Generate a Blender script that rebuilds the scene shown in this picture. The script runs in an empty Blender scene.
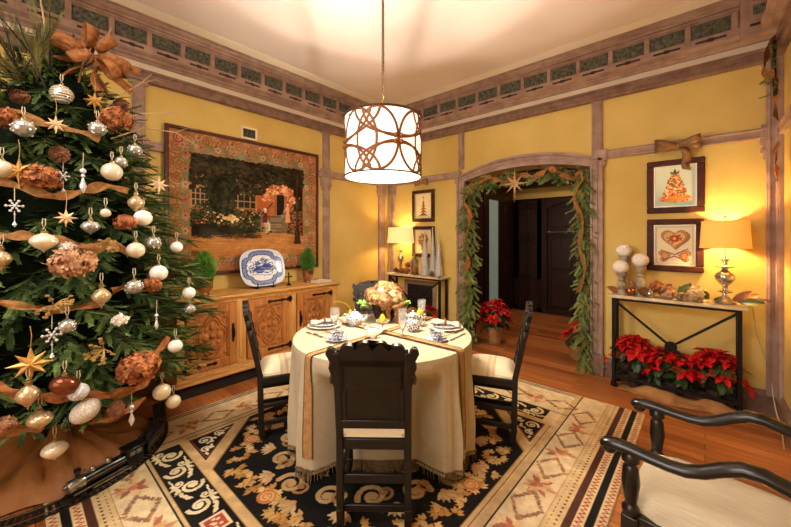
import bpy, math, random
import numpy as np
from mathutils import Vector, Matrix
random.seed(7); np.random.seed(7)
PI=math.pi
sc=bpy.context.scene
COL=sc.collection

# ---------------------------------------------------------------- colour + materials
def lin(c):
    out=[]
    for x in c[:3]:
        x=x/255.0
        out.append(x/12.92 if x<=.04045 else ((x+.055)/1.055)**2.4)
    return tuple(out)
def linarr(a):
    a=np.clip(a,0,255)/255.0
    return np.where(a<=.04045,a/12.92,((a+.055)/1.055)**2.4)

def mat(name,rgb,rough=.5,metal=0.,var=.12,scale=6.,stretch=(1,1,1),rgb2=None,bump=0.,bscale=None,spec=.5,emit=0.,emit_rgb=None,trans=0.,ior=1.45,alpha=1.,detail=4.,coat=0.,sub=0.):
    m=bpy.data.materials.new(name); m.use_nodes=True
    nt=m.node_tree; n=nt.nodes; l=nt.links
    b=n['Principled BSDF']
    b.inputs['Roughness'].default_value=rough
    b.inputs['Metallic'].default_value=metal
    b.inputs['IOR'].default_value=ior
    b.inputs['Specular IOR Level'].default_value=spec
    b.inputs['Transmission Weight'].default_value=trans
    b.inputs['Alpha'].default_value=alpha
    b.inputs['Coat Weight'].default_value=coat
    c1=lin(rgb)
    c2=lin(rgb2) if rgb2 else tuple(x*(1-2*var) for x in c1)
    if not rgb2: c1=tuple(min(1,x*(1+var)) for x in c1)
    tc=n.new('ShaderNodeTexCoord'); mp=n.new('ShaderNodeMapping')
    mp.inputs['Scale'].default_value=stretch
    l.new(tc.outputs['Object'],mp.inputs['Vector'])
    nz=n.new('ShaderNodeTexNoise'); nz.inputs['Scale'].default_value=scale; nz.inputs['Detail'].default_value=detail
    l.new(mp.outputs['Vector'],nz.inputs['Vector'])
    cr=n.new('ShaderNodeValToRGB')
    cr.color_ramp.elements[0].position=.3; cr.color_ramp.elements[1].position=.7
    cr.color_ramp.elements[0].color=(*c2,1); cr.color_ramp.elements[1].color=(*c1,1)
    l.new(nz.outputs['Fac'],cr.inputs['Fac'])
    l.new(cr.outputs['Color'],b.inputs['Base Color'])
    if bump:
        bp=n.new('ShaderNodeBump'); bp.inputs['Strength'].default_value=bump; bp.inputs['Distance'].default_value=.01
        src=nz
        if bscale:
            src=n.new('ShaderNodeTexNoise'); src.inputs['Scale'].default_value=bscale; src.inputs['Detail'].default_value=3
            l.new(mp.outputs['Vector'],src.inputs['Vector'])
        l.new(src.outputs['Fac'],bp.inputs['Height']); l.new(bp.outputs['Normal'],b.inputs['Normal'])
    if emit:
        b.inputs['Emission Color'].default_value=(*lin(emit_rgb or rgb),1)
        b.inputs['Emission Strength'].default_value=emit
    return m

def paint_mat(name,rough=.8,bump=0.,bscale=300.,spec=.3,coat=0.):
    """surface whose colour comes from the mesh's own colour attribute, with a fine weave or grain"""
    m=bpy.data.materials.new(name); m.use_nodes=True
    nt=m.node_tree; n=nt.nodes; l=nt.links; b=n['Principled BSDF']
    b.inputs['Roughness'].default_value=rough; b.inputs['Specular IOR Level'].default_value=spec
    b.inputs['Coat Weight'].default_value=coat
    a=n.new('ShaderNodeVertexColor'); a.layer_name='Col'
    l.new(a.outputs['Color'],b.inputs['Base Color'])
    if bump:
        nz=n.new('ShaderNodeTexNoise'); nz.inputs['Scale'].default_value=bscale
        tc=n.new('ShaderNodeTexCoord'); l.new(tc.outputs['Object'],nz.inputs['Vector'])
        bp=n.new('ShaderNodeBump'); bp.inputs['Strength'].default_value=bump; bp.inputs['Distance'].default_value=.004
        l.new(nz.outputs['Fac'],bp.inputs['Height']); l.new(bp.outputs['Normal'],b.inputs['Normal'])
    return m

# ---------------------------------------------------------------- mesh builder
def rotz(a): return Matrix.Rotation(a,4,'Z')
def T(x,y,z): return Matrix.Translation((x,y,z))
def aim(p,d):
    """matrix placing local +Z along d at p"""
    q=Vector((0,0,1)).rotation_difference(Vector(d).normalized())
    return Matrix.Translation(p)@q.to_matrix().to_4x4()

class MB:
    def __init__(s): s.v=[]; s.f=[]
    def add(s,vs,fs,M=None):
        o=len(s.v)
        if M is not None: vs=[tuple(M@Vector(v)) for v in vs]
        s.v.extend([tuple(v) for v in vs]); s.f.extend([tuple(i+o for i in f) for f in fs]); return s
    def bx(s,x0,x1,y0,y1,z0,z1,M=None):
        vs=[(x,y,z) for z in(z0,z1) for y in(y0,y1) for x in(x0,x1)]
        return s.add(vs,[(0,2,3,1),(4,5,7,6),(0,1,5,4),(2,6,7,3),(0,4,6,2),(1,3,7,5)],M)
    def box(s,c,sz,M=None):
        return s.bx(c[0]-sz[0]/2,c[0]+sz[0]/2,c[1]-sz[1]/2,c[1]+sz[1]/2,c[2]-sz[2]/2,c[2]+sz[2]/2,M)
    def bar(s,p,q,w,h,up=(0,0,1)):
        """rectangular bar from p to q, w wide and h along up"""
        p=Vector(p);q=Vector(q);d=(q-p).normalized();u=Vector(up);x=d.cross(u)
        if x.length<1e-5: x=Vector((1,0,0))
        x.normalize();u=x.cross(d).normalized()
        vs=[]
        for e in(p,q):
            for a,b in((-1,-1),(1,-1),(1,1),(-1,1)): vs.append(e+x*(a*w/2)+u*(b*h/2))
        return s.add(vs,[(0,3,2,1),(4,5,6,7),(0,1,5,4),(1,2,6,5),(2,3,7,6),(3,0,4,7)])
    def tube(s,pts,r,n=8,closed=False,flat=1.,M=None,up=None):
        pts=[Vector(p) for p in pts];k=len(pts);vs=[];fs=[]
        rs=r if isinstance(r,(list,tuple)) else [r]*k
        px=None
        for i,p in enumerate(pts):
            if closed: d=pts[(i+1)%k]-pts[i-1]
            else: d=pts[min(i+1,k-1)]-pts[max(i-1,0)]
            if d.length<1e-9: d=Vector((0,0,1))
            d.normalize()
            if up is not None:
                x=d.cross(Vector(up[i] if isinstance(up,list) else up))
                if x.length<1e-5: x=d.orthogonal()
            elif px is None: x=d.orthogonal()
            else:
                x=px-d*px.dot(d)
                if x.length<1e-5: x=d.orthogonal()
            x.normalize();px=x;y=d.cross(x)
            for j in range(n):
                a=2*PI*j/n; vs.append(p+x*(rs[i]*math.cos(a))+y*(rs[i]*flat*math.sin(a)))
        for i in range(k if closed else k-1):
            for j in range(n):
                a=i*n+j;b=i*n+(j+1)%n;c=((i+1)%k)*n+(j+1)%n;e=((i+1)%k)*n+j
                fs.append((a,b,c,e))
        if not closed:
            fs.append(tuple(range(n-1,-1,-1))); fs.append(tuple((k-1)*n+j for j in range(n)))
        return s.add(vs,fs,M)
    def lathe(s,prof,n=20,M=None,sx=1.,sy=1.):
        vs=[];fs=[];k=len(prof)
        for r,z in prof:
            for j in range(n):
                a=2*PI*j/n; vs.append((sx*r*math.cos(a),sy*r*math.sin(a),z))
        for i in range(k-1):
            for j in range(n):
                fs.append((i*n+j,i*n+(j+1)%n,(i+1)*n+(j+1)%n,(i+1)*n+j))
        if prof[0][0]>1e-4: fs.append(tuple(range(n-1,-1,-1)))
        if prof[-1][0]>1e-4: fs.append(tuple((k-1)*n+j for j in range(n)))
        return s.add(vs,fs,M)
    def sph(s,c,r,n=14,m=9,M=None):
        rx,ry,rz=r if isinstance(r,(tuple,list)) else (r,r,r)
        prof=[(max(math.sin(PI*i/m),1e-5),-math.cos(PI*i/m)) for i in range(m+1)]
        MM=T(*c)@Matrix.Diagonal((rx,ry,rz,1))
        if M is not None: MM=M@MM
        return s.lathe(prof,n,MM)
    def prism(s,poly,t0,t1,M=None):
        """polygon in local XY extruded along Z"""
        n=len(poly)
        vs=[(x,y,t0) for x,y in poly]+[(x,y,t1) for x,y in poly]
        fs=[tuple(range(n-1,-1,-1)),tuple(range(n,2*n))]+[(i,(i+1)%n,n+(i+1)%n,n+i) for i in range(n)]
        return s.add(vs,fs,M)
    def build(s,name,m,parent=None,bevel=0.,smooth=40.,sub=0,loc=None,rot=None,solid=0.):
        me=bpy.data.meshes.new(name); me.from_pydata(s.v,[],s.f); me.update()
        if smooth:
            me.polygons.foreach_set('use_smooth',[True]*len(me.polygons))
            me.set_sharp_from_angle(angle=math.radians(smooth))
        if m is not None: me.materials.append(m)
        o=bpy.data.objects.new(name,me); COL.objects.link(o)
        if parent is not None: o.parent=parent
        if loc is not None: o.location=loc
        if rot is not None: o.rotation_euler=rot
        if solid:
            q=o.modifiers.new('Solid','SOLIDIFY'); q.thickness=solid; q.offset=0
        if bevel:
            q=o.modifiers.new('Bevel','BEVEL'); q.width=bevel; q.segments=2; q.limit_method='ANGLE'; q.angle_limit=math.radians(50)
        if sub:
            q=o.modifiers.new('Sub','SUBSURF'); q.levels=sub; q.render_levels=sub
        return o
YX=Matrix(((1,0,0,0),(0,0,-1,0),(0,1,0,0),(0,0,0,1)))      # local XY polygon -> XZ plane, extruded towards -Y
def XZ(M=None): return YX if M is None else M@YX
YZ=Matrix(((0,0,1,0),(1,0,0,0),(0,1,0,0),(0,0,0,1)))       # local XY polygon -> YZ plane, extruded along +X

def empty(name,loc=(0,0,0),rz=0.):
    o=bpy.data.objects.new(name,None); COL.objects.link(o); o.location=loc; o.rotation_euler=(0,0,rz); o.empty_display_size=.1
    return o
def tag(o,label=None,cat=None,group=None,kind=None):
    if label: o['label']=label
    if cat: o['category']=cat
    if group: o['group']=group
    if kind: o['kind']=kind
    return o
def thing(name,label,cat,loc=(0,0,0),rz=0.,group=None): return tag(empty(name,loc,rz),label,cat,group)
def kids(o): return [c for c in COL.objects if c.parent==o]
def copy_tree(o,parent=None):
    c=o.copy(); COL.objects.link(c)
    if parent is not None: c.parent=parent
    for ch in list(o.children): copy_tree(ch,c)
    return c
def dup(o,loc,rz=0.,label=None,group=None,scale=None):
    bpy.context.view_layer.update()
    c=copy_tree(o); c.location=loc; c.rotation_euler=(0,0,rz)
    if label: c['label']=label
    if group: c['group']=group
    if scale: c.scale=(scale,)*3 if not isinstance(scale,tuple) else scale
    return c
def struct(o): o['kind']='structure'; return o

# ---------------------------------------------------------------- painted sheets (colour attribute on a fine grid)
class Ras:
    def __init__(s,w,h,res,bg):
        s.w,s.h,s.res=w,h,res; s.nx=int(round(w/res))+1; s.ny=int(round(h/res))+1
        s.x=np.linspace(0,w,s.nx); s.y=np.linspace(0,h,s.ny)
        s.X,s.Y=np.meshgrid(s.x,s.y); s.C=np.empty((s.ny,s.nx,3)); s.C[:]=bg
    def put(s,mask,col,a=1.):
        s.C[mask]=s.C[mask]*(1-a)+np.array(col,float)*a
    def win(s,x0,x1,y0,y1):
        i0=max(0,int(x0/s.w*(s.nx-1))-1); i1=min(s.nx,int(x1/s.w*(s.nx-1))+3)
        j0=max(0,int(y0/s.h*(s.ny-1))-1); j1=min(s.ny,int(y1/s.h*(s.ny-1))+3)
        if i1<=i0 or j1<=j0: return None
        return slice(j0,j1),slice(i0,i1)
    def rect(s,x0,x1,y0,y1,col,a=1.): s.put((s.X>=x0)&(s.X<=x1)&(s.Y>=y0)&(s.Y<=y1),col,a)
    def _p(s,w,mask,col,a):
        sub=s.C[w]; sub[mask]=sub[mask]*(1-a)+np.array(col,float)*a
    def ell(s,cx,cy,rx,ry,col,ang=0.,a=1.):
        m=max(rx,ry); w=s.win(cx-m,cx+m,cy-m,cy+m)
        if w is None: return
        x=s.X[w]-cx;y=s.Y[w]-cy;c,d=math.cos(ang),math.sin(ang)
        u=(x*c+y*d)/rx;v=(-x*d+y*c)/ry
        s._p(w,u*u+v*v<=1,col,a)
    def poly(s,pts,col,a=1.):
        xs=[p[0] for p in pts];ys=[p[1] for p in pts]
        w=s.win(min(xs),max(xs),min(ys),max(ys))
        if w is None: return
        X,Y=s.X[w],s.Y[w]; ins=np.zeros(X.shape,bool); n=len(pts)
        for i in range(n):
            x0,y0=pts[i];x1,y1=pts[(i+1)%n]
            if y0==y1: continue
            ins^=((Y<y0)!=(Y<y1))&(X<(x1-x0)*(Y-y0)/(y1-y0)+x0)
        s._p(w,ins,col,a)
    def line(s,pts,wd,col,a=1.):
        k=len(pts)
        for i in range(k-1):
            (x0,y0),(x1,y1)=pts[i],pts[i+1]
            ww=wd[i] if isinstance(wd,(list,tuple)) else wd
            r=ww/2
            w=s.win(min(x0,x1)-r,max(x0,x1)+r,min(y0,y1)-r,max(y0,y1)+r)
            if w is None: continue
            X,Y=s.X[w],s.Y[w];dx,dy=x1-x0,y1-y0;L=dx*dx+dy*dy or 1e-12
            t=np.clip(((X-x0)*dx+(Y-y0)*dy)/L,0,1)
            s._p(w,(X-x0-t*dx)**2+(Y-y0-t*dy)**2<=r*r,col,a)
    def spiral(s,cx,cy,r0,turns,a0,wd,col,sgn=1,a=1.,r1=.08):
        n=int(14*turns)+4; pts=[];ws=[]
        for i in range(n+1):
            t=i/n; r=r0*(1-t)+r0*r1*t; an=a0+sgn*turns*2*PI*t
            pts.append((cx+r*math.cos(an),cy+r*math.sin(an))); ws.append(wd*(1-.5*t))
        s.line(pts,ws,col,a); s.ell(*pts[-1],wd*.8,wd*.8,col,a=a)
    def leaf(s,x,y,L,wd,ang,col,a=1.):
        c,d=math.cos(ang),math.sin(ang)
        P=[(0,0),(.3,.5),(.6,.42),(1,0),(.6,-.42),(.3,-.5)]
        s.poly([(x+L*p*c-wd*q*d,y+L*p*d+wd*q*c) for p,q in P],col,a)
    def noise(s,sc_,amt,seed=0,oct_=3):
        r=np.random.RandomState(seed); out=np.zeros(s.X.shape)
        for o in range(oct_):
            f=sc_/2**o; gx=int(s.w/f)+3; gy=int(s.h/f)+3; g=r.rand(gy,gx)
            u=s.X/f;v=s.Y/f;i=u.astype(int);j=v.astype(int);fu=u-i;fv=v-j
            fu=fu*fu*(3-2*fu);fv=fv*fv*(3-2*fv)
            out+=(g[j,i]*(1-fu)*(1-fv)+g[j,i+1]*fu*(1-fv)+g[j+1,i]*(1-fu)*fv+g[j+1,i+1]*fu*fv-.5)/2**o
        return out*amt
    def sheet(s,name,fn,m,parent=None,flip=False,smooth=True):
        P=fn(s.X,s.Y)
        co=np.stack([np.broadcast_to(p,s.X.shape) for p in P],-1).reshape(-1,3).astype(np.float32)
        nx,ny=s.nx,s.ny
        idx=np.arange(nx*ny).reshape(ny,nx)
        q=np.stack([idx[:-1,:-1],idx[:-1,1:],idx[1:,1:],idx[1:,:-1]],-1).reshape(-1,4)
        if flip: q=q[:,::-1]
        me=bpy.data.meshes.new(name)
        me.vertices.add(nx*ny); me.vertices.foreach_set('co',co.ravel())
        me.loops.add(q.size); me.loops.foreach_set('vertex_index',np.ascontiguousarray(q).ravel().astype(np.int32))
        me.polygons.add(len(q)); me.polygons.foreach_set('loop_start',np.arange(0,q.size,4,dtype=np.int32))
        me.update(calc_edges=True)
        if smooth: me.polygons.foreach_set('use_smooth',np.ones(len(q),bool))
        at=me.color_attributes.new('Col','FLOAT_COLOR','POINT')
        c=np.ones((nx*ny,4),np.float32); c[:,:3]=linarr(s.C).reshape(-1,3)
        at.data.foreach_set('color',c.ravel())
        me.materials.append(m)
        o=bpy.data.objects.new(name,me); COL.objects.link(o)
        if parent is not None: o.parent=parent
        return o

def mesh_np(name,V,Q,m,parent=None,smooth=False):
    """mesh from arrays: V (n,3), Q (k,4) or (k,3)"""
    me=bpy.data.meshes.new(name); k=Q.shape[1]
    me.vertices.add(len(V)); me.vertices.foreach_set('co',V.astype(np.float32).ravel())
    me.loops.add(Q.size); me.loops.foreach_set('vertex_index',Q.astype(np.int32).ravel())
    me.polygons.add(len(Q)); me.polygons.foreach_set('loop_start',np.arange(0,Q.size,k,dtype=np.int32))
    me.update(calc_edges=True); me.validate()
    if smooth: me.polygons.foreach_set('use_smooth',np.ones(len(me.polygons),bool))
    me.materials.append(m)
    o=bpy.data.objects.new(name,me); COL.objects.link(o)
    if parent is not None: o.parent=parent
    return o
def scatter(V,Q,mats):
    """copies of a small mesh (V,Q) under many 4x4 matrices, joined to arrays"""
    Ms=np.array([[list(r) for r in M] for M in mats]); n=len(Ms)
    H=np.c_[V,np.ones(len(V))]
    W=np.einsum('nij,kj->nki',Ms,H)[:,:,:3].reshape(-1,3)
    QQ=(Q[None]+(np.arange(n)*len(V))[:,None,None]).reshape(-1,Q.shape[1])
    return W,QQ
def frame_m(p,d,up=(0,0,1),s=1.,roll=0.):
    """local +X along d, local +Z near up"""
    d=Vector(d).normalized();u=Vector(up)
    y=u.cross(d)
    if y.length<1e-4: y=d.orthogonal()
    y.normalize();z=d.cross(y)
    R=Matrix((d,y,z)).transposed().to_4x4()
    if roll: R=R@Matrix.Rotation(roll,4,'X')
    return Matrix.Translation(p)@R@Matrix.Scale(s,4)
# ================================================================ camera
cam=bpy.data.cameras.new('camera'); cam.sensor_fit='HORIZONTAL'; cam.sensor_width=36.; cam.lens=345.4/791*36
cam.shift_y=-27.5/791; cam.clip_start=.02
co=bpy.data.objects.new('camera',cam); COL.objects.link(co); co.location=(0,0,1.45)
co.rotation_euler=(PI/2,0,math.atan(309.5/345.4)); sc.camera=co
sc.view_settings.view_transform='Standard'; sc.view_settings.look='None'; sc.view_settings.exposure=0.; sc.view_settings.gamma=1.

XL,YB,XR,ZC,YF=-3.864,4.128,.46,3.46,-2.6

# ================================================================ materials
m_wall=mat('ochre_plaster',(218,189,112),rough=.75,rgb2=(197,163,86),scale=1.6,detail=9,bump=.15,bscale=30,spec=.25)
m_trim=mat('limewashed_wood',(176,146,130),rough=.6,rgb2=(142,112,97),scale=9,stretch=(1,1,1),detail=8,bump=.2,spec=.3)
m_trim2=mat('limewashed_wood_dark',(142,110,94),rough=.6,rgb2=(110,82,68),scale=12,detail=8,bump=.2,spec=.3)
m_plaster=mat('cream_plaster',(216,200,178),rough=.8,var=.03,scale=2,spec=.2)
m_ceil=mat('ceiling_plaster',(232,216,208),rough=.85,var=.03,scale=1.5,spec=.1)
m_green=mat('carved_green_patina',(116,116,100),rough=.7,rgb2=(56,54,45),scale=38,detail=6,bump=.9,spec=.2)
m_slot=mat('dark_recess',(52,38,30),rough=.8,var=.2)
m_darkwood=mat('dark_mahogany',(62,34,26),rough=.35,rgb2=(36,19,15),scale=5,stretch=(8,8,.7),detail=7,spec=.4)
m_darkwood2=mat('dark_mahogany_panel',(52,28,22),rough=.35,rgb2=(29,15,12),scale=5,stretch=(8,8,.7),detail=7,spec=.4)

def floor_mat():
    m=bpy.data.materials.new('pine_floorboards'); m.use_nodes=True
    nt=m.node_tree;n=nt.nodes;l=nt.links;b=n['Principled BSDF']
    tc=n.new('ShaderNodeTexCoord')
    br=n.new('ShaderNodeTexBrick'); br.inputs['Scale'].default_value=1.; br.inputs['Brick Width'].default_value=1.9; br.inputs['Row Height'].default_value=.085
    br.inputs['Mortar Size'].default_value=.002; br.inputs['Bias'].default_value=0; br.inputs['Mortar Smooth'].default_value=.3
    br.inputs['Color1'].default_value=(*lin((200,128,70)),1); br.inputs['Color2'].default_value=(*lin((138,76,38)),1); br.inputs['Mortar'].default_value=(*lin((62,28,14)),1)
    l.new(tc.outputs['Object'],br.inputs['Vector'])
    mp=n.new('ShaderNodeMapping'); mp.inputs['Scale'].default_value=(1.2,26,1); l.new(tc.outputs['Object'],mp.inputs['Vector'])
    nz=n.new('ShaderNodeTexNoise'); nz.inputs['Scale'].default_value=2.2; nz.inputs['Detail'].default_value=8; l.new(mp.outputs['Vector'],nz.inputs['Vector'])
    cr=n.new('ShaderNodeValToRGB'); cr.color_ramp.elements[0].position=.25; cr.color_ramp.elements[1].position=.75
    cr.color_ramp.elements[0].color=(.55,.48,.42,1); cr.color_ramp.elements[1].color=(1.2,1.15,1.1,1)
    l.new(nz.outputs['Fac'],cr.inputs['Fac'])
    mx=n.new('ShaderNodeMix'); mx.data_type='RGBA'; mx.blend_type='MULTIPLY'; mx.inputs['Factor'].default_value=1.
    l.new(br.outputs['Color'],mx.inputs['A']); l.new(cr.outputs['Color'],mx.inputs['B'])
    l.new(mx.outputs['Result'],b.inputs['Base Color'])
    b.inputs['Roughness'].default_value=.3; b.inputs['Specular IOR Level'].default_value=.45
    bp=n.new('ShaderNodeBump'); bp.inputs['Strength'].default_value=.15; bp.inputs['Distance'].default_value=.003
    l.new(br.outputs['Fac'],bp.inputs['Height']); bp.invert=True; l.new(bp.outputs['Normal'],b.inputs['Normal'])
    return m
m_floor=floor_mat()

# ================================================================ shell
struct(MB().bx(XL-.2,3.2,YF-.1,7.4,-.06,0).build('floor',m_floor))
struct(MB().bx(XL-.2,XR+.2,YF-.1,YB+.25,ZC,ZC+.1).build('ceiling',m_ceil))
struct(MB().bx(XL-.2,XL,YF,YB+.25,0,ZC).build('wall_left',m_wall))
struct(MB().bx(XR,XR+.2,YF,YB+.25,0,ZC).build('wall_right',m_wall))
struct(MB().bx(XL-.2,XR+.2,YF-.1,YF,0,ZC).build('wall_front',m_wall))
# door wall with a segmental-arched opening
DL,DR=-2.42,-.905
def arch(x0,x1,zs,zp,n=18):
    """left spring to right spring"""
    h=zp-zs;c=(x1-x0)/2;R=(c*c+h*h)/(2*h);cx=(x0+x1)/2;cz=zp-R;a=math.asin(c/R)
    return [(cx+R*math.sin(-a+2*a*i/n),cz+R*math.cos(-a+2*a*i/n)) for i in range(n+1)]
op=arch(DL,DR,2.185,2.285)
poly=[(XL,0),(DL,0)]+op+[(DR,0),(XR,0),(XR,ZC),(XL,ZC)]
M0=Matrix.Translation((0,YB+.25,0))
struct(MB().prism(poly,0,.25,XZ(M0)).build('wall_back',m_wall,smooth=0))

TN=[0]
def trim(b,m=m_trim,bevel=.004,parent=None,smooth=30):
    TN[0]+=1
    o=b.build('trim_%d'%TN[0],m,bevel=bevel,smooth=smooth); struct(o); return o
# cornice : profile (projection, z)
prof=[(0,3.46),(.21,3.46),(.205,3.447),(.175,3.418),(.175,3.405),(.15,3.398),(.15,3.375),(.125,3.362),(.125,3.345),(.105,3.345),(.105,3.325),(.088,3.316),(.088,3.172),(.112,3.168),(.132,3.160),(.132,3.098),(.112,3.085),(.085,3.078),(.085,3.06),(.06,3.05),(.05,3.035),(0,3.035)]
prof_w=[(0,3.462),(.235,3.462),(.235,3.45),(.178,3.412),(0,3.412)]          # plaster cove on top of it
strip=[(0,3.04),(.03,3.04),(.03,2.972),(0,2.972)]
railp=[(0,2.975),(.05,2.975),(.05,2.955),(.036,2.945),(.036,2.905),(.046,2.895),(.046,2.872),(.03,2.862),(0,2.862)]
def sweep(pr,side,a,b):
    B=MB();n=len(pr)
    for t in(a,b):
        for p,z in pr:
            B.v.append({'L':(XL+p,t,z),'B':(t,YB-p,z),'R':(XR-p,t,z)}[side])
    B.f=[tuple(range(n)),tuple(range(2*n-1,n-1,-1))]+[(i,(i+1)%n,n+(i+1)%n,n+i) for i in range(n)]
    return B
for side,a,b in(('L',YF,YB),('B',XL,XR),('R',YF,YB)):
    c=trim(sweep(prof,side,a,b),m_trim,bevel=0,smooth=25)
    trim(sweep(prof_w,side,a,b),m_plaster,bevel=0)
    trim(sweep(strip,side,a,b),m_plaster,bevel=0)
    trim(sweep(railp,side,a,b),m_trim2,bevel=0,smooth=25)
    # stiles between the frieze panels, the carved panels and the carved slots under them, as pieces of the cornice
    st=MB()
    if side=='B': pitch,off,t0,t1=.2975,-.113,-3.75,.25
    else: pitch,off,t0,t1=.270,.847,-2.5,3.95
    k0=math.ceil((t0-off)/pitch);k1=math.floor((t1-off)/pitch)
    def put(B,u0,u1,p0,p1,z0,z1):
        if side=='L': B.bx(XL+p0,XL+p1,u0,u1,z0,z1)
        elif side=='R': B.bx(XR-p1,XR-p0,u0,u1,z0,z1)
        else: B.bx(u0,u1,YB-p1,YB-p0,z0,z1)
    for k in range(k0,k1+1):
        u=off+k*pitch
        put(st,u-.020,u+.020,.08,.108,3.168,3.318)
    put(st,t0,t1,.08,.100,3.168,3.180); put(st,t0,t1,.08,.100,3.306,3.318)
    s_=st.build('stiles',m_trim,parent=c,bevel=.003)
    for k in range(k0,k1):
        u=off+k*pitch
        if side!='B' and u<-.6: continue
        g=MB(); put(g,u+.024,u+pitch-.024,.086,.094,3.182,3.304)
        # carved relief: interlaced raised lumps
        rnd=random.Random(k*7+len(side))
        for q in range(9):
            uu=u+.045+(pitch-.09)*q/8; zz=3.243+.030*math.sin(q*1.9+k)
            w=.010+.006*rnd.random(); put(g,uu-w,uu+w,.09,.098+.003*rnd.random(),zz-.026,zz+.026)
        g.build('carved_panel',m_green,parent=c,bevel=.004)
        s2=MB(); put(s2,u+.05,u+pitch-.05,.131,.1335,3.118,3.136)
        put(s2,u+pitch/2-.02,u+pitch/2+.02,.131,.1345,3.112,3.142)
        s2.build('carved_slot',m_slot,parent=c)
# pilaster block in the corner of the door wall cornice
B=MB().bx(.215,.46,YB-.16,YB,3.06,3.40)
c=trim(B,m_trim)
MB().bx(.285,.375,YB-.166,YB-.15,3.215,3.295).build('carved_panel',m_green,parent=c,bevel=.004)
MB().bx(.285,.375,YB-.164,YB-.15,3.33,3.37).build('carved_panel',m_green,parent=c,bevel=.004)
MB().bx(.27,.39,YB-.163,YB-.15,3.13,3.15).build('carved_slot',m_slot,parent=c)

# posts and rails on the walls
def post(side,a,b,z0,z1,brackets=True,rails=(2.29,)):
    B=MB()
    def bx(u0,u1,p0,p1,za,zb):
        if side=='L': B.bx(XL+p0,XL+p1,u0,u1,za,zb)
        elif side=='R': B.bx(XR-p1,XR-p0,u0,u1,za,zb)
        else: B.bx(u0,u1,YB-p1,YB-p0,za,zb)
    w=b-a
    bx(a,b,0,.03,z0,z1); bx(a+.012,a+.026,.03,.038,z0,z1); bx(b-.026,b-.012,.03,.038,z0,z1)
    if brackets:
        e=.028
        for zz in(2.862-e,2.335): bx(a-e,b+e,0,.028,zz,zz+e)
        bx(a-e,b+e,0,.034,2.245,2.335)
        for i,(q,dz) in enumerate(((.034,.05),(.026,.09),(.034,.12),(.016,.17))):
            bx(a-q,b+q,0,.026,2.245-dz,2.245-dz+.045)
    return trim(B,m_trim,bevel=.004)
post('L',.735,.83,.15,2.87); post('L',2.825,2.93,.15,2.87); post('L',3.895,4.03,.15,2.87)
post('L',-1.4,-1.3,.15,2.87)
post('B',-3.80,-3.71,.15,2.87); post('B',-2.522,-2.438,2.36,2.87,brackets=False); post('B',-.893,-.795,2.25,2.87,brackets=False); post('B',.37,.455,.15,2.87)
post('R',4.02,4.10,.15,2.87,brackets=False); post('R',2.2,2.3,.15,2.87)
hr=[(0,2.335),(.03,2.335),(.036,2.32),(.03,2.31),(.026,2.27),(.032,2.262),(.032,2.25),(0,2.245)]
trim(sweep(hr,'L',YF,YB),m_trim,bevel=0,smooth=25)
trim(sweep(hr,'B',XL,DL-.06),m_trim,bevel=0,smooth=25); trim(sweep(hr,'B',DR+.06,XR),m_trim,bevel=0,smooth=25); trim(sweep(hr,'R',YF,YB),m_trim,bevel=0,smooth=25)
bb=[(0,.0),(.03,.0),(.03,.15),(.022,.165),(.012,.185),(0,.19)]
def base(side,a,b,nm):
    o=sweep(bb,side,a,b).build(nm,m_trim2,smooth=25); struct(o)
base('L',YF,YB,'baseboard_left'); base('B',XL,DL-.12,'baseboard_back'); base('B',DR+.11,XR,'baseboard_back'); base('R',YF,YB,'baseboard_right')
# doorway casing : two stepped mouldings following the arch, plus the reveal
def casing(o_,i_,zs_o,zp_o,zs_i,zp_i,p0,p1):
    out=[(DL-o_,0)]+arch(DL-o_,DR+o_,zs_o,zp_o)+[(DR+o_,0)]
    inn=[(DL-i_,0)]+arch(DL-i_,DR+i_,zs_i,zp_i)+[(DR+i_,0)]
    B=MB();n=len(out)
    for p in(p0,p1):
        for x,z in out: B.v.append((x,YB-p,z))
        for x,z in inn: B.v.append((x,YB-p,z))
    for i in range(n-1):
        B.f.append((i,i+1,n+i+1,n+i)); a=2*n
        B.f.append((a+i,a+n+i,a+n+i+1,a+i+1))
        B.f.append((i,a+i,a+i+1,i+1)); B.f.append((n+i,n+i+1,a+n+i+1,a+n+i))
    return B
B=casing(.118,0,2.25,2.425,2.185,2.285,0,.03)
for q in(casing(.118,.092,2.25,2.425,2.236,2.395,.03,.05),casing(.07,.052,2.225,2.365,2.215,2.345,.03,.04),casing(.022,0,2.197,2.308,2.185,2.285,.03,.044)): B.add(q.v,q.f)
trim(B,m_trim,bevel=0,smooth=20)
B=MB().bx(DL-.135,DL-.0,YB-.055,YB,0,.22).bx(DR+.0,DR+.13,YB-.055,YB,0,.22)
trim(B,m_trim2)
# stepped corner caps where casing meets the rails
B=MB()
for x0,x1 in((DL-.165,DL-.075),(DR+.07,DR+.155)):
    B.bx(x0,x1,YB-.05,YB,2.235,2.345); B.bx(x0+.015,x1-.015,YB-.045,YB,2.17,2.24)
trim(B,m_trim)
# wall between opening: reveal lining
B=MB().bx(DL,DL+.02,YB,YB+.25,0,2.19).bx(DR-.02,DR,YB,YB+.25,0,2.19)
trim(B,m_darkwood)

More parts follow.
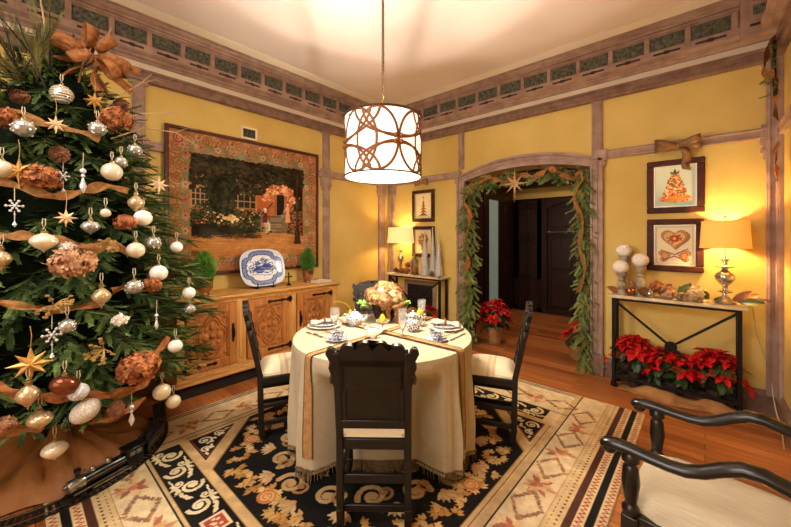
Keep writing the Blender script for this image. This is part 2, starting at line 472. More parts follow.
# ================================================================ hall beyond the doorway
struct(MB().bx(-2.95,-2.85,YB+.25,7.1,0,2.9).build('wall_hall_left',m_darkwood))
struct(MB().bx(1.2,1.3,YB+.25,7.1,0,2.9).build('wall_hall_right',m_darkwood))
struct(MB().bx(-2.95,1.3,6.75,6.85,0,2.17).build('wall_hall_back',m_darkwood))
struct(MB().bx(-2.95,1.3,6.70,6.85,2.17,2.36).build('wall_hall_upper',m_wall)); struct(MB().bx(-2.95,1.3,6.5,6.85,2.36,2.9).build('dark_hall_block',m_darkwood))  # dark block added above the plaster band to darken the upper hall
struct(MB().bx(-2.95,1.3,YB+.25,7.1,2.9,3.).build('ceiling_hall',m_ceil))
# panelling on the hall walls
B=MB()
def pan(x0,x1,z0,z1,y=6.75,d=.03,w=.07):
    B.bx(x0,x0+w,y-d,y,z0,z1);B.bx(x1-w,x1,y-d,y,z0,z1);B.bx(x0,x1,y-d,y,z0,z0+w);B.bx(x0,x1,y-d,y,z1-w,z1)
pan(-2.84,-2.3,.0,2.15,w=.09); pan(-2.84,-2.3,1.42,2.06,w=.09); pan(-2.84,-2.3,.62,1.42,w=.09)
B.bx(-2.58,-2.55,6.72,6.75,.1,2.1)
pan(-2.3,-1.2,0,2.15,w=.10,d=.05)
pan(-1.2,-.6,0,2.15,w=.09); pan(-1.2,-.6,.9,1.6,w=.09); pan(-.6,.4,0,2.15,w=.09)
trim(B,m_darkwood2)
# arched recess with a door
B=MB(); ar=arch(-2.2,-1.3,1.96,2.08)
B.prism([(-2.3,0),(-2.2,0)]+ar+[(-1.3,0),(-1.2,0),(-1.2,2.15),(-2.3,2.15)],0,.06,XZ(T(0,6.75,0)))
trim(B,m_darkwood)
d=MB().bx(-2.2,-1.3,6.735,6.75,0,2.08).build('door_1',m_darkwood2); struct(d)
q=MB()
for x0,x1 in((-2.13,-1.79),(-1.71,-1.37)):
    for z0,z1 in((.15,.75),(.85,1.4),(1.62,1.95)):
        q.bx(x0,x1,6.722,6.737,z0,z1)
q.build('door_panel',m_darkwood,parent=d,bevel=.01)
m_brass=mat('aged_brass',(176,160,130),rough=.35,metal=.9,var=.1)
r=MB().tube([(-2.2,6.68,1.52),(-1.3,6.68,1.53)],.012,8)
for x in(-2.16,-1.75,-1.34): r.sph((x,6.68,1.525),.022)
r.bx(-2.17,-2.15,6.68,6.735,1.515,1.535);r.bx(-1.35,-1.33,6.68,6.735,1.515,1.535)
r.build('door_rail',m_brass,parent=d)
# glazed door in the hall's left wall, its pane pale with daylight behind
m_pane=mat('pale_daylit_glass',(160,182,172),rough=.15,var=.05,emit=.16,emit_rgb=(160,190,180))
w=MB().bx(-2.85,-2.82,5.45,5.62,0,2.2).bx(-2.85,-2.82,6.0,6.22,0,2.2).bx(-2.85,-2.82,5.62,6.0,2.1,2.2).bx(-2.85,-2.82,5.62,6.0,0,.1).build('door_2',m_darkwood2,bevel=.006); struct(w)
MB().bx(-2.848,-2.838,5.62,6.0,.1,2.1).build('glass_pane',m_pane,parent=w)
MB().bx(-2.85,-2.825,6.01,6.035,0,2.1).build('door_stop',mat('grey_door_edge',(120,110,105),rough=.5),parent=w)
B=MB()
for y0,y1 in((4.6,5.3),(6.3,6.7)):
    for z0,z1 in((.1,.9),(1.0,2.05)):
        B.bx(-2.85,-2.835,y0,y1,z0,z1)
trim(B,m_darkwood2,bevel=.012)

# ================================================================ lights
def light(kind,name,loc,power,col=(255,214,160),size=.05,rot=None,sy=None,spread=None):
    d=bpy.data.lights.new(name,kind); d.energy=power; d.color=lin(col)
    if kind=='POINT': d.shadow_soft_size=size
    if kind=='AREA':
        d.size=size
        if sy: d.shape='RECTANGLE'; d.size_y=sy
        if spread: d.spread=spread
    o=bpy.data.objects.new(name,d); COL.objects.link(o); o.location=loc
    if rot: o.rotation_euler=rot
    return o
w=bpy.data.worlds.new('world'); sc.world=w; w.use_nodes=True
w.node_tree.nodes['Background'].inputs['Color'].default_value=(*lin((255,226,190)),1)
w.node_tree.nodes['Background'].inputs['Strength'].default_value=.3
# ================================================================ rug
def make_rug():
    W,Hh=2.805,3.31
    CREAM=(206,182,142);BEI=(190,160,116);BLK=(30,27,25);BRN=(74,44,34);GOLD=(198,152,88);TAN=(168,128,84);GREEN=(26,30,26);RED=(158,72,54)
    R=Ras(W,Hh,.0048,CREAM)
    X,Y=R.X,R.Y; rnd=random.Random(3)
    fu0,fu1,fv0,fv1=.455,2.265,.71,2.62
    dl,dr,dn,df=X,W-X,Y,Hh-Y
    # beige ground between bands
    R.put((dl<.15)|(df<.15),(214,192,154))
    # thin guard lines on the left and far sides
    for a,b in((.022,.036),(.05,.064)): R.put(((dl>a)&(dl<b)&(df>a)&(dn>.0))|((df>a)&(df<b)&(dl>a)&(dr>.0)),BLK)
    R.put((dl>.13)&(dl<.136)&(df>.13)|(df>.13)&(df<.136)&(dl>.13),TAN)
    # wide striped border, near and right sides
    def band(a,b,col):
        R.put(((dr>=a)&(dr<b)&(dn>=a))|((dn>=a)&(dn<b)&(dr>=a)),col)
    band(0,.05,(208,180,136)); band(.05,.09,BLK); band(.09,.138,(208,180,136)); band(.138,.175,BRN); band(.175,.25,(198,168,122)); band(.25,.256,TAN); band(.256,.45,CREAM); band(.45,.457,BLK); band(.457,.50,BEI)
    def zig(c,amp,per,col,wd=.007):
        pts=[(W-(c+amp*(1 if i%2 else -1)),c-amp+i*per/2) for i in range(int(Hh/per*2)+2)]
        R.line(pts,wd,col)
        pts=[(i*per/2,c+amp*(1 if i%2 else -1)) for i in range(int((W-c)/per*2)+1)]
        R.line(pts,wd,col)
    zig(.025,.014,.034,RED,.008); zig(.114,.014,.034,RED,.008)
    i=0
    v=.2
    while v<Hh:
        R.ell(W-.2,v,.007,.007,BRN); R.ell(W-.23,v+.015,.004,.006,BRN); v+=.034
    u=.0
    while u<W-.2:
        R.ell(u,.2,.007,.007,BRN); R.ell(u+.015,.23,.006,.004,BRN); u+=.034
    R.put((dl>=.38)&(dl<.455)&(dn>.457)&(df>.45),BEI); R.put((df>=.45)&(df<.457)&(dr>.45)&(dl>.38),BRN)
    R.put((dl>=.374)&(dl<.38)&(dn>.45)&(df>.45),BRN)
    # medallion bands : wreath diamonds alternating with leaf sprays
    def wreath(cx,cy,a,b,ang):
        c,d=math.cos(ang),math.sin(ang)
        for k in range(40):
            t=2*PI*k/40; q=abs(math.cos(t))+abs(math.sin(t))*.9
            x=a*math.cos(t)/q*1.12; y=b*math.sin(t)/q*1.12
            R.ell(cx+x*c-y*d+rnd.uniform(-.004,.004),cy+x*d+y*c+rnd.uniform(-.004,.004),.016,.0085,rnd.choice([(134,94,70),(156,112,82),(118,82,62)]),ang=t+rnd.uniform(-.9,.9),a=.85)
        for s_ in(-1,1): R.leaf(cx+s_*a*c,cy+s_*a*d,.03,.03,ang+(0 if s_>0 else PI),(150,104,72))
    def spray(cx,cy,ang):
        for k in range(16):
            t=ang+(k-8)*.40+PI*(k%2)
            R.leaf(cx+rnd.uniform(-.03,.03),cy+rnd.uniform(-.03,.03),.066+.03*rnd.random(),.036,t,[(178,122,84),(196,150,104),(150,88,66),(206,172,124)][k%4],a=.9)
        R.ell(cx,cy,.02,.02,(176,104,76))
    def medband(p0,p1,ang,n):
        for k in range(n):
            t=(k+.5)/n; x=p0[0]+(p1[0]-p0[0])*t; y=p0[1]+(p1[1]-p0[1])*t
            wreath(x,y,.105,.066,ang) if k%2==0 else spray(x,y,ang)
    medband((W-.353,.45),(W-.353,Hh-.3),PI/2,13)
    medband((.4,.345),(W-.45,.345),0,9)
    medband((.1,Hh-.29),(W-.45,Hh-.29),0,11)
    medband((.255,.45),(.255,Hh-.45),PI/2,11)
    # black scroll bands across the near and far ends
    for v0,v1 in((fv0-.235,fv0-.045),(fv1+.045,fv1+.235)):
        R.rect(fu0+.0,fu1-.05,v0,v1,BLK)
        R.line([(fu0,v0),(fu1-.05,v0)],.006,TAN);R.line([(fu0,v1),(fu1-.05,v1)],.006,TAN)
        vm=(v0+v1)/2; n=9; L=(fu1-.05-fu0)/n; SC=(216,196,156)
        for k in range(n):
            x=fu0+L*(k+.5)
            if k in(4,): 
                R.rect(x-.06,x+.06,vm-.06,vm+.06,(212,182,150)); R.rect(x-.045,x+.045,vm-.045,vm+.045,RED)
                for q in range(6): R.ell(x-.03+.012*q,vm+.02*math.sin(q*2),.008,.01,(214,190,150))
                continue
            s_=1 if k%2 else -1
            R.spiral(x+.01,vm-s_*.012,.058,1.6,-PI/2*s_,.022,SC,sgn=s_)
            R.spiral(x-.055,vm+s_*.04,.034,1.2,PI/2*s_,.014,SC,sgn=-s_)
            R.line([(x-L*.6,vm+s_*.07),(x-L*.2,vm+s_*.06),(x+.02,vm+s_*.055)],[.01,.02,.016],SC)
            for q in range(5): R.leaf(x-.03+.03*q,vm+s_*.05,.05,.024,s_*(1.2-.5*q),SC)
    # octagonal field
    cut=.44
    def octa(m,c):
        a,b,c0,d=fu0+m,fu1-m,fv0+m,fv1-m
        return [(a+c,c0),(b-c,c0),(b,c0+c),(b,d-c),(b-c,d),(a+c,d),(a,d-c),(a,c0+c)]
    R.rect(fu0-.045,fu1+.045,fv0-.045,fv1+.045,(200,166,116))
    R.rect(fu0-.028,fu0-.022,fv0,fv1,BRN);R.rect(fu1+.022,fu1+.028,fv0,fv1,BRN)
    for cx,sx in((fu0,1),(fu1,-1)):
        for cy,sy in((fv0,1),(fv1,-1)):
            def tri(m,q): return [(cx+sx*m,cy+sy*m),(cx+sx*(.345-q),cy+sy*m),(cx+sx*m,cy+sy*(.345-q))]
            R.poly(tri(0,0),(206,178,132)); R.poly(tri(.008,.02),BLK); R.poly(tri(.016,.039),(150,70,56)); R.poly(tri(.021,.052),BLK)
            SC=(218,202,168)
            R.spiral(cx+sx*.085,cy+sy*.085,.05,1.7,0,.016,SC,sgn=sx*sy)
            R.spiral(cx+sx*.19,cy+sy*.06,.035,1.5,0,.013,SC,sgn=-sx*sy); R.spiral(cx+sx*.06,cy+sy*.19,.035,1.5,PI/2,.013,SC,sgn=sx*sy)
            for q in range(9):
                R.leaf(cx+sx*(.06+.02*q),cy+sy*(.21-.02*q),.035,.02,q*1.1,SC)
            R.leaf(cx+sx*.23,cy+sy*.04,.05,.02,0 if sx>0 else PI,SC); R.leaf(cx+sx*.04,cy+sy*.23,.05,.02,PI/2*sy,SC)
    R.poly(octa(0,cut),(150,110,72)); R.poly(octa(.006,cut+.0035),BLK)
    # golden leaf garland following the octagon
    ring=octa(.115,cut-.042)
    n=len(ring); GC=[(200,156,92),(178,128,70),(218,180,118),(190,138,76),(206,166,104)]
    for i in range(n):
        x0,y0=ring[i];x1,y1=ring[(i+1)%n]; L=math.hypot(x1-x0,y1-y0); k=int(L/.05)
        for j in range(k):
            t=j/k
            for _ in range(2):
                x=x0+(x1-x0)*t+rnd.uniform(-.058,.058);y=y0+(y1-y0)*t+rnd.uniform(-.058,.058)
                c=rnd.choice(GC); a0=rnd.uniform(0,6.28)
                for q in range(5): R.leaf(x,y,.042+.014*rnd.random(),.023,a0+(q-2)*.62,c)
                R.line([(x,y),(x+.045*math.cos(a0),y+.045*math.sin(a0))],.004,(120,78,44))
        # a rose on each side
        R.ell((x0+x1)/2,(y0+y1)/2,.055,.05,(196,124,72)); R.spiral((x0+x1)/2,(y0+y1)/2,.04,2,0,.01,(226,180,120))
    # inner green-black ground, then an acanthus scroll ring round the middle
    cu,cv=W/2-.035,(fv0+fv1)/2
    R.put(((X-cu)/.80)**2+((Y-cv)/.84)**2<=1,BLK,.0)
    SC=(190,154,104);S2=(164,120,76)
    R.put((((X-cu)/.70)**2+((Y-cv)/.74)**2<=1),(24,27,25))
    N=16
    for k in range(N):
        a=2*PI*k/N; rr=.63+.03*math.cos(4*a)
        x,y=cu+rr*math.cos(a),cv+rr*1.05*math.sin(a); s_=1 if k%2 else -1
        R.spiral(x,y,.085,1.55,a+s_*1.2,.034,SC,sgn=s_)
        R.spiral(x+.075*math.cos(a+1.9),y+.075*math.sin(a+1.9),.05,1.3,a,.02,S2,sgn=-s_)
        x2,y2=cu+(rr+.085)*math.cos(a+.19),cv+(rr+.085)*1.05*math.sin(a+.19)
        for q in range(6): R.leaf(x2,y2,.085,.036,a+.4*(q-2.5)*s_,SC if q%2 else (206,174,126))
        x3,y3=cu+(rr-.14)*math.cos(a+.1),cv+(rr-.14)*1.05*math.sin(a+.1)
        for q in range(5): R.leaf(x3,y3,.08,.034,a+PI+.5*(q-2),S2 if q%2 else SC)
        R.ell(x2,y2,.02,.02,(208,150,96))
    # weave: mottled wear and fine ribs
    nz=R.noise(.4,16,5,4)+np.random.uniform(-7,7,R.X.shape)
    nz2=R.noise(.05,20,9,3); R.C*=(1+nz2/140)[...,None]
    R.C+=nz[...,None]
    R.C*=np.where((np.arange(R.ny)%2)[:,None,None]==0,1.02,.97)
    return R
R=make_rug()
def rugmap(U,V):
    e=np.minimum(np.minimum(U,2.805-U),np.minimum(V,3.31-V))
    return (U-3.165+.012*np.sin(V*2.1)*0, V+.12, np.where(e<.002,.001,.010+.0012*np.sin(U*5)*np.sin(V*4)))
rug=R.sheet('patterned_rug',rugmap,paint_mat('wool_rug',rough=.95,bump=.35,bscale=420,spec=.1))
tag(rug,'large cream, gold and black wool rug with an octagonal field under the round table','rug')

# ================================================================ sideboard
m_oak=mat('honey_oak',(220,168,98),rough=.42,rgb2=(188,130,66),scale=5,stretch=(6,.8,6),detail=9,bump=.12,spec=.4)
m_oak2=mat('honey_oak_vertical',(220,168,98),rough=.42,rgb2=(186,128,66),scale=5,stretch=(6,6,.8),detail=9,bump=.12,spec=.4)
m_oakd=mat('carved_oak',(188,118,58),rough=.45,rgb2=(128,72,32),scale=8,stretch=(3,3,1),detail=8,bump=.15)
m_oakr=mat('reddish_oak',(198,130,66),rough=.42,rgb2=(158,94,44),scale=5,stretch=(6,6,.8),detail=9,bump=.12,spec=.4)
m_iron=mat('black_iron',(34,30,28),rough=.45,metal=.6,var=.2,scale=30)
m_shadowbase=mat('plinth_shadow',(30,20,15),rough=.8)  # near-black colour stands for the shadow gap under the sideboard
XF=-3.40
sb=thing('sideboard','long honey-coloured oak sideboard with three carved doors against the left wall','sideboard',(XF,1.82,0))
y0,y1=-.86,.895      # local extents along the wall
MB().bx(-.45,-.03,y0+.02,y1-.02,0.0,.125).build('plinth',m_shadowbase,sb)
B=MB().bx(-.455,-.012,y0,y1,.12,.845)
B.build('body',m_oak2,sb,bevel=.004)
B=MB()
for a,b in((y0,-.80),(-.345,-.253),(.225,.31),(.775,y1)):
    B.bx(-.02,.004,a,b,.20,.835)
    mid=(a+b)/2; h=(b-a)/2-.018
    if h>.02:
        B.prism([(mid-h,.27),(mid,.25),(mid+h,.27),(mid+h,.77),(mid,.79),(mid-h,.77)],.004,.012,YZ)
B.bx(-.02,.002,y0,y1,.815,.845); B.bx(-.02,.002,y0,y1,.19,.225)
B.build('front_frame',m_oak2,sb,bevel=.005)
MB().bx(-.455,.018,y0-.012,y1+.012,.12,.15).bx(-.455,.010,y0-.006,y1+.006,.15,.185).bx(-.455,.004,y0,y1,.185,.2).build('base_moulding',m_oak,sb,bevel=.006)
MB().bx(-.464,.035,y0-.03,y1+.03,.858,.885).bx(-.464,.018,y0-.015,y1+.015,.842,.858).build('top',m_oak,sb,bevel=.006)
def quatre(cx,cz,r,k=1.):
    pts=[]
    for i in range(64):
        t=2*PI*i/64
        rr=r*(1+.20*abs(math.cos(2*t))-.10*abs(math.sin(2*t)))
        pts.append((cx+k*rr*math.cos(t),cz+1.12*rr*math.sin(t)))
    return pts
for i,(a,b) in enumerate(((-.79,-.350),(-.248,.220),(.315,.77))):
    dz0,dz1=.228,.812;c=(a+b)/2;cz=(dz0+dz1)/2
    dr=MB();fw=.075
    dr.bx(.0,.02,a,a+fw,dz0,dz1).bx(.0,.02,b-fw,b,dz0,dz1).bx(.0,.02,a+fw,b-fw,dz0,dz0+fw).bx(.0,.02,a+fw,b-fw,dz1-fw,dz1)
    dr.bx(-.004,.004,a+fw,b-fw,dz0+fw,dz1-fw)
    d_=dr.build('door',m_oakr,sb,bevel=.004)
    p=MB();pw=fw+.02
    # mitred panel moulding
    for e0,e1 in((fw,.0),(fw+.018,.0)): pass
    p.bx(.004,.014,a+fw,a+pw,dz0+fw,dz1-fw).bx(.004,.014,b-pw,b-fw,dz0+fw,dz1-fw).bx(.004,.014,a+pw,b-pw,dz0+fw,dz0+pw).bx(.004,.014,a+pw,b-pw,dz1-pw,dz1-fw)
    p.build('panel_moulding',m_oakd,d_,bevel=.005)
    q=MB()
    for r_,w_ in((.148,.010),(.118,.009)):
        pts=quatre(c,cz,r_,.82); q.tube([(.006,y,z) for y,z in pts],w_,6,closed=True)
    for t in range(4):
        ang=PI/2*t; cy_=c+.078*.82*math.cos(ang); cz_=cz+.078*1.15*math.sin(ang)
        q.sph((.006,cy_,cz_),(.016,.030,.036),10,6)
        q.tube([(.008,cy_+.022*math.cos(u),cz_+.026*math.sin(u)) for u in [2*PI*k/12 for k in range(12)]],.006,5,closed=True)
        ad=ang+PI/4; q.sph((.006,c+.075*math.cos(ad),cz+.09*math.sin(ad)),(.010,.018,.018),8,6)
    q.sph((.008,c,cz),(.02,.026,.026),10,7)
    for s1 in(-1,1):
        for s2 in(-1,1): q.sph((.004,c+s1*.115,cz+s2*.17),(.008,.02,.022),8,6)
    q.build('carved_quatrefoil',m_oakd,d_)
    # strap hinges: left door hinges at its left edge, the others at their right edge
    he=a if i==0 else b; sg=1 if i==0 else -1
    for hz in(dz1-.045,dz0+.045):
        h=MB().bx(.02,.026,min(he,he+sg*.22),max(he,he+sg*.22),hz-.009,hz+.009)
        h.sph((.024,he+sg*.235,hz),(.006,.024,.016),10,6).sph((.024,he+sg*.09,hz),(.006,.018,.017),10,6)
        h.tube([(.024,he-sg*.006,hz-.035),(.024,he-sg*.006,hz+.035)],.011,8)
        h.bx(.018,.024,min(he-sg*.03,he+sg*.03),max(he-sg*.03,he+sg*.03),hz-.02,hz+.02)
        h.build('strap_hinge',m_iron,d_)
    hy=b-.038 if i==0 else a+.038
    h=MB().bx(.02,.025,hy-.011,hy+.011,.455,.595).tube([(.024,hy,.575),(.05,hy,.56),(.055,hy,.525),(.05,hy,.49),(.024,hy,.475)],.007,8).sph((.024,hy,.60),(.005,.012,.016),8,5).sph((.024,hy,.45),(.005,.012,.016),8,5)
    h.build('pull_handle',m_iron,d_)

# ---- things on the sideboard
ZT=.885
m_copper=mat('rose_metal_pot',(196,150,122),rough=.18,metal=.95,var=.08,scale=8)
def needle_ball(n,rad_fn,seed,L=.05,w=.003):
    """soft pointed conifer bush : needles leaving a cone-shaped body"""
    rnd=random.Random(seed);mats=[]
    for i in range(n):
        t=rnd.random();a=rnd.uniform(0,2*PI);r=rad_fn(t)*math.sqrt(rnd.uniform(.15,1))
        z=t
        d=Vector((math.cos(a)*.8,math.sin(a)*.8,.75+rnd.uniform(-.3,.5)))
        yield (r*math.cos(a),r*math.sin(a),t),d,rnd
m_topi=mat('bright_green_needles',(126,186,60),rough=.6,rgb2=(60,116,28),scale=16,var=.2)
m_topi2=mat('deep_green_needles',(96,146,48),rough=.6,rgb2=(46,86,24),scale=16,var=.2)
SPR_V=np.array([(0,-.5,0),(1,-.12,0),(1,.12,0),(0,.5,0)],float); SPR_Q=np.array([(0,1,2,3)])
def topiary(name,label,loc,hp,hf,rf,m,seed,rpot,group):
    t=thing(name,label,'potted plant',loc,0,group)
    p=MB().lathe([(.55*rpot,0),(.62*rpot,.006),(.5*rpot,.02),(.66*rpot,.035),(.86*rpot,.35*hp),(.97*rpot,.75*hp),(1.0*rpot,.93*hp),(1.08*rpot,.96*hp),(1.08*rpot,hp),(.98*rpot,hp),(.94*rpot,.9*hp),(.0001,.88*hp)],28)
    p.build('pot',m_copper,t)
    MB().lathe([(.93*rpot,.88*hp),(.0001,.9*hp)],20).build('soil',mat('dark_soil',(50,36,26),rough=.95),t)
    mats=[];rnd=random.Random(seed)
    for i in range(1700):
        u=rnd.random()**1.3; a=rnd.uniform(0,2*PI)
        prof=math.sin(PI*min(1,(.16+.84*u)))**.75*(1-.25*u)
        r=rf*prof*(rnd.uniform(.3,1)**.5); z=hp*.92+hf*u
        d=Vector((math.cos(a)*.55,math.sin(a)*.55,.9+rnd.uniform(-.35,.25)))
        M=frame_m((r*math.cos(a),r*math.sin(a),z),d,(rnd.uniform(-1,1),rnd.uniform(-1,1),.3),1.)
        mats.append(M@Matrix.Diagonal((rnd.uniform(.035,.06),.006,.01,1)))
    V,Q=scatter(SPR_V,SPR_Q,mats); mesh_np('foliage',V,Q,m,t)
    MB().lathe([(.4*rf,hp*.9),(.74*rf,hp*.92+hf*.15),(.72*rf,hp*.92+hf*.45),(.36*rf,hp*.92+hf*.8),(.01,hp*.92+hf)],12).build('shade_core',mat('shadow_green',(44,82,24),rough=.9,var=.3,scale=40),t)  # solid core coloured dark as the shade inside the needles
    return t
topiary('potted_conifer','bright green clipped conifer in a rose-metal cup, at the tree end of the sideboard',(-3.58,1.245,ZT),.15,.25,.105,m_topi,4,.078,'potted conifers on the sideboard')
topiary('potted_conifer','darker green narrow conifer in a rose-metal cup, near the open booklet on the sideboard',(-3.62,2.43,ZT),.155,.24,.085,m_topi2,9,.072,'potted conifers on the sideboard')

# blue and white platter on a black stand
def platter():
    W,Hh=.50,.40
    R=Ras(W,Hh,.0032,(226,228,232));BL=(52,72,130);B2=(104,124,172)
    x=(R.X-W/2)/(W/2);y=(R.Y-Hh/2)/(Hh/2); q=(np.abs(x)**3+np.abs(y)**3)**(1/3.)
    R.put(q>.70,(150,164,200)); R.put((q>.70)&(np.sin(R.X*210)*np.sin(R.Y*210)>.05),BL); R.put((q>.70)&(q<.735),BL);R.put((q>.955),(206,212,224)); R.put((q>.90)&(q<.925),BL)
    c=lambda a,b:(W/2+a*W/2,Hh/2+b*Hh/2)
    rnd=random.Random(2)
    for cx,cy,s_ in((-.42,.18,.07),(-.30,.30,.055),(.36,.26,.06),(.05,.38,.05),(.45,-.05,.05),(-.5,-.12,.05),(-.12,.2,.045)):
        X0,Y0=c(cx,cy)
        for k in range(26): R.ell(X0+rnd.gauss(0,s_*.5),Y0+rnd.gauss(0,s_*.35),.008,.006,rnd.choice([BL,B2,BL]))
        R.line([(X0,Y0),(X0+.01,Y0-.07)],.006,BL)
    for cx,cy,w_ in((.18,-.02,.08),(-.18,-.16,.07)):          # small pavilions
        X0,Y0=c(cx,cy); R.rect(X0-w_*.6,X0+w_*.6,Y0-.03,Y0+.012,B2); R.poly([(X0-w_,Y0+.008),(X0+w_,Y0+.008),(X0+w_*.4,Y0+.035),(X0-w_*.4,Y0+.035)],BL)
        R.poly([(X0-w_*.5,Y0+.035),(X0+w_*.5,Y0+.035),(X0,Y0+.058)],BL)
        for k in range(4): R.rect(X0-w_*.5+k*w_*.3,X0-w_*.45+k*w_*.3,Y0-.03,Y0+.01,BL)
    for k in range(5):
        X0,Y0=c(-.5+.22*k,-.45+.05*math.sin(k)); R.line([(X0-.03,Y0),(X0,Y0+.008),(X0+.03,Y0)],.006,B2)
    R.line([c(-.3,-.32),c(0,-.22),c(.3,-.34)],.012,BL); R.line([c(-.05,.5),c(.08,.56)],.008,BL);R.line([c(.14,.52),c(.05,.44)],.008,BL)
    R.C+=R.noise(.03,16,3)[...,None]
    return R
def superell(U,V):
    """square sheet -> rounded platter: x across, y up, z the dish"""
    x=(U/.50*2-1);y=(V/.40*2-1)
    m=np.maximum(np.abs(x),np.abs(y))+1e-9; q=(np.abs(x)**3.2+np.abs(y)**3.2)**(1/3.2)+1e-9
    k=m/q*1.0
    xx=x*k;yy=y*k; rad=(np.abs(xx)**3.2+np.abs(yy)**3.2)**(1/3.2)
    z=np.where(rad>.68,(rad-.68)/.32*.022,0)
    return xx*.25,yy*.20,z
pl=thing('platter','blue and white oval platter with a garden scene, propped upright on a stand','platter',(-3.60,1.85,ZT+.012),PI/2)
R=platter(); ob=R.sheet('dish',superell,paint_mat('glazed_transferware',rough=.15,spec=.5,coat=.5),pl)
# stand it up, leaning back: local x across, local y -> up
MPL=T(0,.02,.205)@Matrix.Rotation(math.radians(90-14),4,'X'); ob.matrix_local=MPL
B=MB()
n=40
ring=[(.25*math.copysign(abs(math.cos(2*PI*i/n))**(2/3.2),math.cos(2*PI*i/n)),.20*math.copysign(abs(math.sin(2*PI*i/n))**(2/3.2),math.sin(2*PI*i/n)),.022) for i in range(n)]
B.tube(ring,.005,6,closed=True)
o=B.build('rim',mat('white_glaze',(222,226,232),rough=.15,spec=.5),pl); o.matrix_local=MPL
st=thing('plate_stand','black iron plate stand holding up the blue and white platter','plate stand',(-3.60,1.85,ZT),PI/2)
for s_ in(-1,1):
    B=MB().tube([(s_*.09,-.055,.05),(s_*.09,-.058,.012),(s_*.09,.0,.006),(s_*.09,.10,.006),(s_*.09,.085,.10),(s_*.09,.078,.17)],.006,6)
    B.tube([(s_*.09,-.055,.05),(s_*.09,-.062,.058),(s_*.09,-.068,.05)],.006,6)
    B.tube([(s_*.09-.02,-.05,.006),(s_*.09+.02,-.05,.006)],.006,6)
    B.build('leg',m_iron,st)
MB().tube([(-.09,.08,.13),(.09,.08,.13)],.005,6).tube([(-.09,.05,.006),(.09,.05,.006)],.005,6).build('cross_bar',m_iron,st)
# cross
cr=MB().lathe([(.03,0),(.03,.008),(.022,.012),(.012,.022),(.007,.03),(.009,.034),(.0001,.036)],14).bar((0,0,.03),(0,0,.135),.011,.009,(1,0,0)).bar((0,-.035,.098),(0,.035,.098),.009,.011)
for p in((0,0,.14),(0,-.038,.098),(0,.038,.098)): cr.sph(p,.009,8,6)
o=cr.build('standing_cross',m_iron,loc=(-3.55,2.13,ZT)); tag(o,'small dark standing cross beside the blue and white platter','cross')
# booklet lying open
m_paper=mat('white_paper',(236,230,216),rough=.7,var=.03)
R_=Ras(.30,.21,.004,(236,230,216))
for side in(0,1):
    for k in range(13):
        if side==0 and k<4: continue
        for j in range(4):
            R_.rect(.02+side*.15+j*.027,.02+side*.15+j*.027+.02,.185-k*.013,.185-k*.013+.004,(150,142,132))
bk=thing('open_booklet','white open booklet lying on the far end of the sideboard top','booklet',(-3.57,2.60,ZT),PI/2+.15)
R_.sheet('pages',lambda U,V:(U-.15,V-.105,.004+.012*np.exp(-((U-.15)/.05)**2)*0+.010*np.abs(np.sin((U-.15)/.15*PI))),paint_mat('printed_page',rough=.7),bk)
MB().bx(-.152,.152,-.107,.107,0,.003).build('cover',m_paper,bk)

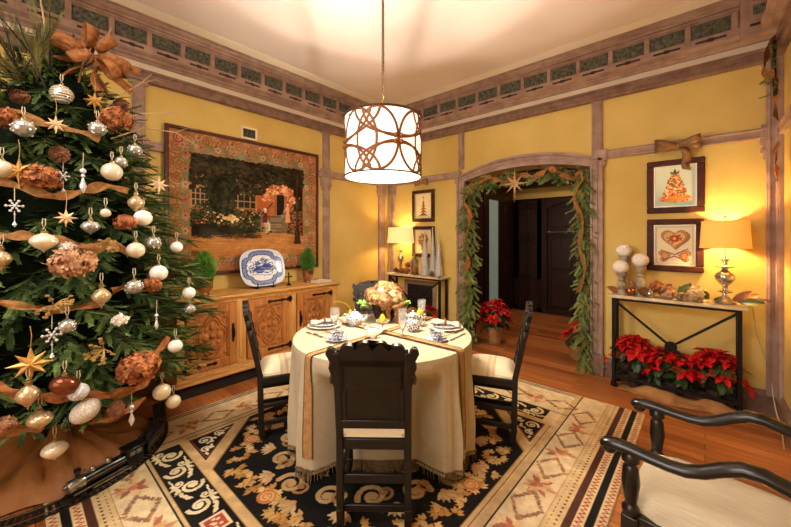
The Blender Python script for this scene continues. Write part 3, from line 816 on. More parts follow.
# ================================================================ woven picture on the left wall
def tapestry():
    W,Hh=1.735,1.47
    R=Ras(W,Hh,.0055,(150,104,66));rnd=random.Random(11)
    X,Y=R.X,R.Y
    iu0,iu1,iv0,iv1=.222,1.505,.195,1.225      # painted scene
    # border: tan edge, sea-green scroll ground near the scene, pink-brown outside
    d=np.minimum(np.minimum(X,W-X),np.minimum(Y,Hh-Y))
    R.put(d<.23,(150,100,68)); R.put((d>.12)&(d<.23),(122,114,78)); R.put(d<.028,(84,38,30))
    nz=R.noise(.06,1.,4)
    R.put((nz>.25)&(d<.23)&(d>.03),(150,108,70),.6)
    S1=(194,136,72);S2=(104,60,36);G=(112,124,84)
    def border(p0,p1,n,ins):
        dx,dy=p1[0]-p0[0],p1[1]-p0[1];L=math.hypot(dx,dy);ux,uy=dx/L,dy/L;nx,ny=-uy*ins,ux*ins
        for k in range(n):
            t=(k+.5)/n*L;s_=1 if k%2 else -1
            cx,cy=p0[0]+ux*t+nx*s_*.012,p0[1]+uy*t+ny*s_*.012
            a=math.atan2(uy,ux)
            R.spiral(cx,cy,.072,1.7,a+s_*PI/2*ins,.017,S2,sgn=s_)
            R.spiral(cx,cy,.070,1.7,a+s_*PI/2*ins,.010,S1,sgn=s_)
            R.spiral(cx+ux*.075+nx*s_*.05,cy+uy*.075+ny*s_*.05,.035,1.3,a,.009,S1,sgn=-s_)
            for q in range(4): R.leaf(cx+ux*.06-nx*s_*.04,cy+uy*.06-ny*s_*.04,.05,.026,a+q*.8-1.2,[G,(176,120,92),(90,84,54),S1][q])
        for k in range(int(n*1.0)):
            t=(k+.15)/n*L
            cx,cy=p0[0]+ux*t-nx*.055,p0[1]+uy*t-ny*.055
            for q in range(5): R.ell(cx+.020*math.cos(q*1.26),cy+.020*math.sin(q*1.26),.016,.016,[(170,118,94),(158,100,80),(182,140,108)][k%3])
            R.ell(cx,cy,.010,.010,(120,58,40))
    border((.115,.12),(.115,Hh-.12),8,1); border((.12,Hh-.115),(W-.12,Hh-.115),9,1); border((W-.115,Hh-.12),(W-.115,.12),8,1); border((W-.12,.1),(.12,.1),9,1)
    for cx,cy in((.11,.11),(W-.11,.11),(.11,Hh-.11),(W-.11,Hh-.11)):
        R.ell(cx,cy,.05,.045,(140,66,52)); R.spiral(cx,cy,.04,2,0,.010,(204,140,104))
    R.rect(iu0-.016,iu1+.016,iv0-.016,iv1+.016,(176,104,44)); R.rect(iu0,iu1,iv0,iv1,(38,32,20))
    w=iu1-iu0;h=iv1-iv0
    P=lambda a,b:(iu0+a*w,iv0+b*h)          # scene coordinates, b up
    def rect(a0,a1,b0,b1,c,al=1.): R.rect(iu0+a0*w,iu0+a1*w,iv0+b0*h,iv0+b1*h,c,al)
    def poly(pts,c,al=1.): R.poly([P(*p) for p in pts],c,al)
    # house wall
    rect(0,.60,.42,.80,(128,94,50)); rect(0,.14,.46,.82,(156,116,62)); rect(.30,.52,.44,.8,(142,92,52))
    rect(.52,.90,.30,.74,(178,96,48))
    # windows
    for a0,a1,b0,b1 in((.0,.13,.50,.68),(.31,.52,.50,.72)):
        rect(a0,a1,b0,b1,(50,44,36))
        for k in range(5): rect(a0+(a1-a0)*k/4-.004,a0+(a1-a0)*k/4+.004,b0,b1,(164,132,84))
        for k in range(4): rect(a0,a1,b0+(b1-b0)*k/3-.005,b0+(b1-b0)*k/3+.005,(164,132,84))
    # door hood of roses and the doorway
    for k in range(240):
        t=rnd.uniform(0,PI); r=rnd.gauss(.135,.028)
        x,y=.755+r*math.cos(t),.60+r*1.15*math.sin(t)
        R.ell(*P(x,y),.016,.013,rnd.choice([(214,142,92),(196,112,66),(226,170,116),(150,82,46)]))
    rect(.72,.80,.42,.68,(34,22,16)); rect(.805,.83,.42,.67,(150,96,60)); rect(.695,.72,.42,.68,(146,90,54))
    # steps with balustrades
    for k in range(6):
        b=.24+.033*k; rect(.585+.012*k,.80-.004*k,b,b+.036,[(126,102,74),(104,82,58)][k%2]); rect(.585+.012*k,.80-.004*k,b+.028,b+.036,(162,138,104))
    for a0 in(.52,.775): rect(a0,a0+.055,.22,.44,(112,94,70)); rect(a0-.01,a0+.065,.42,.45,(146,126,96)); R.ell(*P(a0+.028,.48),.025,.03,(120,84,54))
    R.line([P(.57,.44),P(.68,.58)],.014,(56,38,28)); R.line([P(.82,.44),P(.90,.58)],.016,(84,58,40))
    for k in range(7): R.line([P(.58+.015*k,.36+.03*k),P(.58+.015*k,.44+.022*k)],.005,(66,46,32))
    # shrubs and flowers along the wall
    for k in range(900):
        x=rnd.uniform(0,.56);y=.30+.18*rnd.random()+.08*math.sin(x*9)*rnd.random()
        R.ell(*P(x,y),rnd.uniform(.006,.02),rnd.uniform(.006,.016),rnd.choice([(44,52,24),(66,70,34),(34,36,18),(84,78,40),(52,44,24)]))
    for k in range(50):
        x=rnd.uniform(.02,.54);y=rnd.uniform(.32,.50); R.ell(*P(x,y),.008,.008,rnd.choice([(186,92,76),(204,150,110),(170,64,52),(216,190,140)]))
    for k in range(60): R.ell(*P(rnd.gauss(.30,.035),rnd.gauss(.385,.014)),.012,.010,rnd.choice([(214,180,120),(232,206,150),(186,146,90)]))
    for k in range(300):
        x=rnd.uniform(.84,.985);y=rnd.uniform(.22,.50); R.ell(*P(x,y),.014,.012,rnd.choice([(76,62,34),(104,74,42),(160,92,62),(50,44,24)]))
    # path
    poly([(0,0),(1,0),(1,.20),(.80,.235),(.55,.24),(.40,.22),(0,.20)],(176,116,56))
    for k in range(260):
        x=rnd.random();y=rnd.uniform(0,.2); R.line([P(x,y),P(x+rnd.uniform(.04,.16),y+rnd.uniform(-.01,.01))],.008,rnd.choice([(196,138,76),(160,100,50),(186,124,64),(140,86,42),(206,152,94)]),.4)
    for k in range(90):
        x=rnd.uniform(0,.5); R.line([P(x,rnd.uniform(.17,.235)),P(x+.08,rnd.uniform(.17,.235))],.008,(52,46,24),.7)
    poly([(.0,0),(.10,0),(.06,.05),(.0,.06)],(70,46,24),.7)
    # overhanging dark trees
    for k in range(1500):
        x=rnd.random();y=1-.34*rnd.random()**1.4*(1.25-.9*abs(x-.28))
        if .62<x<.88 and y<.80: continue
        R.ell(*P(x,y),rnd.uniform(.010,.04),rnd.uniform(.008,.022),rnd.choice([(34,32,16),(50,46,22),(26,24,13),(66,56,28),(42,34,18),(56,40,22)]),ang=rnd.uniform(-.6,.6))
    for k in range(300):
        x=rnd.uniform(.12,.33);y=rnd.uniform(.45,.8); R.ell(*P(x,y),.022,.02,rnd.choice([(36,38,20),(54,52,26),(28,26,14)]),a=.8)
    # trunk at the right
    poly([(.90,1),(.985,1),(.955,.6),(.955,.3),(.985,.10),(.90,.10),(.925,.3),(.92,.6)],(54,34,20)); R.line([P(.94,.95),P(.935,.5),P(.93,.2)],.012,(90,58,34))
    # two small figures: one standing in the doorway, one seated on the balustrade
    x,y=P(.835,.36)
    R.poly([(x-.035,y),(x+.035,y),(x+.018,y+.14),(x-.015,y+.14)],(214,150,106)); R.ell(x,y+.165,.018,.05,(206,140,100)); R.ell(x,y+.225,.017,.02,(222,176,138)); R.ell(x,y+.24,.018,.012,(96,56,34))
    R.line([(x-.01,y+.19),(x-.04,y+.13)],.012,(214,160,120))
    x,y=P(.605,.36)
    R.line([(x,y),(x+.05,y-.02),(x+.055,y-.11)],.03,(206,186,150)); R.line([(x-.01,y),(x+.025,y-.05),(x+.02,y-.13)],.026,(186,160,124)); R.poly([(x-.03,y-.01),(x+.03,y-.01),(x+.028,y+.10),(x-.02,y+.10)],(96,40,34)); R.ell(x+.006,y+.128,.018,.021,(220,176,138)); R.ell(x+.004,y+.146,.021,.012,(214,206,190)); R.line([(x+.02,y+.08),(x+.06,y+.03)],.014,(110,48,38))
    for q in((.058,-.115),(.024,-.14)): R.ell(x+q[0]+.01,y+q[1],.02,.009,(30,22,18))
    # soft weave, darker edges of the scene
    R.C+=(R.noise(.09,26,8,4)+np.random.uniform(-9,9,X.shape))[...,None]
    return R
R=tapestry()
tp=thing('framed_tapestry','large woven picture of a cottage garden with a scrolled border, hung on the left wall','picture',(XL+.02,.985,1.05))
R.sheet('woven_picture',lambda U,V:(0*U+.022,U,V),paint_mat('woven_canvas',rough=.85,bump=.3,bscale=260,spec=.15),tp)
m_mah=mat('mahogany_moulding',(92,44,32),rough=.4,rgb2=(64,28,20),scale=14,stretch=(3,1,1))
fr=MB();w_,h_,t_=1.735,1.47,.022
for (a,b,c,d) in((-.006,t_,-.006,h_+.006),(w_-t_,w_+.006,-.006,h_+.006),(t_,w_-t_,-.006,t_),(t_,w_-t_,h_-t_,h_+.006)):
    fr.bx(0,.036,a,b,c,d)
fr.build('frame',m_mah,tp,bevel=.005)
MB().bx(0,.018,0,w_,0,h_).build('backing',m_mah,tp)
# ceiling-height air vent
m_white=mat('off_white_enamel',(224,208,168),rough=.5,var=.04)
vt=thing('air_vent','small off-white wall vent with dark louvres above the woven picture','vent',(XL,1.72,2.545))
B=MB().bx(0,.012,0,.19,0,.022).bx(0,.012,0,.19,.118,.14).bx(0,.012,0,.024,.022,.118).bx(0,.012,.166,.19,.022,.118)
B.build('frame',m_white,vt,bevel=.003)
MB().bx(.0,.002,.02,.17,.02,.12).build('duct',mat('vent_dark',(44,40,32),rough=.8),vt)
B=MB()
for k in range(6): B.box((0,0,0),(.012,.142,.002),T(.008,.095,.03+k*.0165)@Matrix.Rotation(.6,4,'Y'))
for k in range(2): B.bx(.004,.01,.068+k*.05,.072+k*.05,.022,.118)
B.build('louvres',mat('grey_louvre',(120,114,98),rough=.5),vt)
# ================================================================ pendant lamp
TX,TY=-1.735,1.80
m_shade=mat('white_drum_fabric',(255,250,240),rough=.9,var=.01,emit=.9,emit_rgb=(255,248,234))
m_diff=mat('lamp_diffuser',(255,252,246),rough=.6,var=.0,emit=.9,emit_rgb=(255,248,232))
m_bronze=mat('bronze_lattice',(158,98,48),rough=.45,metal=.15,rgb2=(126,74,34),scale=20)
m_rimw=mat('dark_bronze_rim',(96,66,46),rough=.4,metal=.4,var=.1)
PR_,PZ0,PZ1=.272,1.868,2.305
pn=thing('pendant_lamp','white drum pendant lamp with bronze circle lattice hanging over the round table','lamp',(TX,TY,PZ0))
HH=PZ1-PZ0
MB().lathe([(PR_,0.012),(PR_,HH-.004)],64).build('drum_shade',m_shade,pn)
sh=pn.children[0]; sh.data.polygons  # open drum
import bmesh
def open_caps(o):
    bm=bmesh.new(); bm.from_mesh(o.data)
    for f in [f for f in bm.faces if len(f.verts)>4]: bm.faces.remove(f)
    bm.to_mesh(o.data); bm.free()
open_caps(sh)
MB().lathe([(.0001,.004),(PR_-.004,.004),(PR_-.004,.012),(.0001,.012)],64).build('diffuser',m_diff,pn)
MB().lathe([(.016,.0),(.02,-.004),(.008,-.012),(.0001,-.014)],16).lathe([(.0001,.004),(.016,.0)],16).build('finial',m_bronze,pn)
for z in(.008,HH-.006):
    MB().tube([((PR_+.003)*math.cos(2*PI*i/72),(PR_+.003)*math.sin(2*PI*i/72),z) for i in range(72)],.0085 if z>.1 else .0065,6,closed=True).build('rim',m_rimw,pn)
# lattice : interlaced circles wrapped round the drum, four nodes
B=MB(); Rl=PR_+.004
dirc=math.atan2(-TY,-TX)          # angle that faces the middle of the room's open side
node0=dirc+math.radians(22)
def arcpts(uc,zc,a,b):
    pts=[]
    for i in range(72):
        t=2*PI*i/72; u=uc+a*math.cos(t); z=zc+b*math.sin(t)
        pts.append((u,z))
    return pts
def wrap(pts):
    runs=[];cur=[]
    for u,z in pts+pts[:1]:
        if .012<=z<=HH-.012: cur.append((u,z))
        else:
            if len(cur)>1: runs.append(cur)
            cur=[]
    if len(cur)>1: runs.append(cur)
    for r in runs:
        P=[(Rl*math.cos(u/PR_),Rl*math.sin(u/PR_),z) for u,z in r]
        N=[(math.cos(u/PR_),math.sin(u/PR_),0) for u,z in r]
        B.tube(P,.0085,6,flat=.45,up=N)
Dn=2*PI*PR_/4; zc=HH/2
for k in range(4):
    u0=node0*PR_+k*Dn
    for s_ in(-1,1):
        wrap(arcpts(u0+s_*.143,zc,.140,.205))
    for zt in(0,HH):
        wrap(arcpts(u0,zt,.243,.205)); wrap(arcpts(u0,zt,.305,.196))
    B.sph((Rl*math.cos(u0/PR_),Rl*math.sin(u0/PR_),zc),(.001,.001,.001),4,3)
    N=(math.cos(u0/PR_),math.sin(u0/PR_),0)
    for dx,dz in((.02,.02),(-.02,.02),(.02,-.02),(-.02,-.02)):
        u=u0+dx; B.sph((Rl*math.cos(u/PR_),Rl*math.sin(u/PR_),zc+dz),(.017,.017,.018),8,6)
B.build('lattice',m_bronze,pn)
# spider, sockets and bulbs inside the open drum
B=MB(); zs=HH-.03
for k in range(3):
    a=2*PI*k/3+.3; B.tube([(0,0,zs),(PR_*math.cos(a),PR_*math.sin(a),zs)],.008,8)
    B.tube([(0,0,zs-.04),(.085*math.cos(a+.6),.085*math.sin(a+.6),.235)],.010,8)
B.tube([(0,0,zs-.16),(0,0,HH+.04)],.014,10).lathe([(.03,zs-.05),(.045,zs-.02),(.03,zs+.01)],14)
B.build('spider',m_rimw,pn)
m_bulb=mat('glowing_bulb',(255,240,210),rough=.4,var=0,emit=3.,emit_rgb=(255,226,170))
for k in range(3):
    a=2*PI*k/3+.9
    MB().sph((.085*math.cos(a),.085*math.sin(a),.20),(.028,.028,.038),12,8).build('bulb',m_bulb,pn)
# chain to the ceiling
B=MB(); z=HH+.03; k=0
while z<ZC-PZ0-.06:
    q=[(.010*math.cos(t),0,z+.018+.018*math.sin(t)) for t in [2*PI*i/12 for i in range(12)]]
    if k%2: q=[(0,x,zz) for x,_,zz in q]
    B.tube(q,.0034,5,closed=True); z+=.0285; k+=1
B.tube([(0,.004,HH+.02),(.004,-.003,(ZC-PZ0)*.6),(0,.0,ZC-PZ0-.03)],.003,5)
B.build('chain',mat('antique_brass_chain',(120,92,58),rough=.4,metal=.7),pn)
MB().lathe([(.0001,ZC-PZ0),(.07,ZC-PZ0),(.068,ZC-PZ0-.012),(.03,ZC-PZ0-.03),(.012,ZC-PZ0-.06),(.0001,ZC-PZ0-.062)][::-1],24).build('canopy',m_rimw,pn)

# ================================================================ round table with cloth
m_linen=mat('natural_linen',(192,176,148),rough=.9,rgb2=(184,167,138),scale=24,bump=.15,bscale=240,spec=.1)
m_linen_trim=mat('tan_ribbon_linen',(184,140,92),rough=.85,rgb2=(160,116,72),scale=30,bump=.15,bscale=200,spec=.1)
m_fringe=mat('brown_fringe',(128,104,72),rough=.95,rgb2=(84,66,44),scale=60)
tb=thing('round_table','round dining table hidden under a floor-length linen cloth','table',(TX,TY,0))
MB().lathe([(.0001,.715),(.59,.715),(.605,.722),(.605,.738),(.59,.744),(.0001,.744)],48).build('table_top',m_darkwood,tb)
MB().lathe([(.26,.011),(.26,.05),(.10,.09),(.06,.2),(.08,.4),(.06,.6),(.14,.715)],24).build('pedestal',m_darkwood,tb)
TZ=.75
RT=.632
CHAIRS=[((-1.150,1.122),(-.654,.757)),((-2.53,1.165),(.43,.903)),((-.955,2.528),(-.927,-.375)),((-2.70,2.629),(.76,-.65))]      # back-top point, facing
SEATS=[]
for tp,f in CHAIRS:
    L=math.hypot(*f); SEATS.append(((tp[0]+.30*f[0]/L-TX,tp[1]+.30*f[1]/L-TY),math.atan2(f[1],f[0])-PI/2))   # seats press the cloth inwards
def seat_hit(x,y):
    for (ox,oy),rz in SEATS:
        dx,dy=x-ox,y-oy; c,s_=math.cos(rz),math.sin(rz); u,v=dx*c+dy*s_,-dx*s_+dy*c
        if abs(u)<.25 and -.35<v<.20: return True
    return False
def free_r(th):
    r=.2
    while r<RT+.08 and not seat_hit(r*math.cos(th),r*math.sin(th)): r+=.01
    return r-.01
_f=[free_r(2*PI*j/360) for j in range(360)]
_f=[min(_f[(j+k)%360] for k in range(-4,5)) for j in range(360)]
FREE=[sum(_f[(j+k)%360] for k in range(-4,5))/9 for j in range(360)]
def cloth_r(th,t):
    amp=.060*min(1,t*1.4)
    w=abs(math.sin(8*th+.7*math.sin(3*th+.5)+.2)); w2=abs(math.sin(13*th+1.9))
    r=RT-.012*t+amp*((1-w)**2*.95+.28*(1-w2)**2+.25*math.sin(5*th+2.)-.05)
    z=TZ-(TZ-.06)*t
    if z<.68:
        k=min(1,(.68-z)/.14); k=k*k*(3-2*k)
        q=(th%(2*PI))/(2*PI)*360; j=int(q)%360; f=FREE[j]*(1-(q-int(q)))+FREE[(j+1)%360]*(q-int(q))
        if f<r: r=r*(1-k)+f*k
    return r
def cloth_p(th,t,off=0.):
    r=cloth_r(th,t)+off; z=TZ-.004-(TZ-.06)*t
    if t<.03: r=RT-.006*(1-t/.03)+off
    return (r*math.cos(th),r*math.sin(th),z)
cl=MB();N=432;rings=[]
vs=[];fs=[]
vs.append((0,0,TZ)); 
rad=[.1,.2,.3,.4,.5,.58,.61,.625]
for r in rad:
    for j in range(N):
        a=2*PI*j/N; vs.append((r*math.cos(a),r*math.sin(a),TZ+.0008*math.sin(9*a)*r-(.001 if r>.62 else 0)))
ts=[0,.02,.05,.1,.15,.2,.26,.32,.4,.5,.6,.7,.8,.9,1.]
for t in ts:
    for j in range(N): vs.append(cloth_p(2*PI*j/N,t))
for j in range(N): fs.append((0,1+j,1+(j+1)%N))
nr=len(rad)+len(ts)
for i in range(nr-1):
    for j in range(N): fs.append((1+i*N+j,1+(i+1)*N+j,1+(i+1)*N+(j+1)%N,1+i*N+(j+1)%N))
cl.add(vs,fs)
tc=cl.build('tablecloth',m_linen,loc=(TX,TY,0),smooth=60); tag(tc,'floor-length natural linen tablecloth with a brown fringed hem on the round table','tablecloth')
fr=MB();rnd=random.Random(5)
for j in range(620):
    a=2*PI*j/620; p=Vector(cloth_p(a,1.,.003)); q=Vector(cloth_p(a+rnd.uniform(-.006,.006),1.,.006+rnd.uniform(-.006,.012))); q.z=rnd.uniform(.012,.02)
    t=Vector((-math.sin(a),math.cos(a),0))*.0042
    fr.add([p-t+Vector((0,0,.025)),p+t+Vector((0,0,.025)),q+t*.6,q-t*.6],[(0,1,2,3)])
fr.tube([Vector(cloth_p(2*PI*j/288,1.,.004))+Vector((0,0,.024)) for j in range(288)],.005,4,closed=True); fr.build('fringe',m_fringe,tc)
# two tan ribbon runners crossing on the cloth and hanging down it
def runner(name,label,ang,wd,zoff):
    def end(a0,sgn): pass
    pts=[]
    c,s_=math.cos(ang),math.sin(ang)
    rows=[]
    def row(th,t,off):
        """three points across at angle th down the skirt"""
        out=[]
        for k in(-1,-.5,0,.5,1):
            dth=k*wd/2/RT; out.append(cloth_p(th+dth,t,off))
        return out
    tl=[.86,.8,.7,.6,.5,.4,.32,.26,.2,.15,.1,.05,.02,.0]
    for t in tl: rows.append(row(ang,t,.011))
    for q in(.622,.5,.35,.2,.05,-.1,-.3,-.5,-.622):
        L=q; out=[]
        for k in(-1,-.5,0,.5,1): out.append((L*c-k*wd/2*s_,L*s_+k*wd/2*c,TZ+zoff))
        rows.append(out)
    for t in tl[::-1]:
        out=[]
        for k in(1,.5,0,-.5,-1): out.append(cloth_p(ang+PI+k*wd/2/RT,t,.011))
        rows.append(out)
    B=MB()
    vs=[p for r in rows for p in r]; n=5
    B.add(vs,[(i*n+j,i*n+j+1,(i+1)*n+j+1,(i+1)*n+j) for i in range(len(rows)-1) for j in range(n-1)])
    o=B.build(name,m_linen_trim,loc=(TX,TY,0),smooth=60)
    E=MB()
    for j in(0,4): E.tube([Vector(r[j])+Vector((0,0,.001)) for r in rows],.0032,5)
    E.build('dark_edge',m_fringe,o,smooth=60)
    return tag(o,label,'table runner')
import math as _m
vd=math.atan2(-TY,-TX)            # from the table towards the room's middle
runner('ribbon_runner','tan ribbon runner hanging down the cloth on the painting-wall side of the near chair',vd-math.radians(43),.05,.004)
runner('ribbon_runner','tan ribbon runner hanging down the cloth on the doorway side of the near chair',vd+math.radians(48),.052,.012)

# ================================================================ carved dining chairs
m_ebony=mat('ebonised_carved_wood',(34,25,21),rough=.38,rgb2=(18,13,11),scale=14,detail=8,bump=.2,spec=.45)
m_ebony_l=mat('worn_carving_edge',(66,50,38),rough=.5,rgb2=(50,38,30),scale=30,bump=.3)
def stripe_mat(name,a,b,c,per,axis=0):
    m=bpy.data.materials.new(name); m.use_nodes=True
    nt=m.node_tree;n=nt.nodes;l=nt.links;bs=n['Principled BSDF'];bs.inputs['Roughness'].default_value=.85;bs.inputs['Specular IOR Level'].default_value=.2
    tc=n.new('ShaderNodeTexCoord');sx=n.new('ShaderNodeSeparateXYZ');l.new(tc.outputs['Object'],sx.inputs[0])
    d=n.new('ShaderNodeMath');d.operation='DIVIDE';d.inputs[1].default_value=per;l.new(sx.outputs[axis],d.inputs[0])
    f=n.new('ShaderNodeMath');f.operation='FRACT';l.new(d.outputs[0],f.inputs[0])
    cr=n.new('ShaderNodeValToRGB');cr.color_ramp.interpolation='EASE'
    e=cr.color_ramp.elements;e[0].position=0;e[0].color=(*lin(a),1);e[1].position=.62;e[1].color=(*lin(a),1)
    for p,q in((.66,b),(.78,c),(.9,b),(.97,a)): x=e.new(p);x.color=(*lin(q),1)
    l.new(f.outputs[0],cr.inputs['Fac']);l.new(cr.outputs['Color'],bs.inputs['Base Color'])
    return m
m_seat=stripe_mat('striped_seat_fabric',(222,204,172),(196,166,128),(212,190,156),.19,1)
def make_chair(name,label):
    t=thing(name,label,'chair',group='carved dining chairs round the table')
    tilt=math.atan2(.085,.41); MBk=T(0,-.205,.45)@Matrix.Rotation(tilt,4,'X')
    PX=.167
    # rear legs run up into the back posts
    for s_ in(-1,1):
        B=MB(); x=s_*PX
        B.bar((x,-.185,0),(x,-.200,.10),.036,.04,(0,1,0)).bar((x,-.198,.09),(x,-.205,.46),.034,.038,(0,1,0))
        B.bar(tuple(MBk@Vector((x,0,0))),tuple(MBk@Vector((x,0,.46))),.034,.036,(0,1,0))
        B.build('rear_leg',m_ebony,t,bevel=.005)
    for s_ in(-1,1):
        B=MB().box((s_*.17,.13,.39),(.042,.042,.12)).lathe([(.014,.0),(.02,.012),(.02,.03),(.012,.05),(.016,.09),(.021,.16),(.016,.22),(.02,.24),(.014,.26),(.02,.30),(.02,.33)],12,T(s_*.17,.13,0)).box((s_*.17,.13,.11),(.04,.04,.05))
        B.build('front_leg',m_ebony,t,bevel=.004)
    # back panel: frame, recessed board and scalloped crest with side ears
    B=MB()
    B.bx(-PX,PX,-.010,.006,.075,.475,MBk)
    B.bx(-PX,PX,-.018,.016,.060,.105,MBk).bx(-PX,PX,-.016,.014,.385,.43,MBk)
    B.bx(-PX+.017,-PX+.04,-.016,.012,.1,.4,MBk).bx(PX-.04,PX-.017,-.016,.012,.1,.4,MBk)
    B.build('back_panel',m_ebony,t,bevel=.004)
    pts=[(-.150,.44)]
    pts=[(-.18,.425),(-.196,.43)]
    def arc(cx,cz,r,a0,a1,n=8): return [(cx+r*math.cos(a0+(a1-a0)*i/n),cz+r*math.sin(a0+(a1-a0)*i/n)) for i in range(n+1)]
    crest=[(-.19,.31),(-.185,.335),(-.203,.35),(-.205,.38),(-.192,.40),(-.206,.425)]+arc(-.192,.465,.024,-PI*.75,-PI*1.9)[0:7]
    crest=[(-.172,.27),(-.186,.285),(-.19,.315),(-.181,.34),(-.198,.355),(-.206,.385),(-.196,.41),(-.206,.43),(-.217,.455),(-.208,.48),(-.188,.482),(-.172,.463)]
    top=[]
    for k,cx in enumerate((-.114,-.038,.038,.114)):
        rz=.045 if k in(1,2) else .038; cz=.47 if k in(1,2) else .462
        top+=[(cx+.04*math.cos(PI-PI*i/8),cz+rz*math.sin(PI-PI*i/8)) for i in range(9)]
    right=[(-x,z) for x,z in crest[::-1]]
    poly=crest+top+right
    # split the crest in a band (top) and two side ears so it stays a clean outline
    B=MB().prism([(x,z) for x,z in poly],-.012,.016,XZ(MBk))
    B.build('crest',m_ebony,t,bevel=.004,smooth=30)
    B=MB()
    for k,cx in enumerate((-.114,-.038,.038,.114)):
        for q in range(5):
            a=PI*(q+.5)/5; B.tube([tuple(MBk@Vector((cx,.017,.455))),tuple(MBk@Vector((cx+.03*math.cos(a),.014,.463+.036*math.sin(a))))],[.006,.008],6)
    for i in range(5):
        for j in range(5):
            x=-.12+.06*i;z=.16+.05*j
            B.sph(tuple(MBk@Vector((x,.006,z))),(.030,.006,.026),8,5)
    B.build('carved_pattern',m_ebony_l,t)
    for s_ in(-1,1):
        B=MB()
        for z in(.46,.385,.315): B.sph(tuple(MBk@Vector((s_*.197,.002,z))),(.010,.010,.026),8,6)
        B.build('carved_ear',m_ebony_l,t)
        B=MB()
        for z in(.12,.2,.28,.36): B.sph(tuple(MBk@Vector((s_*PX,.016,z))),(.012,.005,.036),8,6)
        B.build('carved_post',m_ebony_l,t)
    # seat
    B=MB().bx(-.185,.185,-.205,.15,.385,.44)
    B.build('seat_frame',m_ebony,t,bevel=.006)
    prof=[]
    B=MB(); nx,ny=10,10
    vs=[];fs=[]
    for j in range(ny+1):
        for i in range(nx+1):
            u=i/nx*2-1;v=j/ny*2-1; e=(1-abs(u)**5)*(1-abs(v)**5)
            wx=.17+.018*(v+1)/2; vs.append((u*wx,-.025+v*.175,.446+.055*e**.6+.008*(1-u*u)*(1-v*v)))
    for j in range(ny):
        for i in range(nx): a=j*(nx+1)+i; fs.append((a,a+1,a+nx+2,a+nx+1))
    B.add(vs,fs).bx(-.17,.17,-.19,.14,.435,.458)
    B.build('seat',m_seat,t,smooth=60)
    for nm,B in (('stretcher',MB().bx(-PX,PX,-.206,-.186,.22,.265)),('stretcher',MB().bx(-PX,PX,-.20,-.182,.075,.11)),
        ('stretcher',MB().bx(-.18,-.16,-.19,.13,.095,.13)),('stretcher',MB().bx(.16,.18,-.19,.13,.095,.13)),
        ('stretcher',MB().bx(-.18,-.16,-.19,.13,.22,.25)),('stretcher',MB().bx(.16,.18,-.19,.13,.22,.25)),('stretcher',MB().bx(-.17,.17,.122,.14,.235,.275))):
        B.build(nm,m_ebony,t,bevel=.004)
    return t
chair=make_chair('dining_chair','dark carved dining chair nearest the camera, seen from behind, scalloped crest in full view')
def put_chair(o,top,f,label=None):
    L=math.hypot(*f); fx,fy=f[0]/L,f[1]/L
    loc=(top[0]+.30*fx,top[1]+.30*fy,.012); rz=math.atan2(fy,fx)-PI/2
    if label: return dup(o,loc,rz,label)
    o.location=loc; o.rotation_euler=(0,0,rz); return o
put_chair(chair,*CHAIRS[0])
put_chair(chair,*CHAIRS[1],'dark carved dining chair seen edge-on between the sideboard and the round table')
put_chair(chair,*CHAIRS[2],'dark carved dining chair seen edge-on on the doorway side of the round table')
put_chair(chair,*CHAIRS[3],'dark carved dining chair behind the flower centrepiece, its front facing the camera')

# ================================================================ on the table
def bluewhite(name,scale=60,thr=.5):
    m=bpy.data.materials.new(name); m.use_nodes=True
    nt=m.node_tree;n=nt.nodes;l=nt.links;b=n['Principled BSDF'];b.inputs['Roughness'].default_value=.15;b.inputs['Coat Weight'].default_value=.4
    tc=n.new('ShaderNodeTexCoord');nz=n.new('ShaderNodeTexNoise');nz.inputs['Scale'].default_value=scale;nz.inputs['Detail'].default_value=3
    l.new(tc.outputs['Object'],nz.inputs['Vector'])
    cr=n.new('ShaderNodeValToRGB');e=cr.color_ramp.elements;e[0].position=thr-.05;e[1].position=thr+.05
    e[0].color=(*lin((232,230,226)),1);e[1].color=(*lin((84,98,150)),1)
    l.new(nz.outputs['Fac'],cr.inputs['Fac']);l.new(cr.outputs['Color'],b.inputs['Base Color'])
    return m
m_bw=bluewhite('blue_white_china',95,.51); m_bw2=bluewhite('blue_white_china_fine',140,.51)
m_chinaw=mat('white_china',(238,234,226),rough=.15,var=.01,spec=.5,coat=.3)
m_glass=mat('clear_glass',(255,255,255),rough=.02,var=0,trans=.85,ior=1.45)
m_napk=mat('pale_napkin',(176,168,154),rough=.9,var=.06,scale=30)
m_silver=mat('silver_cutlery',(200,196,188),rough=.2,metal=1.,var=.03)
m_pear=mat('yellow_green_pear',(196,180,52),rough=.45,rgb2=(152,150,40),scale=14)
m_stemw=mat('pear_stem',(96,66,36),rough=.8)
CR=math.atan2(.6674,.7447)        # heading of the far-right diagonal of the room
ZP=TZ+.0012
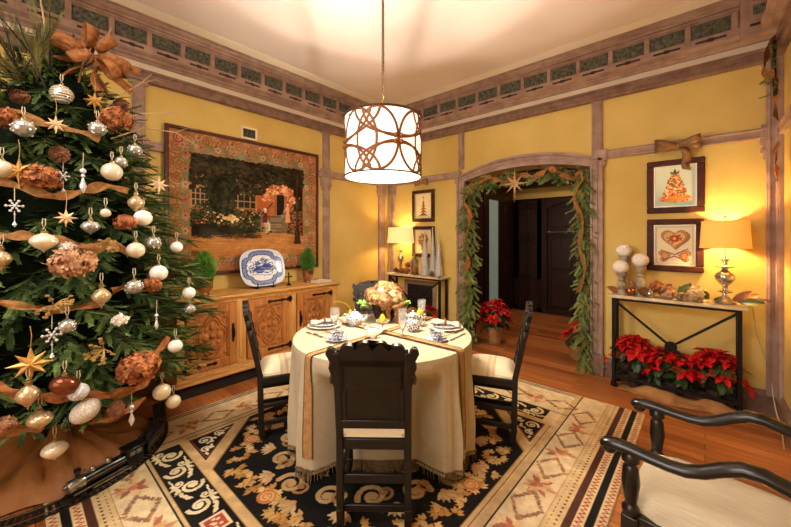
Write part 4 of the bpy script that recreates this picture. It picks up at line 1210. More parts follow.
def plate_set(loc,rz,label,lab2,lab3):
    t=thing('dinner_plate',label,'plate',loc,0,'place settings')
    MB().lathe([(.0001,.003),(.08,.002),(.085,.006),(.125,.014),(.130,.0175),(.124,.018),(.082,.011),(.0001,.008)],40).build('dish',m_chinaw,t)
    MB().lathe([(.098,.0115),(.122,.0182),(.1225,.0187),(.097,.012)],40).build('blue_band',m_bw2,t)
    p=thing('side_plate',lab2,'plate',(loc[0],loc[1],loc[2]+.0165),0,'place settings')
    MB().lathe([(.0001,.002),(.055,.001),(.062,.004),(.092,.011),(.094,.0135),(.09,.0135),(.06,.0075),(.0001,.005)],36).build('dish',m_chinaw,p)
    MB().lathe([(.062,.0085),(.089,.0138),(.0895,.0142),(.061,.009)],36).build('blue_band',m_bw,p)
    n=thing('napkin',lab3,'napkin',(loc[0],loc[1],loc[2]+.030),rz,'place settings')
    B=MB();vs=[];fs=[];nx,ny=16,12;rr=random.Random(int(rz*100))
    ph=rr.uniform(0,6)
    for j in range(ny+1):
        for i in range(nx+1):
            u=i/nx*2-1;v=j/ny*2-1
            sq=.35+.65*abs(u)**1.2
            z=.012+.018*math.exp(-(u/.35)**2)*(1-.6*v*v)+.010*abs(u)*math.sin(7*v+ph+2*u)+.004*math.sin(9*u+3*v)
            vs.append((u*.105,v*.065*sq,max(.001,z)))
    for j in range(ny):
        for i in range(nx): a=j*(nx+1)+i;fs.append((a,a+1,a+nx+2,a+nx+1))
    B.add(vs,fs); B.build('folded_cloth',m_napk,n,smooth=80,solid=.003)
    MB().tube([(0,.026*math.cos(q),.022+.021*math.sin(q)) for q in [2*PI*k/20 for k in range(20)]],.006,8,closed=True,flat=1).build('napkin_ring',m_bronze,n)
plate_set((-2.185,1.62,ZP),CR+.3,'white dinner plate with blue band at the sideboard side of the round table','small blue and white plate stacked on the sideboard-side dinner plate','pale napkin in a ring on the sideboard-side plates')
plate_set((-1.462,2.195,ZP),CR-.2,'white dinner plate with blue band at the doorway side of the round table','small blue and white plate stacked on the doorway-side dinner plate','pale napkin in a ring on the doorway-side plates')
def cup(loc,rz,label,l2):
    s_=thing('saucer',l2,'saucer',loc,0,'cups and saucers')
    MB().lathe([(.0001,.002),(.035,.001),(.04,.004),(.07,.013),(.074,.016),(.069,.0155),(.03,.007),(.0001,.006)],32).build('dish',m_bw,s_)
    t=thing('teacup',label,'cup',(loc[0],loc[1],loc[2]+.0065),rz,'cups and saucers')
    MB().lathe([(.0001,.002),(.021,.0),(.022,.006),(.034,.02),(.042,.04),(.046,.055),(.0445,.055),(.038,.036),(.028,.015),(.0001,.009)],28).build('bowl',m_bw,t)
    MB().tube([(.040,0,.044),(.056,0,.047),(.065,0,.036),(.056,0,.020),(.034,0,.016)],.004,7).build('handle',m_chinaw,t)
    MB().lathe([(.0001,.040),(.036,.040)],20).build('tea',mat('milky_tea',(150,98,58),rough=.1),t)
cup((-1.83,1.46,ZP),CR+.2,'blue and white teacup with saucer at the sideboard end of the near chair crest','blue and white saucer under the teacup nearest the sideboard')
cup((-1.335,1.90,ZP),CR+.3,'blue and white teacup with saucer in front of the doorway-side plate','blue and white saucer under the teacup nearest the doorway')
# teapot
t=thing('teapot','round blue and white teapot with a dark spout tip, beside the sideboard-side plate','teapot',(-2.04,1.80,ZP),CR)
MB().lathe([(.0001,.003),(.04,.0),(.042,.006),(.058,.025),(.068,.05),(.062,.075),(.044,.09),(.036,.094),(.034,.09),(.0001,.088)],32).build('body',m_bw2,t)
MB().lathe([(.037,.092),(.032,.102),(.016,.109),(.006,.113),(.010,.120),(.008,.127),(.0001,.129)],22).build('lid',m_bw2,t)
MB().tube([(.055,0,.035),(.082,0,.05),(.098,0,.078),(.112,0,.096)],[.017,.013,.009,.008],10).build('spout',m_bw2,t)
MB().tube([(.104,0,.086),(.113,0,.098)],[.0095,.0095],10).build('spout_tip',m_darkwood,t)
MB().tube([(-.050,0,.078),(-.078,0,.088),(-.096,0,.066),(-.088,0,.038),(-.062,0,.032)],.0058,8).build('handle',m_bw2,t)
# lidded milk jug
t=thing('lidded_jug','tall blue and white lidded jug to the doorway side of the centre pears','jug',(-1.605,1.985,ZP),CR)
MB().lathe([(.0001,.003),(.036,.0),(.038,.006),(.054,.03),(.058,.055),(.05,.08),(.036,.097),(.034,.108),(.040,.116),(.038,.116),(.03,.10),(.0001,.095)],30).build('body',m_bw,t)
MB().lathe([(.038,.114),(.034,.124),(.018,.134),(.006,.138),(.010,.146),(.0001,.152)],20).build('lid',m_bw,t)
MB().tube([(-.034,0,.10),(-.046,0,.112),(-.056,0,.12)],[.012,.010,.006],8).build('spout',m_bw,t)
MB().tube([(.034,0,.104),(.066,0,.102),(.082,0,.075),(.072,0,.045),(.052,0,.038)],.006,8).build('handle',m_bw,t)
# stemware
def goblet(loc,label,h=.175,rb=.034,base=.034,kind=0):
    t=thing('wine_glass' if kind==0 else 'champagne_flute',label,'glass',loc,0,'stemware on the round table')
    if kind==0: pr=[(.0001,.0),(base,.0),(base,.003),(.008,.010),(.0045,.025),(.0045,.055),(.009,.065),(.026,.085),(rb,.11),(rb*.98,h),(rb*.93,h),(rb*.92,.112),(.022,.09),(.0001,.076)]
    else: pr=[(.0001,.0),(base,.0),(base,.003),(.007,.010),(.0045,.022),(.007,.036),(.018,.055),(rb*.9,.10),(rb,h),(rb*.94,h),(rb*.82,.10),(.012,.062),(.0001,.054)]
    MB().lathe(pr,28).build('bowl_and_stem',m_glass,t)
    return t
goblet((-2.005,1.575,ZP),'clear stemmed glass beside the sideboard-side plate')
goblet((-1.562,1.815,ZP),'clear cut-glass flute standing right in front of the lidded jug',.195,.030,.03,1)
goblet((-1.72,2.24,ZP),'clear stemmed glass at the far side of the table by the red blooms',.18)
def pear(loc,label,lean=0.,s_=1.,rz=0):
    t=thing('pear',label,'pear',loc,rz,'yellow pears on the table'); t.rotation_euler=(lean,0,rz)
    MB().lathe([(.0001,.002),(.014,.0),(.026,.008),(.033,.024),(.032,.04),(.023,.058),(.015,.072),(.011,.080),(.0001,.084)],20,Matrix.Scale(s_,4)).build('fruit',m_pear,t)
    MB().tube([(0,0,.080*s_),(.003,.002,.092*s_),(.010,.004,.106*s_)],[.0022,.0018,.0024],6).build('stem',m_stemw,t)
def coupe(loc,label,lp):
    t=thing('coupe_glass',label,'glass',loc,0,'stemware on the round table')
    MB().lathe([(.0001,.0),(.034,.0),(.034,.003),(.008,.009),(.0045,.02),(.0045,.05),(.010,.058),(.036,.070),(.050,.092),(.048,.092),(.034,.074),(.0001,.062)],28).build('bowl_and_stem',m_glass,t)
    pear((loc[0],loc[1],loc[2]+.0635),lp,0,.88)
coupe((-1.735,1.795,ZP),'clear coupe glass holding a pear at the middle of the table','yellow-green pear in the coupe glass at the middle of the table')
coupe((-1.655,2.13,ZP),'clear coupe glass holding a pear behind the lidded jug','yellow pear in the coupe glass behind the lidded jug')
pear((-2.235,1.925,ZP),'yellow-green pear with a long curved stem behind the teapot',.15,.95,CR)
B=MB().tube([(-2.235,1.925,ZP+.088),(-2.27,1.90,ZP+.125),(-2.315,1.865,ZP+.142),(-2.35,1.835,ZP+.135)],[.0022,.002,.0018,.0015],6)
tag(B.build('curved_twig',m_pear,smooth=60),'thin yellow twig arching from the pear behind the teapot','twig')
# white china bird
t=thing('bird_figurine','small white china bird figurine in front of the middle pear','figurine',(-1.70,1.665,ZP),CR+.2)
B=MB()
B.lathe([(.0001,-.048),(.016,-.040),(.028,-.015),(.030,.008),(.022,.03),(.0001,.044)],18,T(0,0,.034)@Matrix.Rotation(math.radians(76),4,'Y'))
B.sph((-.040,0,.066),(.017,.015,.016),14,10)
B.tube([(-.024,0,.044),(-.036,0,.058)],[.020,.014],10)
B.tube([(.03,0,.034),(.06,0,.05),(.082,0,.064)],[.018,.013,.004],8,flat=.4)
B.build('body',m_chinaw,t,smooth=80)
MB().tube([(-.054,0,.065),(-.068,0,.063)],[.005,.001],8).build('beak',mat('pale_beak',(214,190,150),rough=.4),t)
for s_ in(-1,1):
    MB().sph((.006,s_*.027,.040),(.034,.007,.018),14,8,Matrix.Identity(4)).build('wing',m_chinaw,t)
MB().lathe([(.02,0),(.024,.004),(.012,.012),(.0001,.014)],14).build('foot',m_chinaw,t)
# cutlery
def cutlery(kind,loc,rz,label):
    if kind=='fork':
        B=MB().bar((-.09,0,.003),(.03,0,.004),.006,.003).bar((.03,0,.004),(.05,0,.004),.018,.003)
        for y in(-.007,-.0023,.0023,.007): B.bar((.05,y,.004),(.09,y,.005),.0026,.0025)
        B.sph((-.085,0,.003),(.02,.006,.002),10,6)
    elif kind=='knife':
        B=MB().sph((-.06,0,.004),(.05,.007,.003),12,6).prism([(-.02,-.005),(.10,-.007),(.115,.0),(.10,.007),(-.02,.006)],.002,.0045)
    else:
        B=MB().bar((-.08,0,.003),(.045,0,.004),.005,.003).sph((.07,0,.005),(.027,.017,.004),14,8).sph((-.085,0,.003),(.02,.006,.002),10,6)
    o=B.build('dessert_'+kind if kind!='fork' else 'dinner_fork',m_silver,loc=loc,rot=(0,0,rz)); tag(o,label,kind,'cutlery on the cloth')
cutlery('fork',(-2.06,1.43,ZP),CR+2.4,'silver fork on the cloth below the sideboard-side plate')
cutlery('knife',(-1.27,2.06,ZP),CR+.9,'silver knife on the cloth near the doorway edge of the table')
cutlery('spoon',(-1.345,2.075,ZP),CR+.8,'silver spoon on the cloth between the knife and the doorway-side plate')
cutlery('spoon',(-1.98,1.44,ZP),CR+2.4,'silver spoon on the cloth between the fork and the teacup')

# ---- dried hydrangea centrepiece
def petal_mass(center,rad,n,size,seed,flat=1.,inner=.55,up=0.):
    """four-petalled florets over a ball: returns arrays"""
    V0=[];Q0=[]
    for k in range(4):
        a=PI/2*k; c,s_=math.cos(a),math.sin(a)
        P=[(0,0,0),(.55,.38,.10),(1,0,.02),(.55,-.38,.10)]
        o=len(V0); V0+=[(x*c-y*s_,x*s_+y*c,z) for x,y,z in P]; Q0.append((o,o+1,o+2,o+3))
    rnd=random.Random(seed);mats=[]
    for i in range(n):
        z=1-2*(i+.5)/n; a=i*2.39996+rnd.uniform(-.2,.2); r=math.sqrt(max(0,1-z*z))
        d=Vector((r*math.cos(a),r*math.sin(a),z))
        if d.z<-.75: continue
        k=rad*rnd.uniform(.86,1.06)
        p=(center[0]+d.x*k,center[1]+d.y*k,center[2]+d.z*k*flat)
        dd=(d+Vector((rnd.gauss(0,.35),rnd.gauss(0,.35),rnd.gauss(0,.35)))).normalized()
        M=aim(p,dd)@Matrix.Rotation(rnd.uniform(0,6.28),4,'Z')@Matrix.Scale(size*rnd.uniform(.75,1.25),4)
        mats.append(M)
    return scatter(np.array(V0),np.array(Q0),mats)
def petal_mat(name,a,b,scale=30):
    return mat(name,a,rough=.8,rgb2=b,scale=scale,detail=2,spec=.15)
m_hyd=[petal_mat('dried_hydrangea_gold',(218,180,126),(160,112,68)),petal_mat('dried_hydrangea_rose',(206,158,116),(142,92,62)),petal_mat('dried_hydrangea_cream',(226,204,158),(176,134,86)),petal_mat('dried_hydrangea_russet',(196,122,74),(112,62,36))]
m_twig=mat('brown_twig',(104,74,48),rough=.85,rgb2=(58,38,24),scale=30)
FX,FY=-1.97,2.06
bk=thing('twig_basket','dark woven twig basket holding the dried flowers at the far side of the table','basket',(FX,FY,ZP))
B=MB();rnd=random.Random(8)
for k in range(22):
    a=2*PI*k/22; B.tube([(.06*math.cos(a),.06*math.sin(a),.004),(.088*math.cos(a+.1),.088*math.sin(a+.1),.07),(.098*math.cos(a+.15),.098*math.sin(a+.15),.14)],.0035,5)
for z,r in((.008,.063),(.03,.072),(.05,.081),(.07,.088),(.09,.092),(.11,.095),(.135,.098)):
    B.tube([((r+.004*(-1)**j)*math.cos(2*PI*j/22),(r+.004*(-1)**j)*math.sin(2*PI*j/22),z) for j in range(22)],.0045,5,closed=True)
B.lathe([(.0001,.001),(.058,.001),(.075,.07),(.088,.13)],20)
B.build('weave',mat('dark_basket_twig',(70,40,30),rough=.8,rgb2=(36,20,16),scale=40),bk)
heads=[(-.075,-.075,.20,.062,0),(.01,-.105,.185,.058,1),(.085,-.06,.20,.062,2),(-.01,-.01,.255,.07,0),(.10,.03,.225,.055,3),(-.105,.01,.215,.055,1),(.03,.09,.22,.06,2),(-.06,.08,.22,.058,3),(.055,-.02,.265,.052,0)]
for i,(x,y,z,r,k) in enumerate(heads):
    lab=['dried gold hydrangea head over the teapot side of the basket','dried rose hydrangea head low at the front of the basket','dried cream hydrangea head over the jug side of the basket','dried gold hydrangea head topping the bouquet','dried russet hydrangea head at the doorway side of the bouquet','dried rose hydrangea head at the painting side of the bouquet','dried cream hydrangea head at the back of the bouquet','dried russet hydrangea head at the back corner of the bouquet','dried gold hydrangea head high on the doorway side of the bouquet'][i]
    c,s_=math.cos(CR),math.sin(CR)
    t=thing('hydrangea_head',lab,'dried flower',(FX+x*c-y*s_,FY+x*s_+y*c,ZP+z),0,'dried hydrangeas in the basket')
    V,Q=petal_mass((0,0,0),r,210,.017,40+i); mesh_np('petals',V,Q,m_hyd[k],t)
    MB().tube([(0,0,-r*.5),(-x*.3,-y*.3,-(z-.10))],.004,6).build('stem',m_twig,t)
    MB().sph((0,0,0),r*.75,10,8).build('petal_shade_core',mat('flower_shadow',(120,72,40),rough=.9),t)  # dark ball painted as the shadow between the florets
t=thing('white_bloom','single white bud at the front of the dried bouquet','flower',(FX+.045,FY-.085,ZP+.262),0)
V,Q=petal_mass((0,0,0),.02,40,.016,4); mesh_np('petals',V,Q,mat('white_petal',(236,228,206),rough=.8),t)
MB().tube([(0,0,0),(-.01,.03,-.10)],.003,5).build('stem',m_twig,t)
m_kale=mat('pale_green_leaf',(156,186,96),rough=.6,rgb2=(98,140,58),scale=20)
def ruffle(name,label,loc,rz,s_):
    t=thing(name,label,'foliage',loc,rz,'pale green leaves by the basket')
    for k in range(5):
        a=(k-2)*.55; B=MB();vs=[];fs=[]
        for i in range(7):
            u=i/6
            for j in range(7):
                v=j/6*2-1; w=.042*math.sin(PI*min(1,.12+u*.88))**.7
                vs.append((s_*(.02+.09*u)*math.cos(a)-s_*w*v*math.sin(a),s_*(.02+.09*u)*math.sin(a)+s_*w*v*math.cos(a),s_*(.05*u+.015*abs(v)*math.sin(11*u+3*v+k)+.01*k%.02)))
        for i in range(6):
            for j in range(6): q=i*7+j;fs.append((q,q+1,q+8,q+7))
        B.add(vs,fs).build('leaf',m_kale,t,smooth=80)
ruffle('leafy_sprig','pale green ruffled leaves on the teapot side of the basket',(FX-.12,FY-.07,ZP+.10),CR+PI,.9)
ruffle('leafy_sprig','pale green ruffled leaves on the jug side of the basket',(FX+.10,FY+.07,ZP+.11),CR-.2,.9)
# burlap bow against the basket
m_burlap=mat('tan_burlap',(160,114,68),rough=.9,rgb2=(122,82,46),scale=50,bump=.25,bscale=300,spec=.1)
m_burlap_o=mat('copper_burlap',(176,114,64),rough=.75,rgb2=(124,74,38),scale=40,bump=.2,bscale=240,spec=.2)
def bow(name,label,loc,rz,s_,m,loops=2,tails=2,parent=None,cat='bow',tilt=0.):
    t=thing(name,label,cat,loc,rz); t.rotation_euler=(tilt,0,rz)
    for k in range(loops*2):
        sg=-1 if k%2 else 1; up=.35*(k//2)-.1
        B=MB();P=[];n=14;w=.055*s_
        for i in range(n+1):
            q=2*PI*i/n; x=sg*s_*(.075-.075*math.cos(q)); z=s_*(.035*math.sin(q))+up*x*sg*.9; y=-.02*s_*math.sin(q/2)-.012*s_*(k//2)
            ww=w*(.35+.65*math.sin(q/2))
            yy=-.03*s_-.040*s_*math.sin(q)*.9-.012*s_*(k//2); ww*=1.25; zz=up*x*sg*.9
            P.append(((x,yy,zz-ww*.5),(x+.008*s_*math.sin(q),yy+.012*s_*math.sin(2*q),zz+ww*.5)))
        vs=[p for r in P for p in r]; B.add(vs,[(2*i,2*i+1,2*i+3,2*i+2) for i in range(n)])
        B.build('loop',m,t,smooth=80,solid=.002)
    for k in range(tails):
        sg=-1 if k%2 else 1; P=[]
        for i in range(9):
            u=i/8; x=sg*s_*(.02+.06*u+.02*math.sin(5*u)); z=-s_*(.20*u); y=-.01-.02*s_*math.sin(6*u)
            P.append(((x-.028*s_,y,z),(x+.028*s_,y+.008*s_,z-.015*s_*(1 if i==8 else 0))))
        B=MB();vs=[p for r in P for p in r]; B.add(vs,[(2*i,2*i+1,2*i+3,2*i+2) for i in range(8)])
        B.build('tail',m,t,smooth=80,solid=.002)
    MB().sph((0,-.03*s_,0),(.022*s_,.024*s_,.026*s_),12,8).build('knot',m,t)
    return t
bow('burlap_bow','soft tan burlap bow tied on the front of the flower basket',(FX+.115,FY-.02,ZP+.135),CR-.2,.62,m_burlap,2,2)
# ================================================================ console tables on the door wall
m_stone=mat('cream_stone_top',(226,206,170),rough=.5,rgb2=(196,170,130),scale=12,bump=.1)
def console(label,x0,x1,y0,y1,h=.885):
    t=thing('console_table',label,'table',((x0+x1)/2,(y0+y1)/2,0),0,'iron console tables'); w=(x1-x0)/2-.03; d=(y1-y0)/2-.02
    B=MB().bx(-(x1-x0)/2,(x1-x0)/2,-(y1-y0)/2,(y1-y0)/2,h-.028,h)
    B.build('stone_top',m_stone,t,bevel=.006)
    for sx in(-1,1):
        for sy in(-1,1):
            x,y=sx*(w-.018),sy*(d-.018)
            MB().bar((x,y,.06),(x,y,h-.028),.03,.03,(1,0,0)).lathe([(.018,0),(.027,.01),(.027,.035),(.018,.045),(.022,.052),(.022,.062),(.015,.07)],12,T(x,y,0)).build('leg',m_iron,t,bevel=.003)
    for zz,hh in((h-.04,.022),(.10,.028)):
        for sy in(-1,1): MB().bar((-w+.02,sy*(d-.018),zz),(w-.02,sy*(d-.018),zz),.022,hh).build('rail',m_iron,t,bevel=.003)
        for sx in(-1,1): MB().bar((sx*(w-.018),-d+.02,zz),(sx*(w-.018),d-.02,zz),.022,hh-.002).build('rail',m_iron,t,bevel=.003)
    y=-(d-.018)
    B=MB().bar((-w+.03,y,h-.06),(w-.03,y,.12),.018,.026,(0,1,0)).bar((-w+.03,y+.006,.12),(w-.03,y+.006,h-.06),.018,.026,(0,1,0))
    B.build('cross_brace',m_iron,t,bevel=.003)
    B=MB().lathe([(.04,-.012),(.045,-.005),(.045,.005),(.04,.012)],18,T(0,y,(h+.06)/2)@Matrix.Rotation(PI/2,4,'X'))
    B.build('boss',m_iron,t)
    return t
console('black iron console table with stone top right of the doorway, red poinsettias beneath',-.705,.255,3.86,4.10)
console('black iron console table with stone top in the far corner left of the doorway',-3.66,-2.64,3.86,4.10)
ZK=.885+.0012

# ---- framed prints
m_frame=mat('dark_walnut_frame',(84,42,30),rough=.55,rgb2=(52,26,20),scale=10,spec=.2)
m_matb=mat('aged_mat_board',(206,196,166),rough=.8,var=.05)
def framed(label,x0,x1,z0,z1,R,fw=.055):
    t=thing('framed_print',label,'picture',((x0+x1)/2,YB-.004,(z0+z1)/2)); w,h=(x1-x0)/2,(z1-z0)/2
    B=MB().bx(-w,w,-.032,0,h-fw,h).bx(-w,w,-.032,0,-h,-h+fw).bx(-w,-w+fw,-.032,0,-h+fw,h-fw).bx(w-fw,w,-.032,0,-h+fw,h-fw)
    B.build('frame',m_frame,t,bevel=.008)
    B=MB();f2=fw+.008
    B.bx(-w+fw,w-fw,-.024,-.004,h-f2,h-fw).bx(-w+fw,w-fw,-.024,-.004,-h+fw,-h+f2).bx(-w+fw,-w+f2,-.024,-.004,-h+f2,h-f2).bx(w-f2,w-fw,-.024,-.004,-h+f2,h-f2)
    B.build('inner_lip',mat('silvered_lip',(196,186,160),rough=.3,metal=.5),t)
    iw,ih=w-f2,h-f2
    R.sheet('print',lambda U,V:(U/R.w*2*iw-iw,-.010+0*U,V/R.h*2*ih-ih),paint_mat('print_paper',rough=.6),t)
    return t
def print_tree():
    R=Ras(.30,.38,.0032,(196,206,190)); rnd=random.Random(4)
    R.C[:]=np.array((176,196,184))+(R.Y/.38)[...,None]*np.array((40,26,14))
    for e in(.006,): R.rect(0,.008,0,.38,(222,214,190)); R.rect(.292,.30,0,.38,(222,214,190)); R.rect(0,.30,0,.008,(222,214,190)); R.rect(0,.30,.372,.38,(222,214,190))
    R.ell(.15,.075,.125,.038,(222,170,84)); R.ell(.15,.082,.115,.030,(206,132,62))
    for k in range(420):
        v=rnd.random();w=.085*(1-v)**.8+.012
        R.ell(.15+rnd.uniform(-w,w),.085+.235*v,.009,.008,rnd.choice([(196,112,48),(214,150,72),(150,62,36),(228,184,110),(98,104,44),(178,60,40),(236,206,150)]))
    for k in range(50):
        a=rnd.uniform(0,6.28);R.ell(.15+.11*math.cos(a),.072+.03*math.sin(a),.009,.008,rnd.choice([(228,176,92),(196,84,48),(214,140,64)]))
    R.leaf(.15,.30,.06,.022,PI/2,(66,84,40)); R.leaf(.14,.30,.045,.02,2.2,(96,110,50)); R.leaf(.16,.30,.045,.02,1.0,(150,62,40))
    return R
def print_hearts():
    R=Ras(.30,.38,.0032,(222,206,172)); rnd=random.Random(6)
    def heart(cx,cy,s_,rot,cols):
        for m_,c in cols:
            P=[]
            for i in range(60):
                t=2*PI*i/60; x=16*math.sin(t)**3; y=13*math.cos(t)-5*math.cos(2*t)-2*math.cos(3*t)-math.cos(4*t)
                x*=s_*m_/16;y=(y+2)*s_*m_/16; P.append((cx+x*math.cos(rot)-y*math.sin(rot),cy+x*math.sin(rot)+y*math.cos(rot)))
            R.poly(P,c)
    heart(.165,.235,.105,0,[(1,(150,112,70))])
    heart(.15,.245,.105,0,[(1,(150,70,44)),(.93,(196,150,92)),(.86,(120,70,44)),(.80,(206,166,104))])
    for k in range(60):
        a=rnd.uniform(0,6.28);r=rnd.random()**.5*.06; R.ell(.15+r*math.cos(a),.252+r*.8*math.sin(a),.008,.007,rnd.choice([(170,52,38),(196,84,48),(98,92,44),(226,186,120)]))
    for a in range(6): R.ell(.15+.026*math.cos(a*1.05),.255+.026*math.sin(a*1.05),.014,.012,(176,56,40))
    R.ell(.15,.255,.012,.012,(226,180,96))
    for sx,rot in((-1,PI/2+.25),(1,-PI/2-.25)):
        heart(.15+sx*.068,.088,.056,rot,[(1,(120,70,44)),(.88,(206,164,102)),(.7,(176,76,46)),(.5,(214,150,80))])
    R.line([(.05,.14),(.15,.10),(.25,.155)],.010,(120,72,44)); R.line([(.06,.04),(.15,.085),(.24,.04)],.010,(120,72,44))
    for c in('a',): R.line([(.012,.012),(.288,.012),(.288,.368),(.012,.368),(.012,.012)],.004,(150,120,80))
    return R
def print_star():
    R=Ras(.30,.38,.004,(224,204,158)); rnd=random.Random(9)
    R.line([(.15,.32),(.15,.06)],.01,(110,74,40))
    for k in range(5):
        z=.29-.05*k; w=.012+.014*k
        R.poly([(.15-w,z-.05),(.15+w,z-.05),(.15,z+.01)],(140,84,40)); R.ell(.15-w,z-.05,.009,.009,(96,60,36)); R.ell(.15+w,z-.05,.009,.009,(96,60,36))
    R.rect(.11,.19,.05,.062,(96,60,36)); R.ell(.15,.33,.014,.014,(150,96,44))
    return R
def print_bouquet():
    R=Ras(.30,.38,.004,(222,200,150)); rnd=random.Random(13)
    for k in range(160):
        a=rnd.uniform(0,6.28);r=rnd.random()**.6*.09; R.ell(.15+r*math.cos(a),.22+r*1.2*math.sin(a),.013,.011,rnd.choice([(176,104,54),(206,150,84),(120,84,44),(98,92,48),(190,84,56)]))
    R.poly([(.11,.05),(.19,.05),(.175,.14),(.125,.14)],(130,92,60))
    return R
framed('dark-framed print of a tall fruit pyramid, upper of the pair beside the doorway lamp',-.418,.002,1.664,2.158,print_tree())
framed('dark-framed print of gingerbread hearts, lower of the pair beside the tall lamp',-.418,-.006,1.12,1.608,print_hearts())
framed('dark-framed print of a slim tiered tree, upper of the two in the far corner',-3.335,-2.925,1.66,2.135,print_star(),.05)
framed('dark-framed print of a bouquet half hidden by silver cones in the far corner',-3.335,-2.925,1.14,1.595,print_bouquet(),.05)
bow('picture_bow','brown satin bow fixed on the wall rail above the fruit pyramid print',(-.19,YB-.05,2.275),0,1.08,mat('brown_satin',(142,102,64),rough=.4,rgb2=(98,66,40),scale=10),2,1)
bow('picture_bow','small brown bow on the wall rail above the far corner prints',(-3.13,YB-.05,2.235),0,.8,mat('brown_satin_small',(150,108,62),rough=.4,rgb2=(98,66,40),scale=10),2,0)

# ---- table lamps
m_lshade=mat('lit_linen_shade',(232,180,96),rough=.9,var=.03,scale=80,emit=.5,emit_rgb=(255,176,66))
m_lshade2=mat('lit_cream_shade',(240,206,140),rough=.9,var=.03,scale=80,emit=.7,emit_rgb=(255,216,140))
m_merc=mat('mercury_glass',(206,204,196),rough=.12,metal=.85,rgb2=(150,148,140),scale=30)
def lamp(label,loc,zs0,zs1,r0,r1,prof,ms):
    t=thing('table_lamp',label,'lamp',loc,0,'lit table lamps')
    MB().lathe([(.068,0),(.07,.012),(.062,.022)],28).build('base',m_merc,t)
    MB().lathe(prof,28).build('stem',m_merc,t)
    z0,z1=zs0-loc[2],zs1-loc[2]
    o=MB().lathe([(r0,z0),(r1,z1)],40).build('lamp_shade',ms,t); open_caps(o)
    B=MB()
    for z,r in((z0,r0),(z1,r1)): B.tube([(r*math.cos(2*PI*i/40),r*math.sin(2*PI*i/40),z) for i in range(40)],.004,6,closed=True)
    B.build('shade_trim',ms,t)
    B=MB()
    zt=z1-.03
    for k in range(3): B.tube([(0,0,zt),(r1*.98*math.cos(2.1*k),r1*.98*math.sin(2.1*k),zt)],.0025,5)
    B.tube([(0,0,prof[-1][1]),(0,0,z1+.035)],.005,8).sph((0,0,z1+.04),(.009,.009,.014),10,7)
    B.build('harp',m_brass,t)
    MB().sph((0,0,(z0+z1)/2),(.026,.026,.036),12,8).build('bulb',m_bulb,t)
    return t
lamp('lit table lamp with mercury glass baluster base and amber shade beside the hearts print',(.124,3.98,ZK),1.352,1.572,.160,.148,
  [(.06,.02),(.05,.03),(.03,.055),(.018,.07),(.016,.085),(.045,.095),(.048,.105),(.02,.118),(.016,.13),(.020,.15),(.04,.17),(.062,.20),(.066,.225),(.055,.25),(.03,.27),(.02,.285),(.024,.295),(.056,.303),(.062,.312),(.05,.320),(.018,.33),(.016,.352),(.03,.36),(.028,.372),(.012,.38),(.01,.40)],m_lshade)
lamp('lit table lamp with silver base and cream drum shade in the far corner',(-3.46,3.98,ZK),1.350,1.575,.205,.185,
  [(.06,.02),(.045,.035),(.02,.06),(.018,.10),(.034,.115),(.02,.13),(.022,.16),(.046,.20),(.05,.24),(.03,.27),(.016,.29),(.014,.32),(.04,.335),(.044,.345),(.016,.355),(.012,.40)],m_lshade2)
B=MB().tube([(.15,4.02,ZK+.01),(.24,4.06,ZK+.012),(.275,4.085,ZK+.008),(.297,4.10,.84),(.305,4.105,.74),(.315,4.105,.64),(.35,4.105,.50),(.376,4.105,.41),(.40,4.10,.25),(.41,4.09,.14),(.425,4.05,.03),(.43,3.9,.008),(.40,3.5,.006)],.0038,6)
tag(B.build('lamp_cord',mat('pale_cord',(206,186,140),rough=.5),smooth=60),'pale electric cord trailing from the amber-shaded lamp down the wall','cord')

# ---- white balls on pedestals
m_white_rough=mat('white_textured_ball',(240,232,220),rough=.85,rgb2=(214,202,188),scale=60,bump=.25)
m_greyped=mat('grey_turned_wood',(176,162,142),rough=.6,rgb2=(130,116,98),scale=20)
def ballstand(label,x,y,h,r):
    t=thing('ball_candleholder',label,'decoration',(x,y,ZK),0,'white balls on grey pedestals')
    MB().lathe([(.062,0),(.062,.012),(.048,.03),(.022,.05),(.026,.07),(.034,h*.42),(.03,h*.55),(.016,h*.62),(.028,h*.68),(.018,h*.76),(.034,h*.9),(.044,h-.012),(.044,h)],24).build('pedestal',m_greyped,t)
    MB().sph((0,0,h+r*.88),(r,r,r*.93),24,16).build('ball',m_white_rough,t)
ballstand('white textured ball on the tallest grey pedestal, at the back left of the console',-.595,4.035,.36,.068)
ballstand('white textured ball on the shorter front grey pedestal of the console',-.605,3.935,.205,.068)
ballstand('white textured ball on the grey pedestal nearest the hearts print',-.455,3.975,.275,.069)

